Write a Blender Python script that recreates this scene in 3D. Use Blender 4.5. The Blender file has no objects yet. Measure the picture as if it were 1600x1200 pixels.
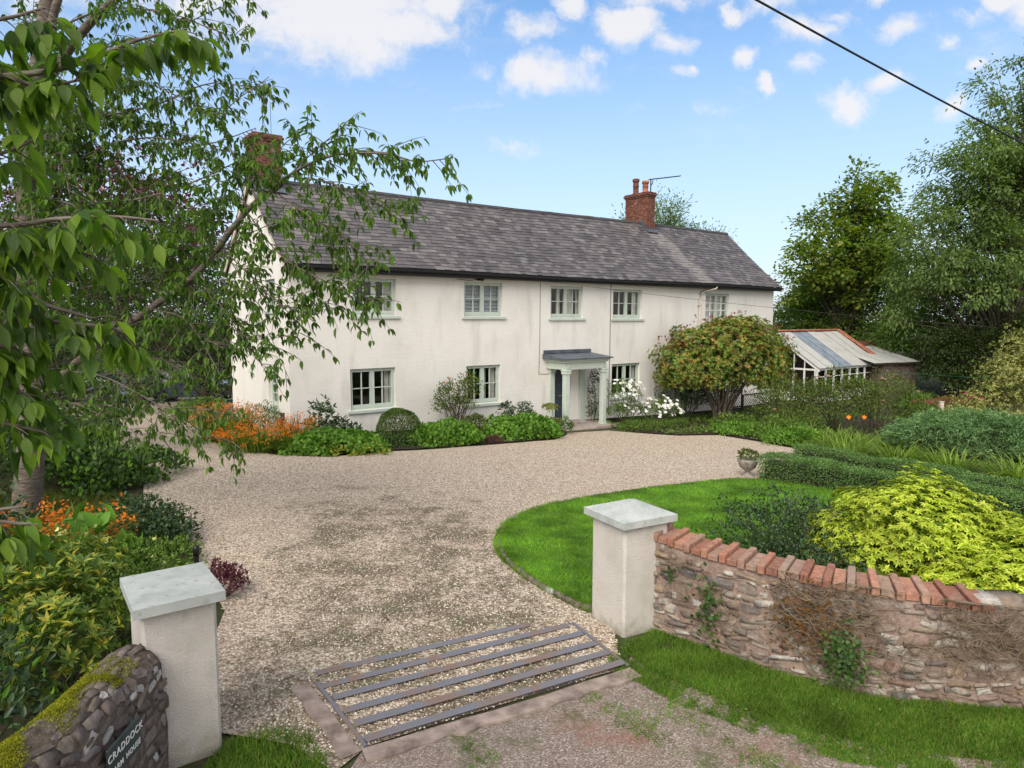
import bpy, bmesh, math, random
import numpy as np
from mathutils import Vector, Matrix
from mathutils.geometry import delaunay_2d_cdt
random.seed(7); RNG = np.random.default_rng(7)
S = bpy.context.scene; COL = S.collection
R = math.radians

# ------------------------------------------------------------------ camera, sky, sun, exposure
CAMZ = 3.3; PITCH = R(5.46)
cd = bpy.data.cameras.new('camera'); cam = bpy.data.objects.new('camera', cd); COL.objects.link(cam)
cam.location = (0, 0, CAMZ); cam.rotation_euler = (R(90) - PITCH, 0, 0)
cd.lens = 24.0; cd.sensor_width = 36.0; cd.clip_end = 3000; cd.clip_start = 0.05
S.camera = cam
S.view_settings.view_transform = 'Standard'; S.view_settings.look = 'None'
S.view_settings.exposure = 1.25; S.view_settings.gamma = 1.0

SUN_AZ, SUN_EL = R(200), R(42)          # azimuth clockwise from +Y
sd = bpy.data.lights.new('sun', 'SUN'); sd.energy = 1.7; sd.angle = R(42); sd.color = (1, .91, .78)
sun = bpy.data.objects.new('sun', sd); COL.objects.link(sun)
sv = Vector((math.sin(SUN_AZ) * math.cos(SUN_EL), math.cos(SUN_AZ) * math.cos(SUN_EL), math.sin(SUN_EL)))
sun.rotation_euler = sv.to_track_quat('Z', 'Y').to_euler()

# node helpers -------------------------------------------------------
def nd(nt, typ, props=None, **ins):
    n = nt.nodes.new(typ)
    for k, v in (props or {}).items(): setattr(n, k, v)
    for k, v in ins.items():
        key = int(k[1:]) if k[0] == 'i' and k[1:].isdigit() else k.replace('_', ' ')
        s = n.inputs[key]
        if isinstance(v, bpy.types.NodeSocket): nt.links.new(v, s)
        else: s.default_value = v
    return n
def ma(nt, op, a, b=0.0, c=0.0, clamp=False):
    n = nt.nodes.new('ShaderNodeMath'); n.operation = op; n.use_clamp = clamp
    for i, v in enumerate((a, b, c)):
        if isinstance(v, bpy.types.NodeSocket): nt.links.new(v, n.inputs[i])
        else: n.inputs[i].default_value = v
    return n.outputs[0]
def vm(nt, op, a, b=(0, 0, 0), out=0):
    n = nt.nodes.new('ShaderNodeVectorMath'); n.operation = op
    for i, v in enumerate((a, b)):
        if isinstance(v, bpy.types.NodeSocket): nt.links.new(v, n.inputs[i])
        else: n.inputs[i].default_value = v
    return n.outputs[out]
def ramp(nt, fac, stops, interp='LINEAR'):
    n = nt.nodes.new('ShaderNodeValToRGB'); cr = n.color_ramp; cr.interpolation = interp
    while len(cr.elements) < len(stops): cr.elements.new(.5)
    for e, (p, c) in zip(cr.elements, stops):
        e.position = p; e.color = (*c, 1) if len(c) == 3 else c
    nt.links.new(fac, n.inputs[0]); return n.outputs[0]
def mixc(nt, fac, a, b, blend='MIX'):
    n = nt.nodes.new('ShaderNodeMix'); n.data_type = 'RGBA'; n.blend_type = blend
    for idx, v in ((0, fac), (6, a), (7, b)):
        if isinstance(v, bpy.types.NodeSocket): nt.links.new(v, n.inputs[idx])
        else: n.inputs[idx].default_value = v if idx == 0 else (*v, 1) if len(v) == 3 else v
    return n.outputs[2]
def noise(nt, vec, scale, detail=4, rough=.55, dist=0.0):
    n = nd(nt, 'ShaderNodeTexNoise', None, Vector=vec, Scale=scale, Detail=detail, Roughness=rough, Distortion=dist)
    return n.outputs[0]
def sstep(nt, x, a, b):
    n = nt.nodes.new('ShaderNodeMapRange'); n.interpolation_type = 'SMOOTHSTEP'
    nt.links.new(x, n.inputs[0]); n.inputs[1].default_value = a; n.inputs[2].default_value = b
    return n.outputs[0]

# world: physical sky with drifting clouds -----------------------------
w = bpy.data.worlds.new('World'); S.world = w; w.use_nodes = True
nt = w.node_tree; nt.nodes.clear()
sky = nd(nt, 'ShaderNodeTexSky', dict(sky_type='NISHITA', sun_disc=False, sun_elevation=SUN_EL, sun_rotation=SUN_AZ,
         air_density=1.0, dust_density=0.6, ozone_density=1.6))
tc = nd(nt, 'ShaderNodeTexCoord').outputs['Generated']
sep = nd(nt, 'ShaderNodeSeparateXYZ', None, Vector=tc)
X, Y, Z = sep.outputs
Yc = ma(nt, 'MAXIMUM', Y, 0.02)
U = ma(nt, 'DIVIDE', X, Yc); V = ma(nt, 'DIVIDE', Z, Yc)
uv = nd(nt, 'ShaderNodeCombineXYZ', None, X=U, Y=V).outputs[0]
n1 = nd(nt, 'ShaderNodeTexNoise', None, Vector=uv, Scale=9.0, Detail=5.0, Roughness=.6)
n2 = nd(nt, 'ShaderNodeTexNoise', None, Vector=uv, Scale=3.2, Detail=6.0, Roughness=.62)
warp = vm(nt, 'MULTIPLY', vm(nt, 'SUBTRACT', n1.outputs[1], (.5, .5, .5)), (.10, .07, 0))
uvw = vm(nt, 'ADD', uv, warp)
# cloud banks: centre (tan azimuth, tan elevation), half sizes, weight
CL = [(-.27, .43, .22, .075, 1.0), (-.40, .47, .14, .06, 1.0), (.02, .40, .05, .02, .6), (.13, .47, .06, .025, .8), (.55, .40, .05, .02, .6), (.74, .42, .05, .03, .8), (.22, .39, .05, .02, .6), (.37, .44, .07, .03, .7), (-.06, .30, .05, .015, .4), (.18, .30, .05, .015, .35), (-.16, .415, .09, .04, .9), (-.36, .49, .12, .05, .8), (-.10, .44, .06, .035, .75),
      (-.045, .355, .05, .022, .5), (.04, .345, .09, .028, .75), (.165, .415, .055, .032, 1.0), (.20, .455, .10, .03, .7), (.26, .47, .14, .035, .65),
      (.33, .485, .10, .03, .6), (.325, .375, .022, .02, .9), (.36, .335, .016, .02, .9), (.40, .40, .06, .028, .8), (.45, .42, .04, .02, .6),
      (.475, .305, .05, .03, .9), (.53, .33, .035, .02, .75), (.62, .30, .03, .02, .8), (.70, .47, .07, .035, .75), (.56, .47, .05, .02, .6),
      (.63, .42, .03, .016, .5), (-.01, .24, .07, .02, .45), (.28, .29, .06, .02, .35), (.10, .49, .05, .02, .5), (.44, .49, .04, .02, .5),
      (.08, .43, .03, .018, .8), (.30, .43, .03, .016, .8), (.42, .36, .03, .016, .7), (.50, .45, .035, .02, .8), (.60, .385, .03, .015, .7), (.66, .36, .025, .014, .7), (.68, .44, .03, .018, .8), (.24, .35, .02, .012, .6), (-.02, .46, .03, .02, .8), (.12, .37, .03, .015, .6), (-.8, .5, .3, .12, .7), (.0, .62, .5, .08, .7), (-1.3, .4, .3, .12, .7), (1.1, .5, .2, .1, .6)]
dens = None
for cx, cy, rx, ry, wt in CL:
    q = vm(nt, 'MULTIPLY', vm(nt, 'SUBTRACT', uvw, (cx, cy, 0)), (.66 / rx, .62 / ry, 0))
    l = ma(nt, 'MULTIPLY', ma(nt, 'SUBTRACT', 1.0, vm(nt, 'LENGTH', q, out=1), clamp=True), wt)
    dens = l if dens is None else ma(nt, 'MAXIMUM', dens, l)
nn = ma(nt, 'SUBTRACT', n2.outputs[0], .5)
n3 = nd(nt, 'ShaderNodeTexNoise', None, Vector=uvw, Scale=22.0, Detail=9.0, Roughness=.68).outputs[0]
dd = ma(nt, 'ADD', ma(nt, 'MULTIPLY', dens, 1.5), ma(nt, 'MULTIPLY', nn, 1.9)); dd = ma(nt, 'ADD', dd, ma(nt, 'MULTIPLY', ma(nt, 'SUBTRACT', n3, .5), 1.25))
cm = ma(nt, 'MULTIPLY', sstep(nt, dd, .30, 1.0), sstep(nt, dens, 0.0, .3))
cir = ma(nt, 'MULTIPLY', sstep(nt, noise(nt, vm(nt, 'MULTIPLY', uvw, (2.2, 5.5, 1)), 2.2, 9, .68), .52, .78), ma(nt, 'MULTIPLY', sstep(nt, V, .12, .4), .40))
cm = ma(nt, 'MAXIMUM', cm, cir)
cm = ma(nt, 'MULTIPLY', cm, sstep(nt, Y, .05, .3))
# bright warm cloud added out of view to neutralise the blue fill light
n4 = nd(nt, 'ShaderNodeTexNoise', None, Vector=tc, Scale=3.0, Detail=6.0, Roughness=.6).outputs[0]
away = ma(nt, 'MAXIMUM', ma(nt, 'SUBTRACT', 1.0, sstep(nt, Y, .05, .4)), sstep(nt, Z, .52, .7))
fill_cloud = ma(nt, 'MULTIPLY', sstep(nt, n4, .36, .6), away)
cm = ma(nt, 'MAXIMUM', cm, fill_cloud)
# thin veil that whitens the air towards the horizon
veil = ma(nt, 'POWER', ma(nt, 'SUBTRACT', 1.0, ma(nt, 'MULTIPLY', ma(nt, 'ABSOLUTE', Z), 1.95), clamp=True), 1.05)
SK = 0.10
skyc = vm(nt, 'MULTIPLY', sky.outputs[0], (SK * .25, SK * .66, SK * .92))
skyc = mixc(nt, ma(nt, 'MULTIPLY', veil, .96, clamp=True), skyc, (.375, .395, .405))
skyc = mixc(nt, ma(nt, 'MULTIPLY', cm, .88), skyc, (.40, .39, .39))
skyc = mixc(nt, ma(nt, 'MULTIPLY', fill_cloud, .75), skyc, (.60, .565, .52))
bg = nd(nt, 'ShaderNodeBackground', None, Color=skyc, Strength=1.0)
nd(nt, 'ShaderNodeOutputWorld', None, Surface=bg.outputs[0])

# ------------------------------------------------------------------ shared geometry of the place
HP = np.array([-6.62, 20.2]); YAW = R(53)
HD = np.array([math.sin(YAW), math.cos(YAW)]); HN = np.array([HD[1], -HD[0]])   # along the front, out of the front
def gz(x, y):
    t = .5 * x + .87 * y - 6.5
    if t <= 0: return 0.0
    return -1.6 * math.tanh(.068 * (t * t / (t + 3.5)) / 1.6)
def gzv(x, y):
    t = np.maximum(0, .5 * x + .87 * y - 6.5)
    return -1.6 * np.tanh(.068 * (t * t / (t + 3.5)) / 1.6)
def hw(s, o, z=None):
    p = HP + HD * s + HN * o
    return Vector((p[0], p[1], gz(p[0], p[1]) if z is None else z))
def at(px, py, yy):                      # a point yy metres ahead seen towards (px, py)
    u = px - 800; v = 600 - py
    d = (u, 1067 * math.cos(PITCH) + v * math.sin(PITCH), -1067 * math.sin(PITCH) + v * math.cos(PITCH))
    t = yy / d[1]
    return Vector((d[0] * t, yy, CAMZ + d[2] * t))
def gp(x, y, dz=0): return Vector((x, y, gz(x, y) + dz))

# ------------------------------------------------------------------ object helpers
ORG = {}
def tag(o, label=None, cat=None, group=None, kind=None):
    if label: o['label'] = label
    if cat: o['category'] = cat
    if group: o['group'] = group
    if kind: o['kind'] = kind
    return o
def thing(name, label, cat, loc, group=None):
    o = bpy.data.objects.new(name, None); COL.objects.link(o); o.location = loc; o.empty_display_size = .2
    ORG[o.name] = Vector(loc); return tag(o, label, cat, group)
def link(name, me, mats, parent=None, loc=None):
    o = bpy.data.objects.new(name, me); COL.objects.link(o)
    for m in (mats if isinstance(mats, (list, tuple)) else [mats]): me.materials.append(m)
    if parent:
        o.parent = parent; ORG[o.name] = ORG[parent.name]
    else: ORG[o.name] = Vector((0, 0, 0))
    return o
class MB:
    def __init__(s): s.v = []; s.f = []; s.mi = []; s.sm = []
    def add(s, vs, fs, mi=0, smooth=False):
        b = len(s.v); s.v += [tuple(v) for v in vs]
        for f in fs: s.f.append([b + i for i in f]); s.mi.append(mi); s.sm.append(smooth)
    def box(s, M, a0, a1, b0, b1, c0, c1, mi=0, bev=0.0):
        """M maps (a,b,c) to world"""
        if bev <= 0:
            vs = [M(a, b, c) for c in (c0, c1) for b in (b0, b1) for a in (a0, a1)]
            s.add(vs, [(0, 2, 3, 1), (4, 5, 7, 6), (0, 1, 5, 4), (2, 6, 7, 3), (0, 4, 6, 2), (1, 3, 7, 5)], mi)
        else:
            bm = bmesh.new(); bmesh.ops.create_cube(bm, size=1)
            for v in bm.verts: v.co = Vector(((a0 + a1) / 2 + v.co.x * (a1 - a0), (b0 + b1) / 2 + v.co.y * (b1 - b0), (c0 + c1) / 2 + v.co.z * (c1 - c0)))
            bmesh.ops.bevel(bm, geom=bm.edges[:], offset=bev, segments=1, affect='EDGES', profile=.5)
            bm.verts.index_update(); vs = [M(*v.co) for v in bm.verts]
            s.add(vs, [[v.index for v in f.verts] for f in bm.faces], mi); bm.free()
    def tube(s, pts, rad, n=8, mi=0, cap=True):
        pts = [Vector(p) for p in pts]; k = len(pts)
        if not isinstance(rad, (list, tuple)): rad = [rad] * k
        b = len(s.v); up = Vector((.12, .07, 1))
        for i, p in enumerate(pts):
            t = (pts[min(i + 1, k - 1)] - pts[max(i - 1, 0)]).normalized()
            x = t.cross(up)
            if x.length < .05: x = t.cross(Vector((1, 0, 0)))
            x.normalize(); y = t.cross(x)
            for j in range(n):
                a = 2 * math.pi * j / n
                s.v.append(tuple(p + (x * math.cos(a) + y * math.sin(a)) * rad[i]))
        for i in range(k - 1):
            for j in range(n):
                a = b + i * n + j; c = b + i * n + (j + 1) % n
                s.f.append([a, c, c + n, a + n]); s.mi.append(mi); s.sm.append(True)
        if cap:
            for st in (0, k - 1):
                s.f.append([b + st * n + j for j in range(n)]); s.mi.append(mi); s.sm.append(False)
    def lathe(s, c, prof, n=16, mi=0):
        b = len(s.v); c = Vector(c)
        for r, z in prof:
            for j in range(n):
                a = 2 * math.pi * j / n; s.v.append((c.x + r * math.cos(a), c.y + r * math.sin(a), c.z + z))
        for i in range(len(prof) - 1):
            for j in range(n):
                a = b + i * n + j; d = b + i * n + (j + 1) % n
                s.f.append([a, d, d + n, a + n]); s.mi.append(mi); s.sm.append(True)
        s.f.append([b + j for j in range(n)][::-1]); s.mi.append(mi); s.sm.append(False)
        s.f.append([b + (len(prof) - 1) * n + j for j in range(n)]); s.mi.append(mi); s.sm.append(False)
    def build(s, name, mats, parent=None, normals=True):
        me = bpy.data.meshes.new(name); o0 = ORG[parent.name] if parent else Vector((0, 0, 0))
        me.from_pydata([(x - o0.x, y - o0.y, z - o0.z) for x, y, z in s.v], [], s.f)
        me.polygons.foreach_set('material_index', s.mi); me.polygons.foreach_set('use_smooth', s.sm)
        if normals:
            bm = bmesh.new(); bm.from_mesh(me); bmesh.ops.recalc_face_normals(bm, faces=bm.faces[:]); bm.to_mesh(me); bm.free()
        me.update(); return link(name, me, mats, parent)
def npmesh(name, V, quads, tris, mats, parent=None, smooth=False):
    """V (n,3); quads (q,4); tris (t,3)"""
    me = bpy.data.meshes.new(name); o0 = np.array(ORG[parent.name]) if parent else np.zeros(3)
    V = (V - o0).astype(np.float32); nq, nt_ = len(quads), len(tris)
    me.vertices.add(len(V)); me.vertices.foreach_set('co', V.ravel())
    li = np.concatenate([quads.ravel(), tris.ravel()]).astype(np.int32)
    me.loops.add(len(li)); me.loops.foreach_set('vertex_index', li)
    st = np.concatenate([np.arange(nq) * 4, nq * 4 + np.arange(nt_) * 3]).astype(np.int32)
    me.polygons.add(nq + nt_); me.polygons.foreach_set('loop_start', st)
    if smooth: me.polygons.foreach_set('use_smooth', np.ones(nq + nt_, dtype=bool))
    me.update(calc_edges=True); return link(name, me, mats, parent)

# leaf templates: (along, across, up), quads, tris
def _t(v, q, t): return np.array(v, float), np.array(q, int).reshape(-1, 4), np.array(t, int).reshape(-1, 3)
T_OVAL = _t([(0, 0, 0), (.33, 0, -.02), (.7, 0, -.05), (1, 0, -.16), (.3, .46, .10), (.68, .36, .05), (.3, -.46, .10), (.68, -.36, .05)],
            [(1, 2, 5, 4), (1, 6, 7, 2)], [(0, 1, 4), (2, 3, 5), (0, 6, 1), (2, 7, 3)])
_ws = [(0, .02), (.14, .28), (.32, .46), (.52, .46), (.72, .29), (.87, .10), (1, .0)]
_cv = []; _cq = []
for _i, (_a, _b) in enumerate(_ws):
    _z = .06 * _a - .24 * _a * _a
    _cv += [(_a, 0, _z - .01), (_a, _b, _z + .16 * _b), (_a, -_b, _z + .16 * _b)]
    if _i: _k = 3 * _i; _cq += [(_k - 3, _k, _k + 1, _k - 2), (_k - 3, _k - 1, _k + 2, _k)]
T_CHERRY = _t(_cv, _cq, [])
T_LEAF = _t([(0, 0, 0), (.45, .48, .10), (1, 0, -.08), (.45, -.48, .10)], [], [(0, 2, 1), (0, 3, 2)])
T_FLAT = _t([(0, .12, 0), (.45, .5, .05), (1, .0, -.05), (.45, -.5, .05), (0, -.12, 0)], [(0, 4, 3, 1)], [(1, 3, 2)])
T_BLADE = _t([(0, .5, 0), (0, -.5, 0), (.55, .35, .0), (.55, -.35, .0), (1, 0, -.12)], [(0, 1, 3, 2)], [(2, 3, 4)])
T_STRAP = _t([(0, .5, 0), (0, -.5, 0), (.35, .5, .02), (.35, -.5, .02), (.65, .42, -.07), (.65, -.42, -.07), (.88, .25, -.25), (.88, -.25, -.25), (1, 0, -.42)],
             [(0, 1, 3, 2), (2, 3, 5, 4), (4, 5, 7, 6)], [(6, 7, 8)])
T_DISC = _t([(math.cos(a) * .5, math.sin(a) * .5, .05) for a in np.arange(8) * math.pi / 4] + [(0, 0, 0)], [], [(i, (i + 1) % 8, 8) for i in range(8)])
def nrm(a): return a / np.maximum(np.linalg.norm(a, axis=-1, keepdims=True), 1e-9)
def leaves(name, P, A, Un, L, Wd, tmpl, mat, parent=None):
    tv, tq, tt = tmpl; n = len(P); k = len(tv)
    A = nrm(A); Sd = nrm(np.cross(A, Un)); Un = np.cross(Sd, A)
    L = np.broadcast_to(L, (n,)); Wd = np.broadcast_to(Wd, (n,))
    V = P[:, None, :] + A[:, None, :] * (tv[None, :, 0:1] * L[:, None, None]) + Sd[:, None, :] * (tv[None, :, 1:2] * Wd[:, None, None]) + Un[:, None, :] * (tv[None, :, 2:3] * L[:, None, None])
    off = (np.arange(n) * k)[:, None, None]
    q = (tq[None] + off).reshape(-1, 4) if len(tq) else np.zeros((0, 4), int)
    t = (tt[None] + off).reshape(-1, 3) if len(tt) else np.zeros((0, 3), int)
    o = npmesh(name, V.reshape(-1, 3), q, t, mat, parent, tmpl is T_CHERRY)
    if tmpl is T_CHERRY:
        at_ = o.data.attributes.new('leafuv', 'FLOAT2', 'POINT'); at_.data.foreach_set('vector', np.tile(tv[:, :2], (n, 1)).astype(np.float32).ravel())
    return o
def rdir(n): return nrm(RNG.normal(size=(n, 3)))

# ------------------------------------------------------------------ materials
def newmat(name):
    m = bpy.data.materials.new(name); m.use_nodes = True; nt = m.node_tree; nt.nodes.clear()
    out = nt.nodes.new('ShaderNodeOutputMaterial'); return m, nt, out
def geo(nt): return nt.nodes.new('ShaderNodeNewGeometry')
def principled(nt, out, col, rough=.8, bump=None, bstr=.3, bdist=.01, spec=.3, metal=0.0):
    p = nt.nodes.new('ShaderNodeBsdfPrincipled')
    if isinstance(col, bpy.types.NodeSocket): nt.links.new(col, p.inputs['Base Color'])
    else: p.inputs['Base Color'].default_value = (*col, 1)
    if isinstance(rough, bpy.types.NodeSocket): nt.links.new(rough, p.inputs['Roughness'])
    else: p.inputs['Roughness'].default_value = rough
    p.inputs['Specular IOR Level'].default_value = spec; p.inputs['Metallic'].default_value = metal
    if bump is not None:
        b = nd(nt, 'ShaderNodeBump', None, Height=bump, Strength=bstr, Distance=bdist); nt.links.new(b.outputs[0], p.inputs['Normal'])
    nt.links.new(p.outputs[0], out.inputs[0]); return p
def simple(name, col, rough=.6, var=.12, scale=6, bscale=60, bstr=.15, spec=.3, metal=0.0):
    m, nt, out = newmat(name); P = geo(nt).outputs['Position']
    f = noise(nt, P, scale, 5)
    lo = tuple(c * (1 - var * 1.6) for c in col); hi = tuple(min(1, c * (1 + var)) for c in col)
    c = ramp(nt, f, [(.3, lo), (.7, hi)])
    principled(nt, out, c, rough, noise(nt, P, bscale, 4), bstr, .01, spec, metal); return m
def leafmat(name, cols, trans=.35, rough=.45, spec=.35, clump=1.5, cvar=.35, tint=None):
    """cols: ramp over each leaf's own random value"""
    m, nt, out = newmat(name); g = geo(nt)
    fk = 1.32 if max(max(c) for c in cols) < .3 else 1.0
    st = [(i / max(1, len(cols) - 1), (c if fk == 1.0 else (min(.85, c[0] * 1.5), min(.85, c[1] * 1.38), c[2] * 1.0))) for i, c in enumerate(cols)]
    c = ramp(nt, g.outputs['Random Per Island'], st)
    f = noise(nt, g.outputs['Position'], clump, 3)
    k = nd(nt, 'ShaderNodeMapRange', None, Value=f, i1=.3, i2=.7, i3=1 - cvar, i4=1 + cvar).outputs[0]
    kv = nd(nt, 'ShaderNodeCombineXYZ', None, X=k, Y=k, Z=k).outputs[0]
    c2 = mixc(nt, 1.0, c, kv, 'MULTIPLY')
    p = nt.nodes.new('ShaderNodeBsdfPrincipled'); nt.links.new(c2, p.inputs['Base Color'])
    p.inputs['Roughness'].default_value = min(.7, rough + .08); p.inputs['Specular IOR Level'].default_value = spec * .6
    tr = nt.nodes.new('ShaderNodeBsdfTranslucent')
    tcol = mixc(nt, 1.0, c2, tint or (1.5, 1.75, .55), 'MULTIPLY'); nt.links.new(tcol, tr.inputs[0])
    mx = nt.nodes.new('ShaderNodeMixShader'); mx.inputs[0].default_value = trans
    nt.links.new(p.outputs[0], mx.inputs[1]); nt.links.new(tr.outputs[0], mx.inputs[2]); nt.links.new(mx.outputs[0], out.inputs[0])
    return m
def add_veins(m):
    nt = m.node_tree; p = next(n for n in nt.nodes if n.type == 'BSDF_PRINCIPLED'); lk = p.inputs['Base Color'].links[0].from_socket
    a = nd(nt, 'ShaderNodeAttribute', dict(attribute_name='leafuv')); sx = nd(nt, 'ShaderNodeSeparateXYZ', None, Vector=a.outputs['Vector'])
    ac = ma(nt, 'ABSOLUTE', sx.outputs[1]); f = ma(nt, 'SUBTRACT', ma(nt, 'MULTIPLY', sx.outputs[0], 10.0), ma(nt, 'MULTIPLY', ac, 8.0)); fr = ma(nt, 'ABSOLUTE', ma(nt, 'SUBTRACT', ma(nt, 'FRACT', f), .5))
    v = ma(nt, 'MAXIMUM', ma(nt, 'SUBTRACT', 1.0, sstep(nt, fr, .0, .16)), ma(nt, 'SUBTRACT', 1.0, sstep(nt, ac, .0, .035)))
    sp = noise(nt, geo(nt).outputs['Position'], 22, 5, .7)
    c = mixc(nt, ma(nt, 'MULTIPLY', v, .4), lk, mixc(nt, 1.0, lk, (1.9, 1.7, 1.5), 'MULTIPLY')); c = mixc(nt, ma(nt, 'MULTIPLY', sstep(nt, sp, .6, .75), .4), c, (.13, .10, .03))
    nt.links.new(c, p.inputs['Base Color'])
    b = nd(nt, 'ShaderNodeBump', None, Height=ma(nt, 'SUBTRACT', 0.0, v), Strength=.7, Distance=.003); nt.links.new(b.outputs[0], p.inputs['Normal'])
M = {}
# render on the house walls
def mat_render(name, base, stain, bump=.35):
    m, nt, out = newmat(name); P = geo(nt).outputs['Position']
    a = noise(nt, P, .45, 5, .6); b = noise(nt, vm(nt, 'MULTIPLY', P, (1.2, 1.2, .25)), 1.6, 5, .6)
    c = mixc(nt, ma(nt, 'MULTIPLY', sstep(nt, a, .42, .72), .45), base, stain)
    c = mixc(nt, ma(nt, 'MULTIPLY', sstep(nt, b, .48, .75), .5), c, tuple(x * .85 for x in stain))
    st2 = noise(nt, vm(nt, 'MULTIPLY', P, (3.5, 3.5, .35)), 1.5, 6, .7); c = mixc(nt, ma(nt, 'MULTIPLY', sstep(nt, st2, .56, .74), .16), c, (.42, .40, .34))
    h = ma(nt, 'ADD', ma(nt, 'MULTIPLY', noise(nt, vm(nt, 'MULTIPLY', P, (1, 1, 2.5)), 5, 4), 1.0), ma(nt, 'MULTIPLY', noise(nt, P, 45, 3), .25))
    principled(nt, out, c, .9, h, bump, .04, .2); return m
M['wall'] = mat_render('white_render', (.72, .69, .65), (.54, .515, .465), .2)
M['pillar'] = mat_render('roughcast_render', (.72, .68, .63), (.52, .48, .42), .3)
def mat_roughcast():
    m, nt, out = newmat('gate_pillar_roughcast'); P = geo(nt).outputs['Position']
    z = nd(nt, 'ShaderNodeSeparateXYZ', None, Vector=P).outputs[2]
    a = noise(nt, P, 3, 5, .6)
    sp2 = noise(nt, vm(nt, 'MULTIPLY', P, (1, 1, .3)), 7, 6, .7)
    c = mixc(nt, ma(nt, 'MULTIPLY', sstep(nt, a, .4, .75), .65), (.68, .63, .58), (.53, .49, .42))
    c = mixc(nt, ma(nt, 'MULTIPLY', sstep(nt, sp2, .54, .72), .4), c, (.38, .36, .29))
    low = ma(nt, 'ADD', ma(nt, 'MULTIPLY', z, -2.0), noise(nt, P, 6, 4))
    c = mixc(nt, ma(nt, 'MULTIPLY', sstep(nt, low, .1, .6), .7), c, (.30, .27, .18))
    principled(nt, out, c, .95, noise(nt, P, 60, 4, .75), 1.0, .02, .15); return m
M['pillar'] = mat_roughcast()
M['plinth'] = simple('black_plinth', (.018, .018, .02), .6)
M['sage'] = simple('sage_green_paint', (.47, .53, .47), .5, .06, 3, 30, .08)
M['sage_dark'] = simple('weathered_sage_paint', (.36, .42, .37), .6, .1, 3, 30, .1)
M['whitepaint'] = simple('white_gloss_paint', (.74, .73, .70), .45, .06, 3, 30, .06)
M['lead'] = simple('lead_sheet', (.085, .10, .125), .5, .25, 3, 20, .2)
M['black'] = simple('black_plastic', (.014, .014, .016), .4, .1)
M['rust'] = simple('rusty_black_iron', (.05, .035, .03), .7, .3, 10)
M['bluedoor'] = simple('slate_blue_door_paint', (.035, .05, .075), .45, .1)
M['curtain'] = simple('pale_curtain_cloth', (.55, .52, .48), .9, .15, 5)
M['blind'] = simple('grey_blind_cloth', (.30, .33, .37), .9, .15, 5)
M['dark'] = simple('unlit_room_black', (.012, .011, .011), .9, .2)
M['cream'] = simple('cream_downpipe', (.55, .48, .40), .5, .1)
M['paving'] = simple('porch_paving', (.34, .28, .25), .85, .2, 5)
M['soil'] = simple('garden_soil', (.035, .024, .017), .95, .4, 4, 25, .8)
M['cap'] = None
M['wood'] = simple('dark_timber', (.035, .026, .02), .8, .3, 8)
M['bark'] = None
M['steel'] = None
def glass():
    m, nt, out = newmat('window_glass')
    lw = nd(nt, 'ShaderNodeLayerWeight', None, Blend=.5).outputs['Facing']
    fr = ma(nt, 'ADD', .02, ma(nt, 'MULTIPLY', ma(nt, 'POWER', lw, 5.0), .9))
    a = nt.nodes.new('ShaderNodeBsdfTransparent'); a.inputs[0].default_value = (.9, .93, .92, 1)
    b = nt.nodes.new('ShaderNodeBsdfGlossy'); b.inputs['Roughness'].default_value = .03
    mx = nt.nodes.new('ShaderNodeMixShader'); nt.links.new(ma(nt, 'ADD', fr, .03), mx.inputs[0])
    nt.links.new(a.outputs[0], mx.inputs[1]); nt.links.new(b.outputs[0], mx.inputs[2]); nt.links.new(mx.outputs[0], out.inputs[0]); return m
M['glass'] = glass()
def mat_stonecap():
    m, nt, out = newmat('grey_slate_capstone'); P = geo(nt).outputs['Position']
    a = noise(nt, P, 4, 6, .65); b = noise(nt, P, 22, 4)
    c = ramp(nt, a, [(.3, (.30, .33, .30)), (.55, (.42, .44, .42)), (.75, (.50, .50, .48))])
    c = mixc(nt, ma(nt, 'MULTIPLY', sstep(nt, b, .55, .74), .55), c, (.17, .18, .15))
    principled(nt, out, c, .7, noise(nt, P, 60, 5), .25, .008, .3); return m
M['cap'] = mat_stonecap()
def mat_bark():
    m, nt, out = newmat('cherry_bark'); P = geo(nt).outputs['Position']
    q = vm(nt, 'MULTIPLY', P, (6, 6, 40))
    a = noise(nt, q, 1.0, 5, .65); b = noise(nt, P, 3, 4)
    c = ramp(nt, a, [(.3, (.055, .042, .035)), (.55, (.15, .12, .10)), (.72, (.27, .235, .20))])
    c = mixc(nt, ma(nt, 'MULTIPLY', sstep(nt, b, .5, .7), .35), c, (.10, .11, .06))
    principled(nt, out, c, .85, a, .7, .02, .25); return m
M['bark'] = mat_bark()
M['bark2'] = simple('grey_brown_bark', (.10, .08, .06), .9, .35, 8, 30, .6)
M['twig'] = simple('dead_ivy_twigs', (.20, .15, .10), .9, .35, 12)
M['greentwig'] = simple('green_brown_stems', (.07, .075, .035), .8, .3, 10)
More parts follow.
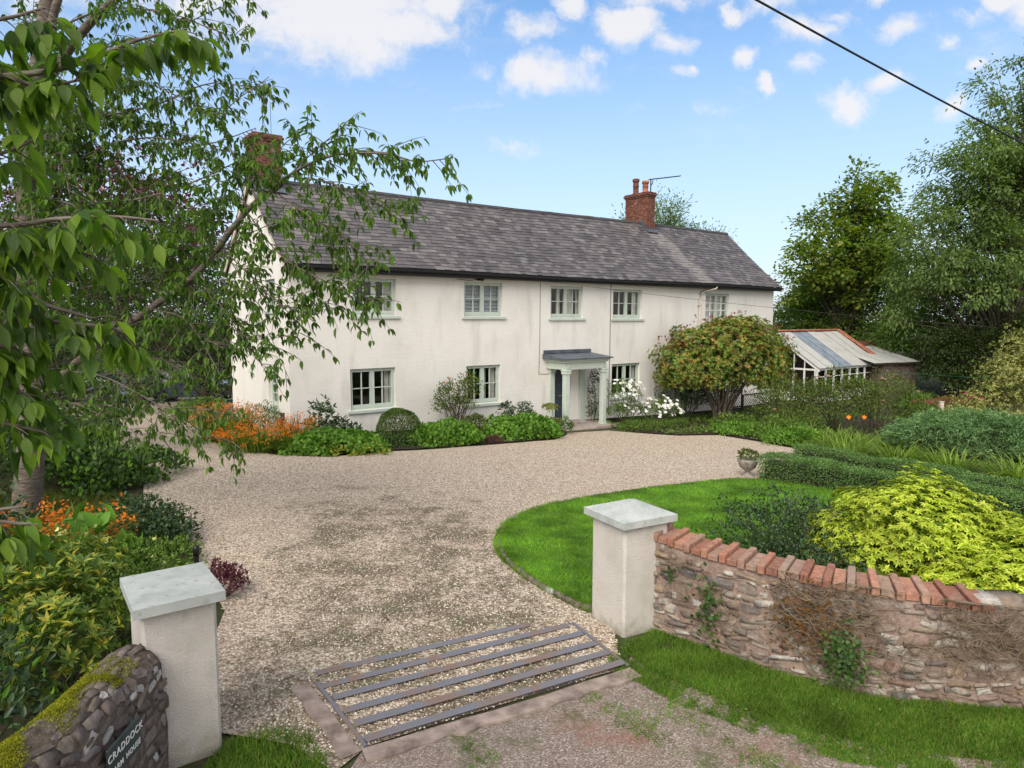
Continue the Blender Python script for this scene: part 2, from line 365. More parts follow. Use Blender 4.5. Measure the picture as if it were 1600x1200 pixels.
def mat_brick(name, cols, mortar, lichen=.5, sx=.215, sy=.075):
    m, nt, out = newmat(name); g = geo(nt); P = g.outputs['Position']
    T = vm(nt, 'DOT_PRODUCT', P, (HD[0], HD[1], 0), 1); O = vm(nt, 'DOT_PRODUCT', P, (HN[0], HN[1], 0), 1)
    z = nd(nt, 'ShaderNodeSeparateXYZ', None, Vector=P).outputs[2]
    v = nd(nt, 'ShaderNodeCombineXYZ', None, X=ma(nt, 'ADD', T, O), Y=z).outputs[0]
    br = nd(nt, 'ShaderNodeTexBrick', None, Vector=v, Color1=(0, 0, 0, 1), Color2=(1, 1, 1, 1), Mortar=(.5, .5, .5, 1), Scale=1.0, Mortar_Size=.008, Mortar_Smooth=.3, Bias=0.0, Brick_Width=sx, Row_Height=sy)
    c = ramp(nt, br.outputs[0], [(0, cols[0]), (.5, cols[1]), (1, cols[2])])
    n = noise(nt, P, 14, 5, .65); c = mixc(nt, sstep(nt, n, .35, .7), tuple(x * .6 for x in cols[0]), c)
    c = mixc(nt, br.outputs[1], c, mortar)
    l = noise(nt, P, 5, 5, .7); c = mixc(nt, ma(nt, 'MULTIPLY', sstep(nt, l, .56, .72), lichen), c, (.30, .29, .24))
    h = ma(nt, 'SUBTRACT', ma(nt, 'MULTIPLY', n, .5), br.outputs[1])
    principled(nt, out, c, .9, h, .8, .02, .2); return m
M['brick'] = mat_brick('old_red_brick', [(.12, .035, .022), (.26, .075, .045), (.34, .14, .08)], (.20, .15, .12))
M['brownbrick'] = mat_brick('weathered_brown_stonework', [(.11, .075, .06), (.22, .16, .125), (.31, .245, .205)], (.22, .18, .15), .6, .26, .11)
def mat_islands(name, cols, rough=.9, nscale=12, bstr=.6, patch=None, patchcol=None, bd=.02, psc=3.0):
    m, nt, out = newmat(name); g = geo(nt); P = g.outputs['Position']
    c = ramp(nt, g.outputs['Random Per Island'], [(i / (len(cols) - 1), c) for i, c in enumerate(cols)])
    n = noise(nt, P, nscale, 6, .7)
    k = nd(nt, 'ShaderNodeMapRange', None, Value=n, i1=.25, i2=.75, i3=.55, i4=1.4).outputs[0]
    c = mixc(nt, 1.0, c, nd(nt, 'ShaderNodeCombineXYZ', None, X=k, Y=k, Z=k).outputs[0], 'MULTIPLY')
    if patch:
        l = noise(nt, P, psc, 6, .7); c = mixc(nt, ma(nt, 'MULTIPLY', sstep(nt, l, .5, .68), patch), c, patchcol)
    principled(nt, out, c, rough, n, bstr, bd, .25); return m
M['copingbrick'] = mat_islands('orange_coping_bricks', [(.30, .115, .07), (.37, .19, .13), (.22, .095, .065), (.34, .21, .15), (.27, .19, .15), (.31, .13, .08)], .9, 18, .5, .6, (.26, .20, .15), .01, 5)
M['rubble'] = mat_islands('rubble_stone', [(.20, .115, .085), (.32, .285, .245), (.21, .14, .105), (.30, .235, .18), (.42, .39, .35), (.22, .15, .11), (.11, .11, .115), (.30, .215, .14), (.16, .135, .125), (.20, .135, .105), (.46, .43, .39), (.23, .165, .13)], .92, 16, .9, .35, (.30, .28, .25), .02, 9)
M['mortar'] = mat_islands('red_earth_mortar', [(.31, .225, .185), (.29, .21, .17)], .97, 24, 1.0, .55, (.15, .115, .095), .015, 4)
M['rubble_dark'] = mat_islands('mossy_rubble_stone', [(.13, .10, .085), (.16, .13, .11), (.11, .09, .078), (.15, .12, .105), (.19, .155, .14), (.12, .105, .10), (.18, .14, .11), (.14, .115, .10), (.23, .20, .185), (.42, .41, .40)], .92, 16, .9, .35, (.20, .18, .15), .02, 9)
M['mortar_dark'] = mat_islands('dark_earth_mortar', [(.12, .092, .075), (.115, .088, .068)], .97, 24, 1.0, .6, (.055, .048, .035), .015, 4)
def mat_slates():
    m, nt, out = newmat('roof_slates'); tcn = nd(nt, 'ShaderNodeTexCoord'); P = tcn.outputs['Object']; g = geo(nt)
    s = vm(nt, 'DOT_PRODUCT', P, (HD[0], HD[1], 0), 1); o = vm(nt, 'DOT_PRODUCT', P, (HN[0], HN[1], 0), 1)
    c = ramp(nt, g.outputs['Random Per Island'], [(0, (.058, .054, .058)), (.35, (.086, .079, .083)), (.6, (.105, .093, .097)), (.85, (.128, .114, .115)), (1, (.17, .157, .155))])
    a = noise(nt, P, 1.1, 6, .7); b = noise(nt, P, 9, 5, .7)
    c = mixc(nt, ma(nt, 'MULTIPLY', sstep(nt, a, .48, .72), .35), c, (.18, .16, .15))
    c = mixc(nt, ma(nt, 'MULTIPLY', sstep(nt, b, .55, .75), .5), c, (.045, .042, .045))
    d = ma(nt, 'SUBTRACT', s, ma(nt, 'ADD', 18.95, ma(nt, 'MULTIPLY', ma(nt, 'ADD', o, 2.5), .12)))
    d = ma(nt, 'ADD', d, ma(nt, 'MULTIPLY', ma(nt, 'SUBTRACT', a, .5), 2.0))
    st = ma(nt, 'SUBTRACT', 1.0, sstep(nt, ma(nt, 'ABSOLUTE', d), .15, .85))
    st = ma(nt, 'MULTIPLY', st, ma(nt, 'MULTIPLY', sstep(nt, o, -2.9, -2.3), ma(nt, 'ADD', .25, b)))
    c = mixc(nt, ma(nt, 'MULTIPLY', st, .6), c, (.30, .275, .255))
    principled(nt, out, c, .62, noise(nt, P, 30, 5, .7), .5, .012, .4); return m
M['slate'] = mat_slates()
M['deck'] = simple('dark_slate', (.06, .055, .06), .8, .3, 2)
def mat_gravel():
    m, nt, out = newmat('beige_gravel'); P = geo(nt).outputs['Position']
    v = nd(nt, 'ShaderNodeTexVoronoi', None, Vector=P, Scale=38.0)
    cs = nd(nt, 'ShaderNodeSeparateColor', None, Color=v.outputs['Color']).outputs[0]
    c = ramp(nt, cs, [(0, (.20, .14, .10)), (.25, (.43, .33, .245)), (.5, (.57, .465, .35)), (.78, (.67, .575, .455)), (1, (.80, .73, .62))])
    c = mixc(nt, ma(nt, 'MULTIPLY', sstep(nt, v.outputs['Distance'], .4, .85), .8), c, (.13, .095, .07))
    big = noise(nt, P, .35, 4); c = mixc(nt, ma(nt, 'MULTIPLY', sstep(nt, big, .4, .7), .25), c, (.44, .33, .26))
    # worn wheel tracks with moss and soil, between the gate and the turning space
    mo = noise(nt, P, 1.3, 6, .7); fine = noise(nt, P, 9, 5, .75)
    sp = nd(nt, 'ShaderNodeSeparateXYZ', None, Vector=P)
    yy = sp.outputs[1]; xx = sp.outputs[0]
    cx = ma(nt, 'ADD', -1.1, ma(nt, 'MULTIPLY', ma(nt, 'SUBTRACT', yy, 7.0), -.22))
    near = ma(nt, 'SUBTRACT', 1.0, sstep(nt, ma(nt, 'ABSOLUTE', ma(nt, 'SUBTRACT', xx, cx)), .9, 2.9))
    near = ma(nt, 'MULTIPLY', near, ma(nt, 'SUBTRACT', 1.0, sstep(nt, yy, 10.5, 16.0)))
    mask = ma(nt, 'ADD', ma(nt, 'MULTIPLY', near, .19), ma(nt, 'ADD', ma(nt, 'MULTIPLY', mo, .62), ma(nt, 'MULTIPLY', fine, .38)))
    mk = sstep(nt, mask, .585, .76)
    c = mixc(nt, ma(nt, 'MULTIPLY', mk, .8), c, ramp(nt, noise(nt, P, 3, 3), [(.4, (.085, .062, .036)), (.6, (.075, .078, .032))]))
    principled(nt, out, c, .92, ma(nt, 'SUBTRACT', 1.0, v.outputs['Distance']), .9, .02, .2); return m
M['gravel'] = mat_gravel()
M['pebble'] = mat_islands('loose_pebbles', [(.17, .12, .085), (.38, .29, .21), (.52, .43, .34), (.60, .52, .43), (.76, .70, .62), (.42, .31, .22), (.30, .25, .21)], .85, 30, .1)
def mat_track():
    m, nt, out = newmat('grit_track'); P = geo(nt).outputs['Position']
    v = nd(nt, 'ShaderNodeTexVoronoi', None, Vector=P, Scale=85.0)
    cs = nd(nt, 'ShaderNodeSeparateColor', None, Color=v.outputs['Color']).outputs[0]
    c = ramp(nt, cs, [(0, (.15, .115, .095)), (.5, (.25, .195, .16)), (.85, (.31, .255, .215)), (1, (.46, .41, .37))])
    a = noise(nt, P, 1.1, 6, .7); c = mixc(nt, ma(nt, 'MULTIPLY', sstep(nt, a, .5, .66), .65), c, (.26, .135, .10))
    b = noise(nt, vm(nt, 'ADD', P, (7, 3, 0)), 1.7, 7, .75); c = mixc(nt, ma(nt, 'MULTIPLY', sstep(nt, b, .52, .66), .75), c, (.085, .10, .035))
    principled(nt, out, c, .95, ma(nt, 'ADD', v.outputs['Distance'], noise(nt, P, 12, 4)), .7, .015, .2); return m
M['track'] = mat_track()
def mat_ground():
    m, nt, out = newmat('rough_ground'); P = geo(nt).outputs['Position']
    a = noise(nt, P, .8, 6, .7); b = noise(nt, P, 14, 5, .7)
    c = ramp(nt, a, [(.35, (.055, .038, .025)), (.5, (.05, .058, .022)), (.7, (.06, .085, .025))])
    c = mixc(nt, sstep(nt, b, .45, .75), c, (.09, .075, .05))
    principled(nt, out, c, .95, b, .8, .03, .15); return m
M['ground'] = mat_ground()
def mat_lawn():
    m, nt, out = newmat('mown_turf'); P = geo(nt).outputs['Position']
    a = noise(nt, P, .9, 4, .6); b = noise(nt, P, 40, 4, .7)
    c = ramp(nt, a, [(.35, (.05, .13, .015)), (.65, (.095, .21, .025))]); c = mixc(nt, ma(nt, 'MULTIPLY', sstep(nt, b, .5, .8), .6), c, (.03, .06, .01))
    principled(nt, out, c, .9, b, .8, .02, .2); return m
M['lawn'] = mat_lawn()
M['grass'] = leafmat('lawn_grass_blades', [(.05, .13, .012), (.085, .19, .02), (.15, .26, .04)], .3, .6, .2, 1.6, .62)
M['rgrass'] = leafmat('rough_grass_blades', [(.035, .095, .012), (.06, .14, .02), (.085, .17, .03), (.15, .17, .06)], .3, .6, .2, 1.6, .4)
M['dryrough'] = leafmat('dull_rough_grass', [(.035, .06, .015), (.06, .085, .02), (.11, .10, .05)], .3, .6, .2, 1.6, .4)  # duller, browner blades for the bank
M['moss'] = leafmat('yellow_green_moss', [(.10, .12, .012), (.16, .175, .02), (.22, .22, .035)], .2, .8, .1, 6, .35)
def mat_steel():
    m, nt, out = newmat('worn_rusting_steel'); P = geo(nt).outputs['Position']
    a = noise(nt, P, 2.2, 6, .7); f = sstep(nt, a, .46, .64)
    c = mixc(nt, f, (.20, .195, .215), (.19, .125, .10)); r = ma(nt, 'ADD', .38, ma(nt, 'MULTIPLY', f, .4))
    p = principled(nt, out, c, r, noise(nt, P, 70, 4), .25, .005, .5); nt.links.new(ma(nt, 'SUBTRACT', .4, ma(nt, 'MULTIPLY', f, .4)), p.inputs['Metallic']); return m
M['steel'] = mat_steel()
M['concrete'] = simple('pink_grey_concrete', (.27, .21, .18), .95, .35, 6, 40, .6)
M['slateplate'] = simple('green_slate_plate', (.045, .06, .06), .5, .15, 8)
M['lettering'] = simple('white_lettering', (.78, .78, .76), .7, .03)
# foliage
M['cherry'] = leafmat('cherry_leaves', [(.024, .055, .016), (.042, .09, .022), (.06, .12, .024), (.09, .155, .03)], .42, .38, .4, 1.2, .3)
M['cherry_near'] = leafmat('near_cherry_leaves', [(.034, .072, .026), (.05, .10, .03), (.09, .165, .026), (.15, .24, .034), (.05, .10, .034), (.11, .185, .03)], .56, .42, .6, 2.0, .35)
add_veins(M['cherry_near'])
M['purple'] = leafmat('copper_purple_leaves', [(.045, .014, .03), (.085, .025, .05), (.13, .04, .07)], .3, .5, .3, 1, .3, (1.6, .7, .9))
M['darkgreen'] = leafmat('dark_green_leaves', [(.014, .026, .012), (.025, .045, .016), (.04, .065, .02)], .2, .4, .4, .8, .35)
M['midgreen'] = leafmat('mid_green_leaves', [(.045, .085, .028), (.07, .125, .035), (.105, .165, .045)], .38, .5, .3, .35, .4)
M['maple'] = leafmat('yellowing_tree_leaves', [(.05, .095, .024), (.075, .13, .03), (.10, .15, .034), (.17, .19, .04)], .42, .5, .3, .3, .4)
M['grey_green'] = leafmat('grey_green_tree_leaves', [(.055, .095, .045), (.085, .135, .06), (.125, .18, .08)], .42, .5, .3, .4, .35)
M['photinia'] = leafmat('photinia_leaves', [(.032, .085, .022), (.05, .12, .026), (.07, .145, .03), (.105, .165, .032), (.055, .125, .026), (.12, .17, .03), (.16, .17, .04), (.24, .16, .05), (.27, .12, .055)], .25, .35, .45, 1.4, .35)
M['photinia_red'] = leafmat('photinia_red_shoots', [(.26, .05, .04), (.34, .09, .055), (.24, .10, .05)], .25, .4, .4, 3, .3, (1.4, .8, .6))
M['boxleaf'] = leafmat('clipped_box_leaves', [(.04, .095, .04), (.07, .14, .055), (.12, .20, .075)], .2, .45, .35, 2.5, .3)
M['boxball'] = leafmat('box_ball_leaves', [(.03, .06, .02), (.05, .09, .024), (.075, .115, .03)], .2, .45, .35, 3, .3)
M['geranium'] = leafmat('geranium_leaves', [(.05, .12, .02), (.075, .17, .03), (.11, .21, .04)], .25, .5, .3, 1.6, .3)
M['geranium_y'] = leafmat('yellowing_geranium_leaves', [(.07, .13, .02), (.13, .17, .025), (.22, .18, .03)], .25, .5, .3, 1.6, .3)
M['shrub_dark'] = leafmat('glossy_dark_leaves', [(.014, .032, .018), (.022, .05, .024), (.04, .075, .03)], .12, .28, .55, 3, .3)
M['ivy'] = leafmat('ivy_leaves', [(.016, .04, .014), (.03, .065, .02), (.05, .10, .026)], .15, .35, .4, 3, .35)
M['crocosmia'] = leafmat('strap_leaves', [(.045, .085, .02), (.07, .12, .025), (.11, .16, .035)], .3, .45, .35, 3, .3)
M['lily'] = leafmat('daylily_leaves', [(.06, .12, .025), (.10, .17, .035), (.16, .23, .05)], .3, .45, .35, 3, .3)
M['orange'] = leafmat('orange_flowers', [(.66, .14, .012), (.78, .21, .018), (.72, .28, .04)], .3, .5, .2, 3, .2, (1.2, 1, .7))
M['white_petal'] = leafmat('white_petals', [(.72, .72, .68), (.80, .80, .76), (.76, .76, .74)], .25, .6, .2, 3, .08, (1, 1, 1))
M['pink_petal'] = leafmat('magenta_flowers', [(.50, .02, .13), (.62, .05, .20), (.42, .02, .12)], .3, .5, .2, 3, .2, (1.2, .8, 1))
M['rose_petal'] = leafmat('pale_pink_petals', [(.66, .34, .32), (.74, .52, .44), (.72, .46, .42)], .3, .5, .2, 3, .1, (1.1, 1, .9))
M['yellow_eye'] = simple('yellow_flower_eye', (.55, .34, .02), .8)
M['heather'] = leafmat('purple_foliage', [(.06, .015, .04), (.10, .03, .07), (.07, .04, .03)], .25, .5, .3, 6, .3, (1.3, .7, 1))
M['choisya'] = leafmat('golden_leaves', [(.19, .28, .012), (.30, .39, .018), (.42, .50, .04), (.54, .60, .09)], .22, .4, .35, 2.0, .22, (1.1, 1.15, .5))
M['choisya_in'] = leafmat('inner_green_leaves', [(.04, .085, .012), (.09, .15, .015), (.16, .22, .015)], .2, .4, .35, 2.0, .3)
M['pieris'] = leafmat('yellow_tipped_leaves', [(.035, .075, .02), (.06, .11, .025), (.05, .095, .022), (.09, .145, .03), (.15, .19, .03), (.29, .26, .05)], .25, .4, .4, 3, .3)
M['juniper'] = leafmat('juniper_sprays', [(.075, .155, .085), (.115, .215, .12), (.17, .29, .175)], .15, .55, .25, 2.0, .35)
M['variegated'] = leafmat('variegated_leaves', [(.10, .13, .03), (.20, .22, .06), (.34, .33, .11), (.42, .40, .16)], .25, .45, .3, 1.2, .3)
M['rosebush'] = leafmat('rose_leaves', [(.03, .06, .02), (.05, .09, .026), (.08, .125, .032), (.10, .10, .035)], .25, .4, .35, 2, .35)
M['bedgreen'] = leafmat('mixed_bed_leaves', [(.04, .08, .02), (.065, .12, .03), (.10, .16, .04)], .25, .45, .3, 2, .35)
M['silverpaint'] = simple('silver_car_paint', (.22, .25, .29), .25, .03, 2, 5, .01, .6, .4)
M['bluepaint'] = simple('blue_car_paint', (.07, .09, .13), .25, .03, 2, 5, .01, .6, .3)
M['carglass'] = simple('dark_car_glass', (.02, .025, .03), .08, .02, 2, 5, .0, .7)
M['tyre'] = simple('black_tyre_rubber', (.015, .015, .015), .8)
M['redlens'] = simple('red_lamp_lens', (.40, .015, .015), .2, .02)
M['clearlens'] = simple('clear_lamp_lens', (.6, .62, .64), .15, .02)
M['ghroof'] = None
def mat_sheet():
    m, nt, out = newmat('weathered_roof_sheets'); g = geo(nt); P = g.outputs['Position']
    a = noise(nt, P, 1.6, 6, .7); b = noise(nt, P, 12, 4)
    c = ramp(nt, g.outputs['Random Per Island'], [(0, (.36, .365, .355)), (.5, (.43, .425, .40)), (1, (.39, .39, .385))])
    c = mixc(nt, ma(nt, 'MULTIPLY', sstep(nt, a, .45, .7), .6), c, (.30, .29, .26)); c = mixc(nt, ma(nt, 'MULTIPLY', sstep(nt, b, .6, .8), .4), c, (.20, .19, .17))
    principled(nt, out, c, .6, b, .2, .01, .35); return m
M['ghroof'] = mat_sheet()
M['bluesheet'] = simple('blue_grey_roof_sheet', (.22, .26, .31), .4, .2, 2)
M['terracotta'] = simple('terracotta_coping', (.38, .15, .09), .85, .35, 6, 30, .4)
M['urnstone'] = simple('lichened_urn_stone', (.28, .24, .21), .9, .3, 12, 40, .5)

# ------------------------------------------------------------------ ground sheets
def sheet(name, poly, lift, mat, step=.5, edge=0.0, kind='structure', wob=0.0):
    """polygon laid on the terrain, lifted; edge>0 adds a skirt"""
    pts = []
    n = len(poly)
    for i in range(n):
        a = Vector(poly[i]); b = Vector(poly[(i + 1) % n]); k = max(1, int((b - a).length / step))
        for j in range(k): pts.append(a.lerp(b, j / k))
    if wob:
        for i, p in enumerate(pts): pts[i] = p + Vector((random.uniform(-wob, wob), random.uniform(-wob, wob)))
    m = len(pts)
    xs = [p.x for p in pts]; ys = [p.y for p in pts]
    allp = [Vector((p.x, p.y)) for p in pts]
    gx = np.arange(min(xs), max(xs), step); gy = np.arange(min(ys), max(ys), step)
    for i, x in enumerate(gx):
        for y in gy:
            q = Vector((x + (step * .02), y + step * .03))
            if inpoly(q.x, q.y, pts) : allp.append(q)
    r = delaunay_2d_cdt(allp, [], [list(range(m))], 1, 1e-5)
    vs = [(v.x, v.y, gz(v.x, v.y) + lift) for v in r[0]]; fs = [list(f) for f in r[2]]
    if edge:
        ed = {}
        for f in fs:
            for i in range(len(f)):
                e = (f[i], f[(i + 1) % len(f)]); ed[e] = 1
        base = len(vs); extra = {}
        for (a, b) in list(ed):
            if (b, a) not in ed:
                for c in (a, b):
                    if c not in extra: extra[c] = len(vs); vs.append((vs[c][0], vs[c][1], vs[c][2] - edge))
                fs.append([b, a, extra[a], extra[b]])
    me = bpy.data.meshes.new(name); me.from_pydata(vs, [], fs); me.update()
    me.polygons.foreach_set('use_smooth', [True] * len(me.polygons))
    o = link(name, me, mat); tag(o, kind=kind); return o
def inpoly(x, y, P):
    c = False; n = len(P); j = n - 1
    for i in range(n):
        xi, yi = P[i][0], P[i][1]; xj, yj = P[j][0], P[j][1]
        if (yi > y) != (yj > y) and x < (xj - xi) * (y - yi) / (yj - yi) + xi: c = not c
        j = i
    return c
def smoothpoly(P, it=2):
    for _ in range(it):
        Q = []
        for i in range(len(P)):
            a = P[i]; b = P[(i + 1) % len(P)]
            Q += [(a[0] * .75 + b[0] * .25, a[1] * .75 + b[1] * .25), (a[0] * .25 + b[0] * .75, a[1] * .25 + b[1] * .75)]
        P = Q
    return P
# terrain: graded grid out to the horizon
gx = sorted(set([round(v, 3) for v in np.concatenate([np.arange(-40, 45, .5), np.array([-900, -500, -250, -120, -70, -50, 50, 70, 120, 250, 500, 900])])]))
gy = sorted(set([round(v, 3) for v in np.concatenate([np.arange(-4, 50, .5), np.array([-60, -30, -10, 55, 65, 80, 120, 200, 400, 900])])]))
XX, YY = np.meshgrid(gx, gy); V3 = np.stack([XX.ravel(), YY.ravel(), gzv(XX.ravel(), YY.ravel())], 1)
nx = len(gx); ii = np.arange(len(gy) - 1)[:, None] * nx + np.arange(nx - 1)[None]
Q = np.stack([ii, ii + 1, ii + nx + 1, ii + nx], -1).reshape(-1, 4)
tag(npmesh('ground', V3, Q, np.zeros((0, 3), int), M['ground'], None, True), kind='structure')

LAWN = smoothpoly([(2.69, 14.09), (4.18, 15.08), (5.62, 15.93), (7.2, 14.6), (8.9, 11.6), (9.6, 9.5), (6.5, 6.6), (3.2, 6.3), (1.35, 7.3), (.84, 7.38), (.46, 7.95), (.16, 8.45), (-.13, 9.19), (-.23, 10.09), (0, 11.25), (.83, 12.6)], 2)
DRIVE = [(-1.1, 5.0), (-1.3, 4.7), (-1.7, 5.0), (-2.1, 5.1), (-2.5, 5.2), (-2.9, 5.7), (-2.9, 6.3), (-3.25, 7.4), (-4.0, 8.6), (-4.7, 9.6), (-5.6, 10.9), (-6.6, 11.9), (-7.2, 13.1), (-7.8, 14.2), (-9.3, 15.6), (-11.8, 17.9), (-17, 24.5), (-27, 38), (-24, 46), (-14, 38), (-11, 28), (-9.8, 22.5),
         (-9.0, 20.0), (-7.6, 18.2), (-6.0, 17.4), (-4.66, 17.35), (-3.7, 18.4), (-2.7, 18.95), (-1.06, 20.2), (.2, 21.2), (1.4, 22.2), (1.9, 23.4), (2.0, 24.2), (3.6, 25.2), (4.6, 24.6), (5.9, 24.1), (7.5, 24.5), (8.4, 23.0), (9.0, 21.6), (9.2, 19.8), (7.5, 18.3), (6.4, 16.6), (5.6, 15.6), (4.3, 14.6), (2.9, 13.6), (1.2, 12.0), (.5, 10.6), (.4, 9.2), (.8, 8.3), (1.1, 7.3), (1.05, 6.15)]
sheet('gravel_drive', DRIVE, .02, M['gravel'], .5, 0, 'structure', .03)
TRACK = [(-1.15, 4.95), (1.05, 6.15), (1.2, 6.5), (1.9, 6.2), (2.9, 5.65), (4.4, 5.3), (7, 5.2), (7, .5), (-7, .5), (-5, 2.4), (-2.2, 3.6), (-1.25, 4.3)]
sheet('track', TRACK, .012, M['track'], .4, 0, 'structure', .03)
sheet('lawn', LAWN, .07, M['lawn'], .5, .12)
BED = [hw(-.3, -.05)[:2], hw(-.6, 2.9)[:2], (-4.7, 17.6), (-3.7, 18.7), (-2.7, 19.2), (-1.06, 20.45), (.2, 21.5), (1.35, 22.5), hw(9.4, 1.6)[:2], hw(9.6, -.05)[:2]]
sheet('flower_bed', BED, .035, M['soil'], .5)
BED2 = [hw(12.0, -.05)[:2], hw(12.0, 1.9)[:2], (4.6, 24.8), (5.9, 24.3), (7.5, 24.7), (8.6, 23.1), (9.2, 21.8), (9.6, 19.6), (12.5, 17.5), (20, 15), (22, 24), (17, 33), hw(25, -.05)[:2]]
sheet('border_soil', BED2, .03, M['soil'], .5)
VERGE = [(1.02, 6.6), (1.5, 6.95), (1.93, 6.55), (2.41, 6.1), (2.87, 5.8), (3.33, 5.6), (4.4, 5.45), (6.5, 5.4), (6.5, 4.2), (4.2, 4.35), (3.3, 4.55), (2.6, 4.75), (2.1, 4.95), (1.7, 5.35), (1.4, 5.55), (1.15, 5.9), (.85, 6.02)]
VERGE0 = [(1.1, 6.5), (1.5, 6.95), (1.93, 6.55), (2.41, 6.1), (2.87, 5.8), (3.33, 5.6), (4.4, 5.45), (6.5, 5.4), (6.5, 4.7), (4.2, 4.75), (3.3, 4.85), (2.5, 5.1), (1.95, 5.5), (1.3, 6.1)]
VERGE2 = [(-2.25, 5.0), (-1.9, 5.2), (-1.6, 5.1), (-1.28, 4.65), (-1.35, 4.1), (-2.3, 3.9)]

def grass_blades(name, poly, dens, L, Wd, mat, lift=.02, near=None, lean=.5, sel=None, stripe=0.0):
    P = np.array(poly); x0, y0 = P.min(0); x1, y1 = P.max(0)
    n = int((x1 - x0) * (y1 - y0) * dens); xs = RNG.uniform(x0, x1, n); ys = RNG.uniform(y0, y1, n)
    c = np.zeros(n, bool); j = len(P) - 1
    for i in range(len(P)):
        xi, yi = P[i]; xj, yj = P[j]
        with np.errstate(divide='ignore', invalid='ignore'):
            c ^= ((yi > ys) != (yj > ys)) & (xs < (xj - xi) * (ys - yi) / (yj - yi) + xi)
        j = i
    if sel is not None: c &= sel(xs, ys)
    xs, ys = xs[c], ys[c]; n = len(xs)
    if near is not None:
        keep = RNG.random(n) < np.clip((near / ys) ** 1.6, 0, 1); xs, ys = xs[keep], ys[keep]; n = len(xs)
    Pt = np.stack([xs, ys, gzv(xs, ys) + lift], 1)
    A = np.stack([RNG.normal(0, lean, n), RNG.normal(0, lean, n), np.ones(n)], 1)
    if stripe:                          # the mower lays the blades alternately up and down the lawn
        sg = np.sign(np.sin((xs * .55 + ys * .83) * 3.6 + .25 * np.sin(xs * 1.7))) * stripe; A[:, 0] += sg * .83; A[:, 1] -= sg * .55
    o = leaves(name, Pt, A, rdir(n), L * RNG.uniform(.6, 1.3, n), Wd, T_BLADE, mat); return tag(o, kind='stuff')
def patchy(sc, thr, seed=0.0):
    return lambda x, y: (np.sin(x * sc + seed) * np.cos(y * sc * 1.3 + seed * 2) + .6 * np.sin(x * sc * 2.7 + y * sc * 1.9 + seed) + .3 * np.sin(x * sc * 6.1 - y * sc * 5.3) + RNG.normal(0, .35, len(x))) > thr
grass_blades('lawn_grass', LAWN, 2600, .05, .008, M['grass'], .065, 10, .45, None, .55)
grass_blades('verge_grass', VERGE0, 14000, .065, .007, M['rgrass'], .01, None, .65, patchy(2.3, -1.2, 4.0))
grass_blades('verge_grass', VERGE, 15000, .045, .007, M['rgrass'], .01, None, .7, patchy(4.3, -.15, 2.0))
LE = LAWN; 
grass_blades('lawn_edge_grass', smoothpoly([(.86, 7.3), (.44, 7.9), (.12, 8.45), (-.2, 9.19), (-.3, 10.09), (-.08, 11.3), (.8, 12.68), (.95, 12.5), (.1, 11.2), (-.1, 10.1), (-.02, 9.2), (.28, 8.5), (.6, 7.98), (1.0, 7.4)], 1), 5200, .085, .008, M['grass'], .03, None, .75)
grass_blades('verge_grass', VERGE2, 7000, .08, .007, M['rgrass'], 0, None, .6)
grass_blades('track_edge_grass', [(.4, 5.6), (1.1, 6.1), (2.2, 5.0), (4, 4.8), (4, 4.0), (1.5, 4.2)], 4500, .035, .006, M['rgrass'], .01, None, .8, patchy(4.1, .55))
grass_blades('track_edge_grass', [(-1.3, 4.0), (-1.3, 4.9), (.1, 5.4), (.3, 5.1), (-.6, 4.3)], 2600, .05, .006, M['rgrass'], .01, None, .7, patchy(3.7, .75, 1.3))
BANK = [(-12, 9.2), (-5.2, 9.2), (-4.6, 9.6), (-5.6, 10.9), (-6.6, 11.9), (-7.3, 12.6), (-13, 13)]
grass_blades('bank_grass', BANK, 1500, .16, .010, M['dryrough'], 0, None, .8)
def clover(name, poly, n, sel):
    P = np.array(poly); x0, y0 = P.min(0); x1, y1 = P.max(0); xs = RNG.uniform(x0, x1, n); ys = RNG.uniform(y0, y1, n)
    c = np.array([inpoly(a, b, poly) for a, b in zip(xs, ys)]) & sel(xs, ys); xs, ys = xs[c], ys[c]; k = len(xs)
    tag(leaves(name, np.stack([xs, ys, gzv(xs, ys) + .03 + .03 * RNG.random(k)], 1), rdir(k) * np.array([1, 1, .25]), rdir(k) * .3 + np.array([0, 0, 1]), .022 * RNG.uniform(.6, 1.3, k), .02, T_FLAT, M['bedgreen']), kind='stuff')
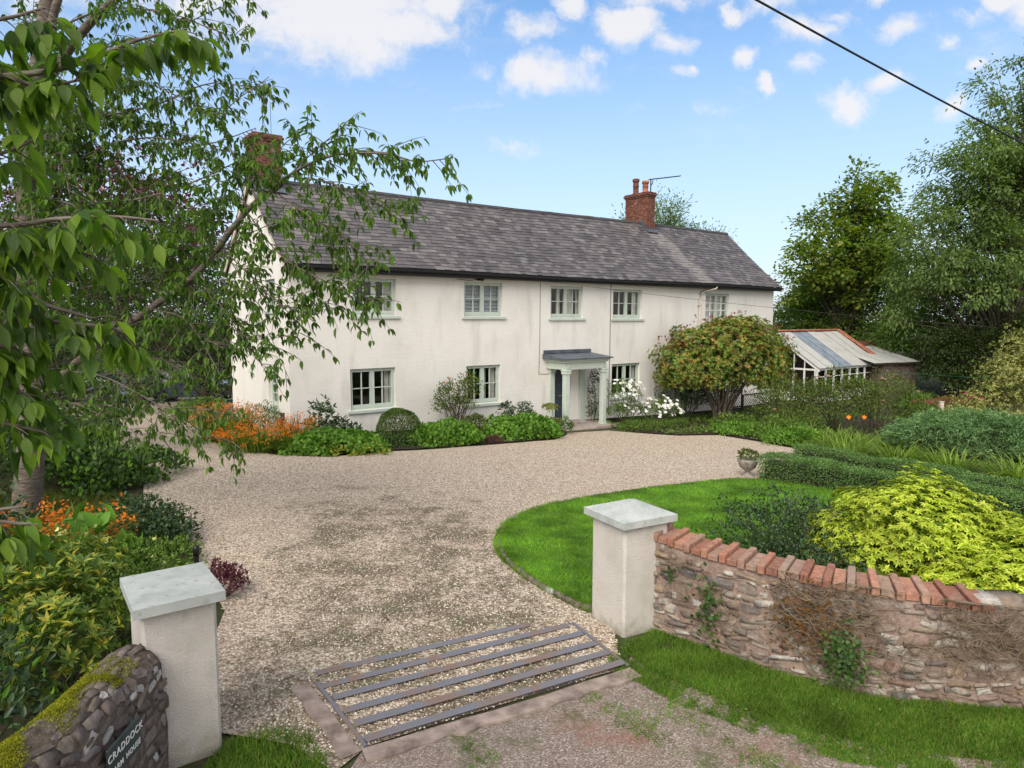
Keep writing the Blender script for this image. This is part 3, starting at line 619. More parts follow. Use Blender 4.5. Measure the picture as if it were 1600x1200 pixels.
# loose stones on the nearer gravel
def pebbles():
    n = 52000
    ys = 4.9 + (RNG.random(n) ** 1.7) * 8.5; xs = RNG.uniform(-6.5, 1.4, n)
    P = np.array(DRIVE); c = np.zeros(n, bool); j = len(P) - 1
    for i in range(len(P)):
        xi, yi = P[i]; xj, yj = P[j]
        with np.errstate(divide='ignore', invalid='ignore'):
            c ^= ((yi > ys) != (yj > ys)) & (xs < (xj - xi) * (ys - yi) / (yj - yi) + xi)
        j = i
    xs, ys = xs[c], ys[c]; n = len(xs)
    r = .011 * RNG.uniform(.5, 1.45, n)
    ov = np.array([(1, 0, 0), (0, 1, 0), (-1, 0, 0), (0, -1, 0), (0, 0, 1), (0, 0, -1)], float)
    V = ov[None] * (r[:, None, None] * RNG.uniform(.55, 1.2, (n, 6, 1)))
    a = RNG.uniform(0, 6.28, n); ca, sa = np.cos(a), np.sin(a)
    V = np.stack([V[..., 0] * ca[:, None] - V[..., 1] * sa[:, None], V[..., 0] * sa[:, None] + V[..., 1] * ca[:, None], V[..., 2] * .7], -1)
    V += np.stack([xs, ys, gzv(xs, ys) + .022], 1)[:, None]
    tt = np.array([(0, 1, 4), (1, 2, 4), (2, 3, 4), (3, 0, 4), (1, 0, 5), (2, 1, 5), (3, 2, 5), (0, 3, 5)])
    t = (tt[None] + (np.arange(n) * 6)[:, None, None]).reshape(-1, 3)
    tag(npmesh('gravel_stones', V.reshape(-1, 3), np.zeros((0, 4), int), t, M['pebble']), kind='stuff')
pebbles()
clover('verge_clover', VERGE, 15000, patchy(2.9, .55, 7.0))
# edging stones round the lawn
def rock(mb, c, ax, ay, az, h, mi=0, exp=.55, jit=.12, sm=True):
    """rounded block: half extents h=(a,b,c) on axes ax, ay, az"""
    g = np.array([(x, y, z) for x in (-1, 0, 1) for y in (-1, 0, 1) for z in (-1, 0, 1) if (x, y, z) != (0, 0, 0)], float)
    nn = nrm(g); q = np.sign(nn) * np.abs(nn) ** exp; q = q + RNG.normal(0, jit, q.shape)
    V = np.array(c) + q[:, :1] * h[0] * np.array(ax) + q[:, 1:2] * h[1] * np.array(ay) + q[:, 2:3] * h[2] * np.array(az)
    mb.add(V, ROCKF, mi, sm)
_g = [(x, y, z) for x in (-1, 0, 1) for y in (-1, 0, 1) for z in (-1, 0, 1) if (x, y, z) != (0, 0, 0)]
_ix = {p: i for i, p in enumerate(_g)}; ROCKF = []
for ax_ in range(3):
    for sg in (-1, 1):
        for a in (-1, 0):
            for b in (-1, 0):
                q = []
                for da, db in ((0, 0), (1, 0), (1, 1), (0, 1)):
                    p = [0, 0, 0]; p[ax_] = sg; p[(ax_ + 1) % 3] = a + da; p[(ax_ + 2) % 3] = b + db; q.append(_ix[tuple(p)])
                ROCKF.append(q if sg > 0 else q[::-1])
mb = MB()
edge = [p for p in LAWN if p[0] < 1.2 and p[1] < 12.6]
for i in range(len(LAWN)):
    a = Vector(LAWN[i]); b = Vector(LAWN[(i + 1) % len(LAWN)])
    if min(a.x, b.x) < 5.2 and a.y > 7.3 and a.x < 6 and not (a.x > 2 and a.y < 13):
        k = max(1, int((b - a).length / .22)); d = (b - a).normalized()
        for j in range(k):
            p = a.lerp(b, (j + .5) / k); nvec = Vector((d.y, -d.x))
            rock(mb, (p.x, p.y, gz(p.x, p.y) + .035), (d.x, d.y, 0), (nvec.x, nvec.y, 0), (0, 0, 1), (.10, .035, .05), 0, .5, .1)
o = mb.build('lawn_edging', M['rubble_dark']); tag(o, kind='structure')

# ------------------------------------------------------------------ the farmhouse
house = thing('farmhouse', 'long white rendered two-storey farmhouse with grey slate roof and sage green casement windows', 'house', (HP[0], HP[1], 0))
HL, HDP = 25.1, 6.2
def HM(s, o, z):
    p = HP + HD * s + HN * o; return (p[0], p[1], z)
# openings on the front: s0,s1,z0,z1,rows,sill,lining
WIN = [(2.07, 3.56, 3.40, 4.58, 2, True, 'dark'), (1.93, 3.50, .40, 1.72, 2, True, 'dark'), (6.20, 7.85, 3.38, 4.58, 2, True, 'blind'), (6.28, 7.75, .26, 1.64, 2, True, 'side'),
       (10.14, 11.80, 3.33, 4.56, 2, True, 'half'), (13.5, 15.23, 3.31, 4.52, 2, True, 'right'), (13.48, 15.18, .02, 1.42, 2, True, 'right'), (19.57, 21.35, 2.85, 4.48, 4, False, 'lace')]
DOOR = (10.33, 11.2, -.70, 1.36)
holes = [wv[:4] for wv in WIN] + [DOOR]
mb = MB()
def sheetwall(mb, holes, a0, a1, z0, z1, Mf):
    sa = sorted({a0, a1, *[h[0] for h in holes], *[h[1] for h in holes]}); sz = sorted({z0, z1, *[h[2] for h in holes], *[h[3] for h in holes]})
    for i in range(len(sa) - 1):
        for j in range(len(sz) - 1):
            ca, cz = (sa[i] + sa[i + 1]) / 2, (sz[j] + sz[j + 1]) / 2
            if any(h[0] < ca < h[1] and h[2] < cz < h[3] for h in holes): continue
            mb.add([Mf(sa[i], sz[j]), Mf(sa[i + 1], sz[j]), Mf(sa[i + 1], sz[j + 1]), Mf(sa[i], sz[j + 1])], [(0, 1, 2, 3)])
sheetwall(mb, holes, 0, HL, -1.9, 4.98, lambda a, z: HM(a, 0, z))
for h in holes:
    d = -.30
    for (a0, z0, a1, z1) in ((h[0], h[2], h[0], h[3]), (h[1], h[2], h[1], h[3]), (h[0], h[3], h[1], h[3]), (h[0], h[2], h[1], h[2])):
        mb.add([HM(a0, 0, z0), HM(a1, 0, z1), HM(a1, d, z1), HM(a0, d, z0)], [(0, 1, 2, 3)])
GW = [(-1.95, -1.02, .52, 1.62), (-1.95, -1.02, 3.55, 4.52)]       # gable openings (o0,o1,z0,z1)
sheetwall(mb, GW, -HDP, 0, -1.9, 4.98, lambda a, z: HM(0, a, z))
for h in GW:
    for (a0, z0, a1, z1) in ((h[0], h[2], h[0], h[3]), (h[1], h[2], h[1], h[3]), (h[0], h[3], h[1], h[3]), (h[0], h[2], h[1], h[2])):
        mb.add([HM(0, a0, z0), HM(0, a1, z1), HM(.25, a1, z1), HM(.25, a0, z0)], [(0, 1, 2, 3)])
sheetwall(mb, [], -HDP, 0, -1.9, 4.98, lambda a, z: HM(HL, a, z)); sheetwall(mb, [], 0, HL, -1.9, 4.98, lambda a, z: HM(a, -HDP, z))
for s_ in (0, HL): mb.add([HM(s_, 0, 4.98), HM(s_, -HDP, 4.98), HM(s_, -HDP / 2, 7.72 + .1 * s_ / HL)], [(0, 1, 2)])
mb.build('wall', M['wall'], house, False)
mb = MB()
for i in range(25):
    a, b = i, min(HL, i + 1.0)
    if i == 12: mb.build('plinth', M['plinth'], house); mb = MB()
    if b > 9.9 and a < 12.0: continue
    f = lambda s: gz(*hw(s, 0)[:2]) + .17
    mb.add([HM(a, .012, -1.9), HM(b, .012, -1.9), HM(b, .012, f(b)), HM(a, .012, f(a)), HM(b, 0, f(b)), HM(a, 0, f(a))], [(0, 1, 2, 3), (3, 2, 4, 5)])
mb.build('plinth', M['plinth'], house)
# roof
RE_O, RE_Z, RR_O = .32, 4.90, -HDP / 2
def ridge_z(s): return 7.84 + .13 * s / HL + .02 * math.sin(s * .4 + 1)
def eave_z(s): return RE_Z + .02 * math.sin(s * .4)
def roofpt(s, t, h=0.0):                 # t 0 at the eave, 1 at the ridge, h off the slope
    o = RE_O + (RR_O - RE_O) * t; z = eave_z(s) + (ridge_z(s) - eave_z(s)) * t - .05 * math.sin(math.pi * t) * (1 + .5 * math.sin(s * .8))
    return Vector(HM(s, o + h * .66, z + h * .75))
S0, S1 = -.14, 25.28
mb = MB(); NS = 60
for back in (0, 1):
    for i in range(NS):
        for j in range(4):
            c = []
            for (a, b) in ((i, j), (i + 1, j), (i + 1, j + 1), (i, j + 1)):
                s_ = S0 + (S1 - S0) * a / NS; t_ = b / 4
                if back:
                    p = roofpt(s_, t_, 0); o = RE_O + (RR_O - RE_O) * t_; p = Vector(HM(s_, 2 * RR_O - o, p.z))
                else: p = roofpt(s_, t_, -.02)
                c.append(p)
            mb.add(c, [(0, 1, 2, 3)], 0, False)
roof = mb.build('roof', M['deck'], house)
mb = MB(); NC = 23
for c in range(NC):
    s_ = S0 - random.uniform(0, .14); t0 = c / NC; t1 = (c + 1.06) / NC
    while s_ < S1:
        wd = random.uniform(.22, .34); a = max(S0, s_) + .003; b = min(S1, s_ + wd) - .003; s_ += wd
        if b - a < .05: continue
        dz = random.uniform(0, .008); dt = random.uniform(-.004, .003) if random.random() < .9 else random.uniform(-.014, .004)
        lo = .020 + dz; hi = .004 + dz * .5
        ta, tb = max(-.004, t0 + dt), min(1, t1)
        lb = lo + random.uniform(-.004, .006)
        v = [roofpt(a, ta, lo), roofpt(b, ta, lb), roofpt(b, tb, hi), roofpt(a, tb, hi), roofpt(a, ta, lo - .016), roofpt(b, ta, lb - .016), roofpt(b, tb, hi - .014), roofpt(a, tb, hi - .014)]
        mb.add(v, [(0, 1, 2, 3), (0, 4, 5, 1), (0, 3, 7, 4), (1, 5, 6, 2)])
mb.build('slates', M['slate'], roof, False)
mb = MB(); s_ = S0
while s_ < S1:
    e = min(S1, s_ + .44); q = []
    for sx in (s_ + .004, e - .004):
        z = ridge_z(sx) + .03 + random.uniform(-.006, .006)
        q += [HM(sx, RR_O + .15, z - .11), HM(sx, RR_O + .05, z - .005), HM(sx, RR_O - .05, z - .005), HM(sx, RR_O - .15, z - .11)]
    mb.add(q, [(0, 1, 5, 4), (1, 2, 6, 5), (2, 3, 7, 6), (0, 3, 2, 1), (4, 5, 6, 7)]); s_ = e
mb.build('ridge_tiles', M['deck'], roof)
# gutter, fascia, bargeboard
mb = MB()
for i in range(40):
    a = S0 + (S1 - S0) * i / 40; b = S0 + (S1 - S0) * (i + 1) / 40
    za, zb = eave_z(a) - .035, eave_z(b) - .035
    pr = [(.34, 0), (.345, -.06), (.38, -.09), (.42, -.09), (.45, -.06), (.455, .0), (.44, .0), (.36, -.02)]
    va = [HM(a, o, za + z) for o, z in pr]; vb = [HM(b, o, zb + z) for o, z in pr]
    mb.add(va + vb, [(k, k + 1, 9 + k, 8 + k) for k in range(7)])
mb.build('gutter', M['black'], house, False)
mb = MB(); mb.box(HM, .02, HL - .02, .003, .3, 4.70, 4.735); mb.box(HM, S0, S1, .30, .335, 4.70, 4.86)
mb.build('fascia', M['plinth'], house)
mb = MB()
for sgn in (0, 1):
    for (sa, sb) in ((-.12, -.085), (25.2, 25.235)):
        q = []; mb = MB()
        for s_ in (sa, sb):
            for t in (0.02, .99):
                o = RE_O + (RR_O - RE_O) * t
                if sgn: o = 2 * RR_O - o
                z = eave_z(0) + (ridge_z(0) - eave_z(0)) * t - .05
                q += [HM(s_, o, z), HM(s_, o, z - .2)]
        mb.add(q, [(0, 2, 3, 1), (4, 5, 7, 6), (0, 4, 6, 2), (1, 3, 7, 5), (0, 1, 5, 4), (2, 6, 7, 3)]); mb.build('bargeboard', M['cream'], house)
# windows
def casement(a0, a1, z0, z1, rows, sill, lining, Mf, lights=2, rec=-.10, cols=2):
    """Mf(a, o, z): a along the wall, o outwards"""
    mb = MB(); f = .06; o0, o1 = rec - .09, rec
    B = lambda *q: mb.box(Mf, *q)
    B(a0, a0 + f, o0, o1, z0, z1); B(a1 - f, a1, o0, o1, z0, z1); B(a0 + f, a1 - f, o0, o1, z1 - f, z1); B(a0 + f, a1 - f, o0, o1, z0, z0 + f)
    n = lights; iw = (a1 - a0 - 2 * f)
    for k in range(1, n): B(a0 + f + iw * k / n - .03, a0 + f + iw * k / n + .03, o0, o1, z0 + f, z1 - f)
    for k in range(n):
        l = a0 + f + iw * k / n + (.032 if k else .002); r = a0 + f + iw * (k + 1) / n - (.032 if k < n - 1 else .002)
        sb, st, sr = .10, .045, .042; oo0, oo1 = o0 + .015, o1 + .012
        B(l, l + sr, oo0, oo1, z0 + f + .002, z1 - f - .002); B(r - sr, r, oo0, oo1, z0 + f + .002, z1 - f - .002)
        B(l + sr, r - sr, oo0, oo1, z1 - f - st, z1 - f - .002); B(l + sr, r - sr, oo0, oo1, z0 + f + .002, z0 + f + sb)
    wn = mb.build('window', M['sage'], house)
    mb = MB()
    for k in range(n):
        l = a0 + f + iw * k / n + .074; r = a0 + f + iw * (k + 1) / n - .074; zb, zt = z0 + f + .10, z1 - f - .045
        for c in range(1, cols): mb.box(Mf, l + (r - l) * c / cols - .013, l + (r - l) * c / cols + .013, o0 + .03, o1 + .002, zb, zt)
        for c in range(1, rows): mb.box(Mf, l, r, o0 + .032, o1 + .000, zb + (zt - zb) * c / rows - .013, zb + (zt - zb) * c / rows + .013)
    mb.build('glazing_bars', M['sage'] if lining != 'lace' else M['whitepaint'], wn)
    mb = MB(); mb.add([Mf(a0 + f, o0 + .045, z0 + f), Mf(a1 - f, o0 + .045, z0 + f), Mf(a1 - f, o0 + .045, z1 - f), Mf(a0 + f, o0 + .045, z1 - f)], [(0, 1, 2, 3)])
    mb.build('pane', M['glass'], wn)
    if sill:
        mb = MB(); mb.box(Mf, a0 - .11, a1 + .13, rec + .015, .07, z0 - .10, z0 - .004, 0, .008); mb.build('sill', M['sage'], wn)
    # lining behind the glass
    mb = MB(); oc = o0 - .10
    def cloth(l, r, zt, zb, amp=.03, fr=38):
        k = max(8, int((r - l) / .02)); vs = []
        for i in range(k + 1):
            a = l + (r - l) * i / k; oo = oc + amp * math.sin(a * fr) + amp * .5 * math.sin(a * fr * .43 + 1)
            vs += [Mf(a, oo, zb), Mf(a, oo, zt)]
        mb.add(vs, [(2 * i, 2 * i + 2, 2 * i + 3, 2 * i + 1) for i in range(k)], 0, True)
    wdt = a1 - a0
    if lining == 'blind':
        k = 9
        for i in range(k):
            za = z0 + .05 + (z1 - z0 - .1) * i / k; zb2 = z0 + .05 + (z1 - z0 - .1) * (i + 1) / k
            mb.add([Mf(a0 + .05, oc + .06, za), Mf(a1 - .05, oc + .06, za), Mf(a1 - .05, oc, zb2), Mf(a0 + .05, oc, zb2)], [(0, 1, 2, 3)])
        mb.build('blind', M['blind'], wn, False)
    elif lining == 'lace':
        cloth(a0 + .03, a1 - .03, z1, z0, .04, 30); mb.build('curtain', M['curtain'], wn, False)
    elif lining == 'half':
        cloth(a0 + .62 * wdt, a0 + .80 * wdt, z1, z0); cloth(a1 - .12, a1 - .03, z1, z0); cloth(a0 + .3 * wdt, a0 + .42 * wdt, z1, z0); mb.build('curtain', M['curtain'], wn, False)
    else:
        cloth(a0 + .82 * wdt, a1 - .03, z1, z0)
        if lining == 'side': cloth(a0 + .56 * wdt, a0 + .68 * wdt, z1, z0)
        mb.build('curtain', M['curtain'], wn, False)
    return wn
for wv in WIN: casement(*wv, lambda a, o, z: HM(a, o, z))
for g_ in GW:
    casement(g_[0], g_[1], g_[2], g_[3], 3 if g_[2] < 2 else 2, True, 'right', lambda a, o, z: HM(-o, a, z), 1)
# near-black box behind the windows; its colour stands in for unlit rooms
mb = MB(); mb.box(HM, .4, HL - .4, -HDP + .4, -1.6, -1.2, 4.85); mb.build('unlit_room_box', M['dark'], house)
# front door and porch
mb = MB(); d = DOOR
mb.box(HM, d[0] + .02, d[1] - .02, -.16, -.11, d[2] + .01, d[3] - .02)
for (zz0, zz1) in ((-.52, .2), (.34, .78), (.86, 1.22)):
    for (aa, bb) in ((d[0] + .12, d[0] + .40), (d[0] + .47, d[1] - .12)): mb.box(HM, aa, bb, -.11, -.095, zz0, zz1, 0, .005)
door = mb.build('front_door', M['bluedoor'], house)
mb = MB(); mb.lathe(HM(d[0] + .14, -.07, .28), [(.012, 0), (.03, .01), (.03, .04), (.01, .05)], 10); mb.build('handle', M['steel'], door)
mb = MB(); mb.box(HM, d[0] + .30, d[0] + .52, -.094, -.085, .26, .31); mb.build('letter_plate', M['steel'], door)
mb = MB(); PS0, PS1, PO = 9.86, 12.14, 1.16
ZP = 1.40
mb.box(HM, PS0 + .09, PS1 - .09, .003, PO - .06, ZP, ZP + .25, 0)
mb.box(HM, PS0 + .02, PS1 - .02, .003, PO + .01, ZP + .252, ZP + .32, 0, .01)
mb.box(HM, PS0 - .04, PS1 + .04, .003, PO + .07, ZP + .322, ZP + .38, 0, .012)
porch = mb.build('porch_canopy', M['sage'], house)
mb = MB()
mb.add([HM(PS0 - .12, .003, ZP + .56), HM(PS1 + .12, .003, ZP + .56), HM(PS1 + .12, PO + .14, ZP + .43), HM(PS0 - .12, PO + .14, ZP + .43),
        HM(PS0 - .12, .003, ZP + .383), HM(PS1 + .12, .003, ZP + .383), HM(PS1 + .12, PO + .14, ZP + .383), HM(PS0 - .12, PO + .14, ZP + .383)],
       [(0, 1, 2, 3), (4, 7, 6, 5), (0, 3, 7, 4), (1, 5, 6, 2), (2, 6, 7, 3)])
mb.build('lead_roof', M['lead'], porch)
mb = MB(); mb.box(HM, PS0 - .08, PS1 + .1, .004, .06, ZP + .565, ZP + .70, 0, .01)
for k in range(4): mb.box(HM, PS0 + .4 + k * .5, PS0 + .43 + k * .5, .06, .075, ZP + .565, ZP + .69)
mb.build('lead_flashing', M['lead'], porch)
def post(s0, s1, o0, o1, zb, name, mat='sage'):
    mb = MB(); mb.box(HM, s0, s1, o0, o1, zb + .14, ZP - .002, 0, .012); mb.box(HM, s0 - .025, s1 + .025, o0 - (.025 if o0 > .1 else 0), o1 + .025, zb, zb + .138, 0, .01)
    mb.box(HM, s0 - .03, s1 + .03, o0 - (.03 if o0 > .1 else 0), o1 + .03, ZP - .17, ZP - .003, 0, .01)
    mb.box(HM, s0 - .045, s1 + .045, o0 - (.045 if o0 > .1 else 0), o1 + .045, ZP - .06, ZP - .004, 0, .01)
    if o0 > .1:                       # carved scroll on the face
        for sg in (-1, 1):
            mb.tube([HM((s0 + s1) / 2 + sg * (.02 + .06 * k / 4), o1 + .035, ZP + .06 + .1 * (1 - k / 4) - .06 * (k / 4) ** 2) for k in range(5)], .012, 5)
    return mb.build(name, M[mat], porch)
post(9.93, 10.15, .94, 1.14, -.78, 'porch_column'); post(11.86, 12.06, .94, 1.14, -.86, 'porch_column')
post(10.06, 10.30, .003, .10, -.74, 'pilaster'); post(11.62, 11.88, .003, .10, -.80, 'pilaster')
mb = MB(); mb.box(HM, 9.75, 12.45, .002, 1.5, -1.6, -.80, 0, .01); mb.box(HM, 10.3, 11.6, .003, .55, -.798, -.71, 0, .008); mb.build('porch_step', M['paving'], house)
# chimneys
def stack(s0, s1, o0, o1, zb, zt, pots, tall):
    mb = MB(); mb.box(HM, s0, s1, o0, o1, zb, zt - .22)
    mb.box(HM, s0 - .04, s1 + .04, o0 - .04, o1 + .04, zt - .219, zt - .145); mb.box(HM, s0 - .08, s1 + .08, o0 - .08, o1 + .08, zt - .144, zt - .07); mb.box(HM, s0 - .045, s1 + .045, o0 - .045, o1 + .045, zt - .069, zt)
    ch = mb.build('chimney', M['brick'], house)
    for (ps, po, h) in pots:
        m2 = MB(); m2.lathe(HM(ps, po, zt - .02), [(.17, 0), (.165, .08), (.14, .10), (.135, h * .5), (.15, h * .52), (.15, h * .6), (.138, h * .62), (.14, h - .14), (.175, h - .12), (.175, h - .03), (.15, h), (.10, h)], 16)
        m2.build('chimney_pot', M['brick'] if h > .62 else M['terracotta'], ch)
    m2 = MB(); fl = 0
    k = 7
    for i in range(k):                  # stepped lead up the slope on both cheeks
        oa = o1 - (o1 - RR_O) * i / k; ob = o1 - (o1 - RR_O) * (i + 1) / k
        f = lambda o: eave_z(s0) + (ridge_z(s0) - eave_z(s0)) * (RE_O - o) / (RE_O - RR_O)
        if oa > RR_O: m2.box(HM, s0 - .012, s0 - .003, ob, oa, f(oa) - .05, f(ob) + .14)
        if oa > RR_O: m2.box(HM, s1 + .003, s1 + .012, ob, oa, f(oa) - .05, f(ob) + .14)
    f0 = eave_z(s0) + (ridge_z(s0) - eave_z(s0)) * (RE_O - o1) / (RE_O - RR_O)
    m2.box(HM, s0 - .02, s1 + .02, o1 + .003, o1 + .012, f0 - .02, f0 + .12)
    m2.add([HM(s0 - .1, o1 + .01, f0 + .06), HM(s1 + .1, o1 + .01, f0 + .06), HM(s1 + .1, o1 + .2, f0 - .10), HM(s0 - .1, o1 + .2, f0 - .10)], [(0, 1, 2, 3)])
    m2.build('lead_flashing', M['lead'], ch); return ch
stack(18.38, 18.92, -4.05, -2.62, 6.6, 9.36, [(18.64, -3.62, .78), (18.66, -3.02, .60)], True)
stack(.02, .88, -3.62, -2.66, 6.6, 9.22, [], False)
mb = MB(); mb.tube([HM(19.02, -3.0, 8.6), HM(19.02, -3.0, 10.02)], .03, 6)
b0 = Vector(HM(18.85, -2.95, 10.02)); b1 = b0 + Vector((1.55, .25, .22))
mb.tube([b0, b1], .026, 6); dirn = (b1 - b0).normalized(); crs = dirn.cross(Vector((0, 0, 1))).normalized()
for k in range(9):
    p = b0.lerp(b1, k / 8.0); l = .16 - .008 * k; mb.tube([p - crs * l, p + crs * l], .018, 5)
mb.tube([HM(19.02, -3.0, 9.75), HM(19.25, -3.1, 9.90), HM(19.3, -3.12, 10.06)], .022, 5)
mb.build('tv_aerial', M['black'], house)
mb = MB(); mb.tube([HM(.55, -3.4, 9.2), HM(.55, -3.4, 10.9)], .012, 6); mb.tube([HM(.75, -3.2, 9.2), HM(.75, -3.2, 10.4)], .008, 6)
mb.build('rod_aerial', M['black'], house)
# rainwater pipe, flood light, service cables
mb = MB(); mb.tube([HM(19.86, .40, 4.78), HM(19.82, .36, 4.68), HM(19.3, .12, 4.56), HM(19.1, .09, 4.46), HM(19.05, .08, 4.2), HM(19.05, .08, -.9)], .045, 10)
for z in (3.9, 2.2, .6): mb.box(HM, 18.97, 19.13, .002, .13, z, z + .05)
mb.build('downpipe', M['cream'], house)
mb = MB(); mb.box(HM, 6.72, 6.92, .003, .04, 4.64, 4.80, 0, .008); mb.tube([HM(6.82, .04, 4.72), HM(6.82, .12, 4.70)], .02, 6)
mb.lathe(HM(6.87, .16, 4.62), [(.03, 0), (.07, .03), (.075, .09), (.04, .13)], 12); mb.build('flood_light', M['black'], house)
mb = MB(); mb.tube([HM(9.62, .012, 4.68), HM(9.6, .012, 2.4), HM(9.56, .012, 1.2), HM(10.1, .012, 1.18)], .007, 5); mb.build('wall_cable', M['rust'], house); mb = MB(); mb.tube([HM(13.36, .014, 4.68), HM(13.34, .014, 2), HM(13.30, .014, -.7)], .011, 5); mb.build('wall_cable', M['rust'], house); mb = MB()
mb.tube([HM(5.9, .012, 4.66), HM(6.5, .012, 4.62), HM(6.75, .012, 4.70)], .008, 5); mb.build('wall_cable', M['rust'], house)
# wires in the air
def sag(a, b, d, n=16): return [Vector(a).lerp(Vector(b), i / n) - Vector((0, 0, d * 4 * (i / n) * (1 - i / n))) for i in range(n + 1)]
mb = MB(); mb.tube(sag(at(1120, -35, 9.5), at(1720, 285, 15), .05), .0155, 6); o = mb.build('overhead_cable', M['black']); tag(o, 'thick black overhead cable crossing the sky at top right', 'cable')
mb = MB(); mb.tube(sag(HM(9.75, .1, 4.72), at(1560, 512, 25), .12), .007, 5); o = mb.build('service_cable', M['rust']); tag(o, 'thin dark service cable slung across the house front to the right', 'cable')

# ------------------------------------------------------------------ greenhouse and shed behind it
GO = Vector((17.05, 38.0)); gD = Vector((HD[0], HD[1])); gB = -Vector((HN[0], HN[1]))
def GM(a, b, z): p = GO + gD * a + gB * b; return (p.x, p.y, z)
gr = thing('greenhouse', 'white lean-to greenhouse with pale sheet roof and terracotta coping beside the house', 'greenhouse', (17.05, 38, gz(17, 38)))
GE, GR_, GL, GDp, GB0 = .52, 2.50, 7.3, 2.8, gz(17.05, 38) - .1
mb = MB()
mb.box(GM, -.55, GL + .02, GDp, GDp + .3, GB0, GR_ + .02)
mb.box(GM, GL, GL + .28, 0, GDp - .003, GB0, GE)
mb.add([GM(GL, -.12, GE + .003), GM(GL, GDp - .004, GE + .003), GM(GL, GDp - .004, GR_ + .02), GM(GL, -.12, GE + .12), GM(GL + .28, -.12, GE + .003), GM(GL + .28, GDp - .004, GE + .003), GM(GL + .28, GDp - .004, GR_ + .02), GM(GL + .28, -.12, GE + .12)],
       [(0, 1, 2, 3), (4, 7, 6, 5), (0, 3, 7, 4), (3, 2, 6, 7), (0, 4, 5, 1), (1, 5, 6, 2)])
mb.build('rear_wall', M['brick'], gr)
mb = MB(); mb.box(GM, -.6, GL + .3, GDp - .04, GDp + .34, GR_ + .03, GR_ + .14, 0, .03)
for k in range(9):
    a, b = k / 9, (k + 1) / 9
    fz = lambda t: GE + .13 + (GR_ - GE - .09) * t; fb = lambda t: -.14 + (GDp + .1) * t
    mb.add([GM(GL - .05, fb(a), fz(a) - .004 * k), GM(GL + .33, fb(a), fz(a)), GM(GL + .33, fb(b), fz(b)), GM(GL - .05, fb(b), fz(b)), GM(GL - .05, fb(a), fz(a) + .09), GM(GL + .33, fb(a), fz(a) + .09), GM(GL + .33, fb(b), fz(b) + .075), GM(GL - .05, fb(b), fz(b) + .075)],
           [(0, 3, 2, 1), (4, 5, 6, 7), (0, 1, 5, 4), (1, 2, 6, 5), (2, 3, 7, 6), (3, 0, 4, 7)])
mb.build('coping', M['terracotta'], gr)
NPL = 8
for k in range(NPL):
    a0, a1 = -.08 + (GL - .0) * k / NPL, -.08 + GL * (k + 1) / NPL - .012
    mb = MB(); nw = 8
    vs = []
    for i in range(nw + 1):
        a = a0 + (a1 - a0) * i / nw; h = .012 * (i % 2)
        for t in (0, .5, 1): vs.append(GM(a, -.16 + (GDp + .10) * t, GE + .02 + (GR_ - GE - .04) * t + h + .015 * math.sin(k * 2.1)))
    mb.add(vs, [(3 * i + j, 3 * i + j + 1, 3 * i + j + 4, 3 * i + j + 3) for i in range(nw) for j in (0, 1)])
    o = mb.build('roof_sheet', M['bluesheet'] if k in (2, 3) else M['ghroof'], gr, False)
    if k in (2, 3): o['label'] = 'blue-grey translucent roof sheet'
mb = MB()
mb.box(GM, 0, GL - .01, 0, .08, GB0, GB0 + .6); mb.box(GM, 0, GL - .01, -.01, .07, GE - .12, GE); mb.box(GM, 0, .08, .09, GDp - .01, GE - .12, GE - .02); mb.box(GM, 0, .08, .09, GDp - .01, GB0, GB0 + .6)
for k in range(9):
    a = k * (GL - .1) / 8; mb.box(GM, a, a + .09, -.015, .075, GB0 + .61, GE - .121)
for k in range(5):
    b = .1 + k * (GDp - .2) / 4; mb.box(GM, -.004, .085, b, b + .08, GB0 + .61, GE - .121); zt = GE + (GR_ - GE) * (b + .1) / GDp - .06
    mb.box(GM, .01, .07, b + .02, b + .06, GE - .018, zt)
mb.add([GM(-.02, -.1, GE - .02), GM(-.02, GDp, GR_ - .05), GM(-.02, GDp, GR_ - .2), GM(-.02, -.1, GE - .17), GM(.07, -.1, GE - .02), GM(.07, GDp, GR_ - .05), GM(.07, GDp, GR_ - .2), GM(.07, -.1, GE - .17)],
       [(0, 1, 2, 3), (4, 7, 6, 5), (0, 4, 5, 1), (3, 2, 6, 7), (0, 3, 7, 4), (1, 5, 6, 2)])
for k in range(8):
    a0 = k * (GL - .1) / 8 + .09; a1 = (k + 1) * (GL - .1) / 8; mb.box(GM, a0 + .001, a1 - .001, .005, .045, GE - .5, GE - .46)
mb.build('frame', M['whitepaint'], gr)
mb = MB(); mb.add([GM(0.1, .03, GB0 + .6), GM(GL - .1, .03, GB0 + .6), GM(GL - .1, .03, GE - .12), GM(.1, .03, GE - .12)], [(0, 1, 2, 3)])
mb.add([GM(.04, .1, GB0 + .6), GM(.04, GDp - .1, GB0 + .6), GM(.04, GDp - .1, GR_ - .15), GM(.04, .1, GE - .1)], [(0, 1, 2, 3)]); mb.build('glazing', M['glass'], gr)
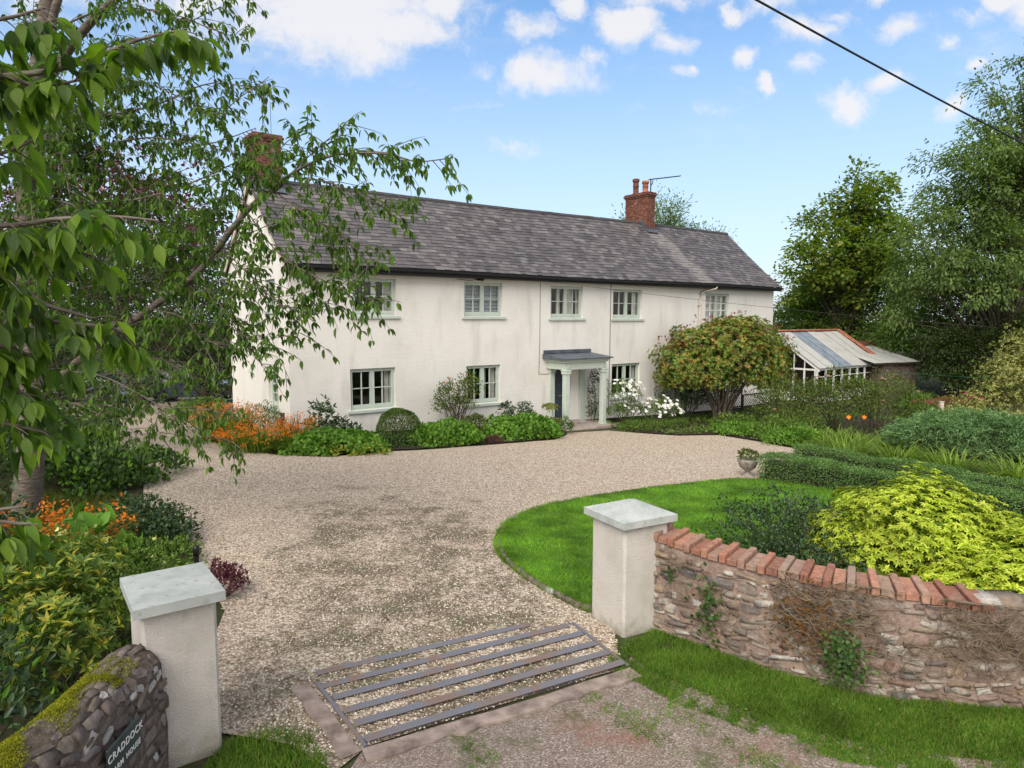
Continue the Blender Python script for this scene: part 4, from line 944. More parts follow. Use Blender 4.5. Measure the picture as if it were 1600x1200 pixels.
# shed
sh = thing('garden_shed', 'low brown stone shed with pale sheet roof behind the greenhouse', 'shed', (22.4, 41, gz(22.4, 41)))
SO = Vector((22.3, 41.0)); sDv = Vector((.93, .36)).normalized(); sBv = Vector((-sDv.y, sDv.x))
def SM(a, b, z): p = SO + sDv * a + sBv * b; return (p.x, p.y, z)
mb = MB(); mb.box(SM, 0, 2.85, 0, 3.2, gz(22, 41) - .3, .62)
mb.add([SM(2.85, 0, .62), SM(2.85, 3.2, .62), SM(2.85, 3.2, 1.4), SM(0, 3.2, .62), SM(0, 3.2, 1.4), SM(0, 0, .62)], [(0, 1, 2), (5, 3, 4), (3, 1, 2, 4)])
mb.build('wall', M['brownbrick'], sh)
mb = MB()
for k in range(4):
    a0, a1 = -.9 + k * .97, -.9 + (k + 1) * .97 - .01
    vs = []
    for i in range(9):
        a = a0 + (a1 - a0) * i / 8
        for b, z in ((-.2, .66), (3.3, 1.5)): vs.append(SM(a, b, z + .02 * (i % 2) + .01 * (k % 2)))
    mb.add(vs, [(2 * i, 2 * i + 1, 2 * i + 3, 2 * i + 2) for i in range(8)])
mb.build('roof', M['ghroof'], sh, False)
mb = MB(); mb.box(SM, .6, 3.1, 3.32, 3.6, .4, 1.85, 0, .03); mb.build('parapet', M['brick'], sh)
mb = MB(); mb.box(SM, -.92, 3.0, -.24, -.20, .56, .66); mb.build('eaves_board', M['wood'], sh)
# clothes line in the far garden
mb = MB(); mb.tube(sag(SM(.1, -.05, .2), (27.5, 36.5, .1), .1), .012, 5); o = mb.build('clothes_line', simple('green_line', (.02, .16, .08), .5)); tag(o, 'thin green washing line stretched from the shed wall', 'washing line')

# ------------------------------------------------------------------ gate pillars
def pillar(c, ang, side, h, cap, apex, label, sx=1.0, sy=1.0):
    t = thing('gate_pillar', label, 'gate pillar', (c[0], c[1], 0), 'rendered pillars either side of the entrance')
    ca, sa = math.cos(ang), math.sin(ang)
    def PM(a, b, z): a *= sx; b *= sy; return (c[0] + a * ca - b * sa, c[1] + a * sa + b * ca, z)
    k = side / 2; bm = bmesh.new()
    mb = MB(); mb.box(PM, -k, k, -k, k, -.15, h, 0, .024); mb.build('shaft', M['pillar'], t)
    mb = MB(); q = cap / 2; th = .075
    vs = [PM(a * q, b * q, h + .002) for a, b in ((-1, -1), (1, -1), (1, 1), (-1, 1))] + [PM(a * q, b * q, h + th) for a, b in ((-1, -1), (1, -1), (1, 1), (-1, 1))] + [PM(0, 0, h + th + apex)]
    mb.add(vs, [(0, 3, 2, 1), (0, 1, 5, 4), (1, 2, 6, 5), (2, 3, 7, 6), (3, 0, 4, 7), (4, 5, 8), (5, 6, 8), (6, 7, 8), (7, 4, 8)]); mb.build('capstone', M['cap'], t)
    return t
pillar((1.27, 7.19), R(28.5), .58, 1.17, .71, .13, 'white rendered gate pillar with pyramid capstone at the end of the brick-topped wall')
pillar((-2.60, 5.04), R(36), .56, 1.21, .675, .015, 'white rendered gate pillar with flat grey capstone at the end of the mossy wall', .9, 1.11)

# ------------------------------------------------------------------ stone walls
def path_pts(P, step):
    out = []
    for i in range(len(P) - 1):
        a, b = Vector(P[i]), Vector(P[i + 1]); n = max(1, int((b - a).length / step))
        out += [a.lerp(b, j / n) for j in range(n)]
    return out + [Vector(P[-1])]
def catmull(P, n=8):
    P = [Vector(p) for p in P]; P = [P[0] * 2 - P[1]] + P + [P[-1] * 2 - P[-2]]; out = []
    for i in range(1, len(P) - 2):
        for j in range(n):
            t = j / n; a, b, c, d = P[i - 1], P[i], P[i + 1], P[i + 2]
            out.append(.5 * ((2 * b) + (c - a) * t + (2 * a - 5 * b + 4 * c - d) * t * t + (3 * b - a - 3 * c + d) * t ** 3))
    return out + [P[-2]]
class Along:
    def __init__(s, P):
        s.P = P; s.L = [0]
        for a, b in zip(P, P[1:]): s.L.append(s.L[-1] + (b - a).length)
        s.len = s.L[-1]
    def __call__(s, d):
        d = min(max(d, 0), s.len - 1e-6); i = max(0, np.searchsorted(s.L, d, side='right') - 1); i = min(i, len(s.P) - 2)
        t = (d - s.L[i]) / (s.L[i + 1] - s.L[i]); a = s.P[max(i - 1, 0)]; b = s.P[min(i + 2, len(s.P) - 1)]
        return s.P[i].lerp(s.P[i + 1], t), (b - a).normalized()
# right wall: path is the front face line, towards the right
RP = Along(catmull([(1.47, 7.03), (1.93, 6.58), (2.41, 6.17), (2.87, 5.86), (3.33, 5.66), (3.9, 5.52), (4.6, 5.45), (5.6, 5.42), (7.2, 5.4)], 8))
def rw(d, o, z):
    p, t = RP(d); nrmv = Vector((t.y, -t.x)); q = p + nrmv * o      # o>0 towards the track
    return Vector((q.x, q.y, z))
def rtop(d): return 1.0 - .125 * min(1, d / 3.0) - .02 * math.sin(d * 2.1)
def profile_stones(mb, top, length, faceo, backo, hmin=.06, hmax=.14, seed=3, mi=1, frame=None, gap=1.0):
    rnd = random.Random(seed)
    z = -.02
    while z < 1.2:
        h = rnd.uniform(hmin, hmax); d = rnd.uniform(-.1, 0)
        while d < length:
            w_ = rnd.uniform(.07, .22) if rnd.random() < .7 else (rnd.uniform(.04, .08) if rnd.random() < .7 else rnd.uniform(.2, .32))
            hh = h * rnd.uniform(.62, 1.08); dm = d + w_ / 2; zc = z + h / 2 + rnd.uniform(-.02, .02)
            if zc + hh / 2 < top(dm) - .015 and rnd.random() < .94:
                p, nv, tv = frame(dm, zc)
                tilt = rnd.uniform(-.22, .22); up = Vector((0, 0, 1)); tt = (tv * math.cos(tilt) + up * math.sin(tilt)); uu = nv.cross(tt); 
                rock(mb, p + nv * rnd.uniform(-.024, -.010), tt, nv, uu, (w_ * .50 * gap, .030, hh * .50 * gap), mi, rnd.uniform(.12, .42), .14, rnd.random() < .45)
            d += w_ + rnd.uniform(.005, .035)
        z += h + .01
wallR = thing('stone_wall', 'pink-grey rubble stone wall topped with alternating orange bricks', 'stone wall', (1.5, 7, 0))
mb = MB(); n = 90; th = .36
dl = [RP.len * i / n for i in range(n + 1)]
NZ = 14
for i, d in enumerate(dl):
    for j in range(NZ + 1):
        z = -.15 + (rtop(d) + .15) * j / NZ; o = -.008 + .008 * math.sin(d * 9 + z * 7) + random.uniform(-.008, .008)
        mb.v.append(tuple(rw(d, o, z)))
    mb.v.append(tuple(rw(d, -th, rtop(d)))); mb.v.append(tuple(rw(d, -th, -.15)))
kk = NZ + 3
for i in range(n):
    for j in range(NZ + 2): mb.f.append([i * kk + j, (i + 1) * kk + j, (i + 1) * kk + j + 1, i * kk + j + 1]); mb.mi.append(0); mb.sm.append(True)
mb.f.append([n * kk + j for j in range(kk)]); mb.mi.append(0); mb.sm.append(False)
def rfr(d, z):
    p, t = RP(d); nv = Vector((t.y, -t.x, 0)); return rw(d, 0, z), nv, Vector((t.x, t.y, 0))
profile_stones(mb, rtop, RP.len, 0, 0, .038, .10, 5, 1, rfr)
for d in np.arange(3.05, RP.len, .2):          # loose stones where the brick coping stops
    rock(mb, rw(d, -.18, rtop(d) + .02), (1, 0, 0), (0, 1, 0), (0, 0, 1), (random.uniform(.08, .14), .16, .04), 1, .6, .15)
mb.build('rubble', [M['mortar'], M['rubble']], wallR, False)
mb = MB(); d = .02; k = 0
while d < 3.0:
    hi = k % 2 == 0; w_ = .066 if hi else .104
    p, t = RP(d + w_ / 2); nv = Vector((t.y, -t.x)); zt = rtop(d + w_ / 2) + .005; j = random.uniform(-.012, .012); tl = random.uniform(-.05, .05)
    def BM(a, b, c): return (p.x + t.x * a + nv.x * b, p.y + t.y * a + nv.y * b, zt + c + a * tl * .4 - .10 * (b + .2))
    if hi: mb.box(BM, -w_ / 2, w_ / 2, -.31 + j, .035 + j, 0, .092 + random.uniform(-.006, .006), 0, .007)
    else: mb.box(BM, -w_ / 2, w_ / 2, -.30 + j, .02 + j, 0, .055 + random.uniform(-.006, .012), 0, .006)
    d += w_ + .010; k += 1
mb.build('brick_coping', M['copingbrick'], wallR)
# left wall: rounded top, path is its centre line running from the pillar towards the viewer's left
LP = Along(catmull([(-2.70, 4.66), (-2.68, 4.35), (-2.66, 3.95), (-2.66, 3.5), (-2.74, 3.0), (-2.9, 2.4), (-3.1, 1.6)], 8))
LT, LH = .19, 1.0
def lsec(d, u):
    """u 0..1 round the section from the track-side foot over the top to the garden foot"""
    p, t = LP(d); nv = Vector((-t.y, t.x))         # towards the track (right)
    top = LH - .02 * math.sin(d * 3) - .05 * max(0, .25 - d)
    if u < .42: f = u / .42; o, z = LT + .03 * (1 - f), -.15 + (top - .17 + .15) * f; m = Vector((nv.x, nv.y, .1))
    elif u > .72: f = (1 - u) / .28; o, z = -LT, -.15 + (top - .17 + .15) * f; m = Vector((-nv.x, -nv.y, .1))
    else:
        a = (u - .42) / .30 * math.pi; o, z = LT * math.cos(a), top - .17 + .17 * math.sin(a); m = Vector((nv.x * math.cos(a), nv.y * math.cos(a), math.sin(a)))
    q = p + nv * o
    return Vector((q.x, q.y, z)), m.normalized(), Vector((t.x, t.y, 0))
wallL = thing('stone_wall', 'dark rubble stone wall with rounded mossy top and house sign', 'stone wall', (-2.7, 4.5, 0))
mb = MB(); n = 60; NU = 30
for i in range(n + 1):
    for j in range(NU + 1):
        p, m_, t_ = lsec(LP.len * i / n, j / NU); mb.v.append(tuple(p + m_ * random.uniform(-.012, .012)))
for i in range(n):
    for j in range(NU): a = i * (NU + 1) + j; mb.f.append([a, a + NU + 1, a + NU + 2, a + 1]); mb.mi.append(0); mb.sm.append(True)
mb.f.append(list(range(NU + 1))); mb.mi.append(0); mb.sm.append(False)
rnd = random.Random(11); d = 0.0
u = .03
while u < .74:
    hgt = rnd.uniform(.02, .045) ; d = rnd.uniform(-.05, .05)
    while d < LP.len:
        w_ = rnd.uniform(.04, .19)
        if rnd.random() < .92:
            p, m_, t_ = lsec(d + w_ / 2, min(.98, u + hgt / 2)); uu = m_.cross(t_); per = hgt * (1.9 if u < .42 else 1.7)
            rt = rnd.uniform(-.4, .4); t2 = t_ * math.cos(rt) + uu * math.sin(rt); u2 = m_.cross(t2); rock(mb, p + m_ * rnd.uniform(-.012, -.004), t2, m_, u2, (w_ * .51, .019, per * .53), 1, rnd.uniform(.12, .42), .2, rnd.random() < .4)
        d += w_ + rnd.uniform(.005, .03)
    u += hgt + .006
mb.build('rubble', [M['mortar_dark'], M['rubble_dark']], wallL, False)
# moss cushions along the top
def moss(n, sel, name='moss'):
    P, Nn = [], []
    for _ in range(n):
        d = RNG.uniform(.2, 2.6); u = RNG.uniform(.50, .70)
        c = math.sin(d * 4.4 + 1.0) + .6 * math.sin(d * 11 + u * 20) + (u - .58) * 9
        if c < RNG.normal(-.55, .3) or (d < .42 and RNG.random() < .9): continue
        p, m_, t_ = lsec(d, u); P.append(p + m_ * .008); Nn.append(m_)
    P = np.array([tuple(p) for p in P]); Nn = np.array([tuple(p) for p in Nn]); k = len(P)
    A = Nn + rdir(k) * 1.4
    P = P + Nn * (RNG.random(k) * .016)[:, None]
    return leaves(name, P, A, rdir(k), RNG.uniform(.007, .017, k), .007, T_LEAF, M['moss'], wallL)
moss(90000, None)
# slate house sign
p0_, m0_, t0_ = lsec(.66, .25)
sg = thing('house_sign', 'green slate house name sign with white letters on the mossy wall', 'sign', tuple(p0_))
nv = Vector((m0_.x, m0_.y, 0)).normalized(); tv = -Vector((t0_.x, t0_.y, 0)).normalized()       # reading direction, left to right
tv = Vector((-nv.y, nv.x, 0)); up = Vector((0, 0, 1))
sc_ = Vector(p0_) + nv * .05; sc_.z = .64
def SG(a, b, c): q = sc_ + tv * a + up * c + nv * b; return (q.x, q.y, q.z)
mb = MB(); mb.box(SG, -.185, .185, -.010, .010, -.105, .105, 0, .003); mb.build('slate_plate', M['slateplate'], sg)
def text(word, zc, size, par, xc=0.0):
    cu = bpy.data.curves.new('t', 'FONT'); cu.body = word; cu.size = size; cu.align_x = 'CENTER'; cu.extrude = .001; cu.space_character = 1.12; cu.offset = .0006
    tmp = bpy.data.objects.new('tmp', cu); COL.objects.link(tmp); dg = bpy.context.evaluated_depsgraph_get()
    me = bpy.data.meshes.new_from_object(tmp.evaluated_get(dg)); bpy.data.objects.remove(tmp)
    Mx = Matrix(((tv.x, up.x, nv.x), (tv.y, up.y, nv.y), (tv.z, up.z, nv.z))).to_4x4()
    Mx.translation = Vector(SG(xc, .0125, zc)) - ORG[par.name]; me.transform(Mx); return link('lettering', me, M['lettering'], par)
text('CRADDOCK', .022, .066, sg); text('FARM', -.064, .050, sg, -.104); text('HOUSE', -.064, .050, sg, .080)

# ------------------------------------------------------------------ cattle grid
cg = thing('cattle_grid', 'worn steel cattle grid filled with gravel across the driveway entrance', 'cattle grid', (-.3, 6, 0))
BARS = [((-1.81, 6.05), (.18, 7.06)), ((-1.70, 5.81), (.60, 7.04)), ((-1.55, 5.62), (.73, 6.84)), ((-1.41, 5.41), (.85, 6.61)), ((-1.27, 5.22), (.94, 6.41)), ((-1.14, 5.01), (1.05, 6.20))]
BZ = [.026, .030, .036, .042, .048, .054]
for i, (a, b) in enumerate(BARS):
    a, b = Vector(a), Vector(b); t = (b - a).normalized(); nv2 = Vector((-t.y, t.x)); L_ = (b - a).length
    def CM(x, y, z): q = a + t * x + nv2 * y; return (q.x, q.y, z)
    mb = MB(); mb.box(CM, 0, L_, -.042, .042, BZ[i], BZ[i] + .009, 0, .002); mb.box(CM, .01, L_ - .01, -.006, .006, -.02, BZ[i] - .001); mb.build('bar', M['steel'], cg)
for (a, b, nm) in (((-1.76, 5.88), (-1.12, 4.96), 'side_rail'), ((.66, 7.10), (1.10, 6.18), 'side_rail')):
    a, b = Vector(a), Vector(b); t = (b - a).normalized(); nv2 = Vector((-t.y, t.x)); L_ = (b - a).length
    mb = MB(); mb.box(lambda x, y, z: ((a + t * x + nv2 * y).x, (a + t * x + nv2 * y).y, z), 0, L_, -.022, .012, -.02, .040, 0, .002); mb.build(nm, M['steel'], cg)
mb = MB()
for (P_, w0, w1) in (([(-1.14, 4.90), (-.2, 5.38), (.5, 5.76), (1.12, 6.12)], .14, .0), ([(-1.86, 5.86), (-1.5, 5.36), (-1.16, 4.88)], .0, .15)):
    pts = path_pts(P_, .12); vs = []
    for i, p in enumerate(pts):
        t = (pts[min(i + 1, len(pts) - 1)] - pts[max(i - 1, 0)]).normalized(); nv2 = Vector((t.y, -t.x)); a = p + nv2 * (w0 + random.uniform(-.035, .02)) ; b = p - nv2 * (w1 * 0 + .02)
        if w1: a = p + nv2 * (.14 + random.uniform(-.03, .02)) * -1 * -1; 
        vs += [(a.x, a.y, .032), (b.x, b.y, .038), (a.x, a.y, -.05)]
    for i in range(len(pts) - 1): mb.add([vs[3 * i], vs[3 * i + 1], vs[3 * i + 4], vs[3 * i + 3], vs[3 * i + 2], vs[3 * i + 5]], [(0, 1, 2, 3), (4, 0, 3, 5)])
mb.build('concrete_surround', M['concrete'], cg)
# little black bollard light behind the left pillar
t = thing('garden_light', 'short black post light at the gravel edge behind the left pillar', 'garden light', gp(-3.95, 8.3))
mb = MB(); mb.lathe(gp(-3.95, 8.3), [(.03, 0), (.03, .34), (.028, .35)], 12); mb.build('post', M['black'], t)
mb = MB(); mb.lathe(gp(-3.95, 8.3, .352), [(.04, 0), (.042, .08), (.03, .12), (.012, .135)], 12); mb.build('lamp_head', M['black'], t)

# ------------------------------------------------------------------ parked cars in the far yard
def car(x, y, ang, paint, label):
    z0 = gz(x, y); t = thing('parked_car', label, 'car', (x, y, z0), 'cars parked at the far end of the drive'); ca, sa = math.cos(ang), math.sin(ang)
    def C(a, b, z): return (x + a * ca - b * sa, y + a * sa + b * ca, z0 + z)
    prof = [(-2.1, .32), (-2.12, .75), (-1.95, 1.0), (-1.2, 1.06), (-1.75, 1.05)]
    body = [(-2.1, .30), (-2.12, .72), (-2.0, .95), (-1.0, 1.0), (1.0, .98), (1.75, .84), (2.05, .68), (2.1, .40), (2.05, .28)]
    mb = MB(); k = len(body); vs = []
    for b, ins in ((-.86, .06), (-.80, 0), (.80, 0), (.86, .06)):
        for a, z in body:
            zz = z - (ins * .4 if z > .6 else -ins * .4); vs.append(C(a * (1 - ins * .3), b, zz))
    f = [(i * k + j, i * k + (j + 1) % k, (i + 1) * k + (j + 1) % k, (i + 1) * k + j) for i in range(3) for j in range(k)] + [tuple(range(k)), tuple(range(3 * k, 4 * k))]
    mb.add(vs, f, 0)
    roofp = [(-1.75, .97), (-1.35, 1.40), (-.3, 1.47), (.35, 1.40), (1.15, .96)]
    vs = []
    for b0, b1 in ((-.80, -.62), (.80, .62)):
        for a, z in roofp: f_ = (z - .96) / .5; vs.append(C(a, b0 + (b1 - b0) * f_, z))
    mb.add(vs, [(1, 2, 7, 6), (2, 3, 8, 7)], 0)
    for s_ in (0, 5):
        mb.add([vs[s_], vs[s_ + 1], Vector(vs[s_ + 1]).lerp(Vector(vs[s_ + 2]), .1), Vector(vs[s_]).lerp(Vector(vs[s_ + 4]), .12)], [(0, 1, 2, 3)], 0)
        mb.add([Vector(vs[s_ + 1]).lerp(Vector(vs[s_ + 2]), .92), vs[s_ + 2], Vector(vs[s_]).lerp(Vector(vs[s_ + 4]), .52), Vector(vs[s_]).lerp(Vector(vs[s_ + 4]), .46)], [(0, 1, 2, 3)], 0)
    mb.build('body', M[paint], t, False)
    mb = MB(); w_ = [Vector(v) for v in vs]; c0 = Vector(C(-.3, 0, 1.1)); 
    sh_ = [p.lerp(c0, .012) for p in w_]
    mb.add(sh_[:5], [(0, 1, 2, 3, 4)]); mb.build('side_window', M['carglass'], t, False); mb = MB(); mb.add(sh_[5:], [(0, 1, 2, 3, 4)]); mb.build('side_window', M['carglass'], t, False)
    mb = MB(); mb.add([sh_[i] for i in (3, 4, 9, 8)], [(0, 1, 2, 3)]); mb.build('windscreen', M['carglass'], t, False)
    mb = MB(); mb.add([sh_[i] for i in (0, 1, 6, 5)], [(0, 1, 2, 3)]); mb.build('rear_window', M['carglass'], t, False)
    for a in (-1.3, 1.3):
        for b in (-.80, .80):
            def tor(r, hw_): return [C(a + r * math.cos(q), b + hw_, .31 + r * math.sin(q)) for q in np.arange(20) * 2 * math.pi / 20]
            sg = 1 if b > 0 else -1
            mb = MB(); A_, B_, D_ = tor(.31, -.10), tor(.31, .10), tor(.19, .105 * sg)
            mb.add(A_ + B_, [(i, (i + 1) % 20, 20 + (i + 1) % 20, 20 + i) for i in range(20)] + [tuple(range(20)), tuple(range(20, 40))], 0); wh = mb.build('wheel', M['tyre'], t)
            mb = MB(); mb.add(D_ + [C(a, b + .125 * sg, .31)], [(i, (i + 1) % 20, 20) for i in range(20)]); mb.build('rim', M['silverpaint'], wh)
    for b in (-.66, .66):
        mb = MB(); mb.box(C, -2.15, -2.06, b - .12, b + .12, .64, .84, 0, .02); mb.build('tail_light', M['redlens'], t)
        mb = MB(); mb.box(C, 1.95, 2.10, b - .14, b + .14, .56, .68, 0, .02); mb.build('headlight', M['clearlens'], t)
    for b in (-.92, .92):
        mb = MB(); mb.box(C, .62, .74, b - .08, b + .08, .98, 1.1, 0, .02); mb.build('wing_mirror', M[paint], t)
car(-19.6, 31.5, R(12), 'silverpaint', 'silver car parked in the far yard seen through the cherry leaves')
car(-15.6, 33.5, R(10), 'bluepaint', 'dark blue car parked nearer the house in the far yard')

# ------------------------------------------------------------------ plants
def A3(P): return np.array([tuple(p) for p in P], float)
def blobpts(blobs, n, depth=.4, zmin=-.35, rough=.16):
    """points near the surfaces of ellipsoids (cx,cy,cz,rx,ry,rz): positions and outward normals"""
    B = np.array(blobs, float); ar = (B[:, 3] * B[:, 4] + B[:, 3] * B[:, 5] + B[:, 4] * B[:, 5]); k = RNG.choice(len(B), n, p=ar / ar.sum())
    d = rdir(n); low = d[:, 2] < zmin; d[low, 2] *= -1
    ph = RNG.uniform(0, 6, 6)
    lump = 1 + rough * (np.sin(d[:, 0] * 5 + ph[0] + k) * np.sin(d[:, 1] * 5 + ph[1] + k * 2) + .7 * np.sin(d[:, 2] * 7 + d[:, 0] * 6 + ph[2] + k) + .5 * np.sin(d[:, 1] * 12 + ph[3]) * np.sin(d[:, 0] * 11 + ph[4]))
    r = (1 - depth * RNG.random(n) ** 2.2) * lump
    P = B[k, :3] + d * B[k, 3:6] * r[:, None]
    N_ = nrm(d / B[k, 3:6]); return P, N_
def grd(P, lift=.0):
    P[:, 2] = np.maximum(P[:, 2], gzv(P[:, 0], P[:, 1]) + .02); return P
def fluff(name, blobs, n, L, Wd, mat, parent, tmpl=T_LEAF, up=.3, out=.7, rnd_=.8, depth=.4, zmin=-.35, rough=.16, lv=.35):
    P, N_ = blobpts(blobs, n, depth, zmin, rough); grd(P)
    A = N_ * out + rdir(n) * rnd_ + np.array([0, 0, up])
    return leaves(name, P, A, N_ + rdir(n) * .6 + np.array([0, 0, .3]), L * RNG.uniform(1 - lv, 1 + lv, n), Wd * RNG.uniform(.8, 1.2, n), tmpl, mat, parent)
def rosettes(name, blobs, n, k, L, Wd, mat, parent, tmpl=T_LEAF, tilt=.45, depth=.25, zmin=-.2, rough=.16, up=.25):
    P, N_ = blobpts(blobs, n, depth, zmin, rough); grd(P); N_ = nrm(N_ + np.array([0, 0, up]) + rdir(n) * .3)
    T1 = nrm(np.cross(N_, rdir(n))); T2 = np.cross(N_, T1)
    PP, AA, UU = [], [], []
    for i in range(k):
        a = 2 * math.pi * i / k + RNG.uniform(-.3, .3, n); tl = tilt * RNG.uniform(.4, 1.6, n)
        A = T1 * np.cos(a)[:, None] + T2 * np.sin(a)[:, None] + N_ * tl[:, None]
        PP.append(P); AA.append(A); UU.append(N_)
    PP, AA, UU = map(np.concatenate, (PP, AA, UU)); m = len(PP)
    return leaves(name, PP, AA, UU, L * RNG.uniform(.65, 1.25, m), Wd * RNG.uniform(.8, 1.2, m), tmpl, mat, parent)
def stems(name, base, tips, r0, r1, mat, parent, bend=.15, n=5, sides=5):
    mb = MB()
    for b, t in zip(base, tips):
        b, t = Vector(b), Vector(t); off = Vector((random.uniform(-1, 1), random.uniform(-1, 1), .3)) * bend * (t - b).length
        mb.tube([b.lerp(t, i / n) + off * math.sin(math.pi * i / n) for i in range(n + 1)], [r0 + (r1 - r0) * i / n for i in range(n + 1)], sides, 0, False)
    return mb.build(name, mat, parent, False)
def auto_stems(parent, blobs, base, n, r, mat, spread=.1):
    P, _ = blobpts(blobs, n, .6, 0); bs = [Vector(base) + Vector((random.uniform(-1, 1) * spread, random.uniform(-1, 1) * spread, -.05)) for _ in range(n)]
    return stems('stems', bs, P, r, r * .35, mat, parent)
def shrub(name, label, cat, c, blobs, mat, n, L, Wd, group=None, mode='fluff', k=6, stemmat='greentwig', nst=8, tmpl=T_LEAF, inner=None, **kw):
    """blobs relative to the base point c"""
    t = thing(name, label, cat, c, group); B = [(c[0] + b[0], c[1] + b[1], c[2] + b[2], *b[3:]) for b in blobs]
    if mode == 'fluff': fluff('foliage', B, n, L, Wd, mat, t, tmpl, **kw)
    else: rosettes('foliage', B, n, k, L, Wd, mat, t, tmpl, **kw)
    if nst: auto_stems(t, B, c, nst, .012 if max(b[5] for b in blobs) < .8 else .02, M[stemmat])
    return t, B
def straps(name, c, r, n, L, Wd, mat, parent, lean=.55, tmpl=T_STRAP):
    a = RNG.uniform(0, 6.283, n); q = np.sqrt(RNG.random(n)) * r
    P = np.stack([c[0] + q * np.cos(a), c[1] + q * np.sin(a), np.zeros(n)], 1); P[:, 2] = gzv(P[:, 0], P[:, 1]) + (c[2] - gz(c[0], c[1]))
    l = lean * RNG.uniform(.2, 1.5, n); a2 = a + RNG.normal(0, .7, n)
    A = np.stack([l * np.cos(a2), l * np.sin(a2), np.ones(n)], 1)
    Up = np.stack([-np.cos(a2), -np.sin(a2), l], 1)
    return leaves(name, P, A, Up, L * RNG.uniform(.6, 1.2, n), Wd * RNG.uniform(.7, 1.3, n), tmpl, mat, parent)
def sprays(name, P, D_, k, size, mat, parent, tmpl=T_LEAF):
    """small flower sprays: k florets strung along each direction"""
    n = len(P); PP = []; AA = []
    for i in range(k):
        PP.append(P + D_ * (i / k * size * 6) + rdir(n) * size * .7); AA.append(rdir(n) + np.array([0, 0, .4]))
    PP, AA = np.concatenate(PP), np.concatenate(AA); m = len(PP)
    return leaves(name, PP, AA, rdir(m), size * RNG.uniform(.7, 1.5, m), size * .75, tmpl, mat, parent)
def crocosmia(c, rx, h, nl, nf, label, fsize=.035, spread=None):
    t = thing('crocosmia', label, 'flowering plant', c, 'orange crocosmia clumps')
    straps('leaves', c, rx, nl, h * .95, .03, M['crocosmia'], t, .45)
    a = RNG.uniform(0, 6.283, nf); q = np.sqrt(RNG.random(nf)) * rx * 1.35
    zz = h * (.62 + .45 * RNG.random(nf)) * (1 - .25 * (q / rx / 1.35) ** 2)
    P = np.stack([c[0] + q * np.cos(a), c[1] + q * np.sin(a), c[2] + zz], 1); D_ = nrm(np.stack([np.cos(a), np.sin(a), .25 + 0 * a], 1) + rdir(nf) * .5)
    sprays('flowers', P, D_, 6, fsize, M['orange'], t)
    stems('stems', [(c[0] + .3 * (p[0] - c[0]), c[1] + .3 * (p[1] - c[1]), c[2]) for p in P[:60]], P[:60], .004, .003, M['greentwig'], t, .05, 4, 4)
    return t
def bloom(kind, parent, p, nrmv, r, mat, petals=11, eye=True):
    p = np.array(p); nv = nrm(np.array(nrmv, float)); T1 = nrm(np.cross(nv, rdir(1)[0])); T2 = np.cross(nv, T1)
    a = np.arange(petals) * 6.283 / petals; A = T1 * np.cos(a)[:, None] + T2 * np.sin(a)[:, None] + nv * .15
    o = leaves(kind, np.repeat(p[None], petals, 0), A, np.repeat(nv[None], petals, 0), r, r * .62, T_FLAT, mat, parent)
    return o
def rosebloom(parent, p, r):
    p = np.array(p); PP, AA, UU = [], [], []
    for ring, (k, tl) in enumerate(((6, .25), (5, .8), (4, 1.8))):
        for i in range(k):
            a = 6.283 * i / k + ring; A = np.array([math.cos(a), math.sin(a), tl]); PP.append(p); AA.append(A); UU.append(np.array([-math.cos(a) * tl, -math.sin(a) * tl, 1]))
    return leaves('bloom', np.array(PP), np.array(AA), np.array(UU), r, r * 1.1, T_FLAT, M['rose_petal'], parent)

# --- bed along the house front
def H3(s, o, dz=0): p = hw(s, o); return (p.x, p.y, p.z + dz)
c = H3(2.68, 1.75)
shrub('box_ball', 'round clipped box ball beside the lower left window', 'topiary', c, [(0, 0, .50, .64, .64, .56)], M['boxball'], 11000, .045, .026, None, depth=.22, rough=.03, zmin=-.8, nst=10)
c = H3(.75, .95)
shrub('peony', 'sparse dark-leaved shrub under the lower left window corner', 'shrub', c, [(-.1, 0, .85, .30, .28, .45), (.25, 0, .45, .4, .3, .32), (-.35, 0, .45, .35, .3, .3), (.6, .1, .35, .32, .3, .25)], M['shrub_dark'], 420, .16, .07, None, depth=.6, rough=.3, nst=26, tmpl=T_OVAL, up=.1)
GG = 'mounds of lobed geranium leaves in front of the house'
for (s, o, rx, ry, h, lab, mt) in ((.35, 2.45, 1.35, .75, .52, 'bright green geranium mound nearest the orange flowers at the house corner', 'geranium'), (3.95, 2.35, 1.08, .75, .62, 'bright green geranium mound between the box ball and the rose bush', 'geranium'), (7.0, 2.2, 1.30, .8, .70, 'bright green geranium mound to the left of the porch', 'geranium')):
    c = H3(s, o); t, B = shrub('geranium', lab, 'ground cover plant', c, [(0, 0, .05, rx, ry, h), (HD[0] * rx * .5, HD[1] * rx * .5, .02, rx * .6, ry, h * .85), (-HD[0] * rx * .5, -HD[1] * rx * .5, .02, rx * .6, ry, h * .9)], M[mt], 3800, .10, .105, GG, tmpl=T_FLAT, depth=.3, up=.5, out=.5, rough=.12, zmin=0, nst=12)
    if s < 1: rosettes('yellowing_leaves', [(B[0][0] + HN[0] * .3, B[0][1] + HN[1] * .3, c[2] - .02, 1.3, .7, .36)], 260, 2, .09, .09, M['geranium_y'], t, T_FLAT)
c = H3(2.0, 2.3); shrub('low_shrub', 'low dark small-leaved plant below the box ball', 'shrub', c, [(0, 0, .05, .62, .4, .32), (.45, .3, .05, .5, .4, .26)], M['ivy'], 2200, .05, .035, None, nst=8)
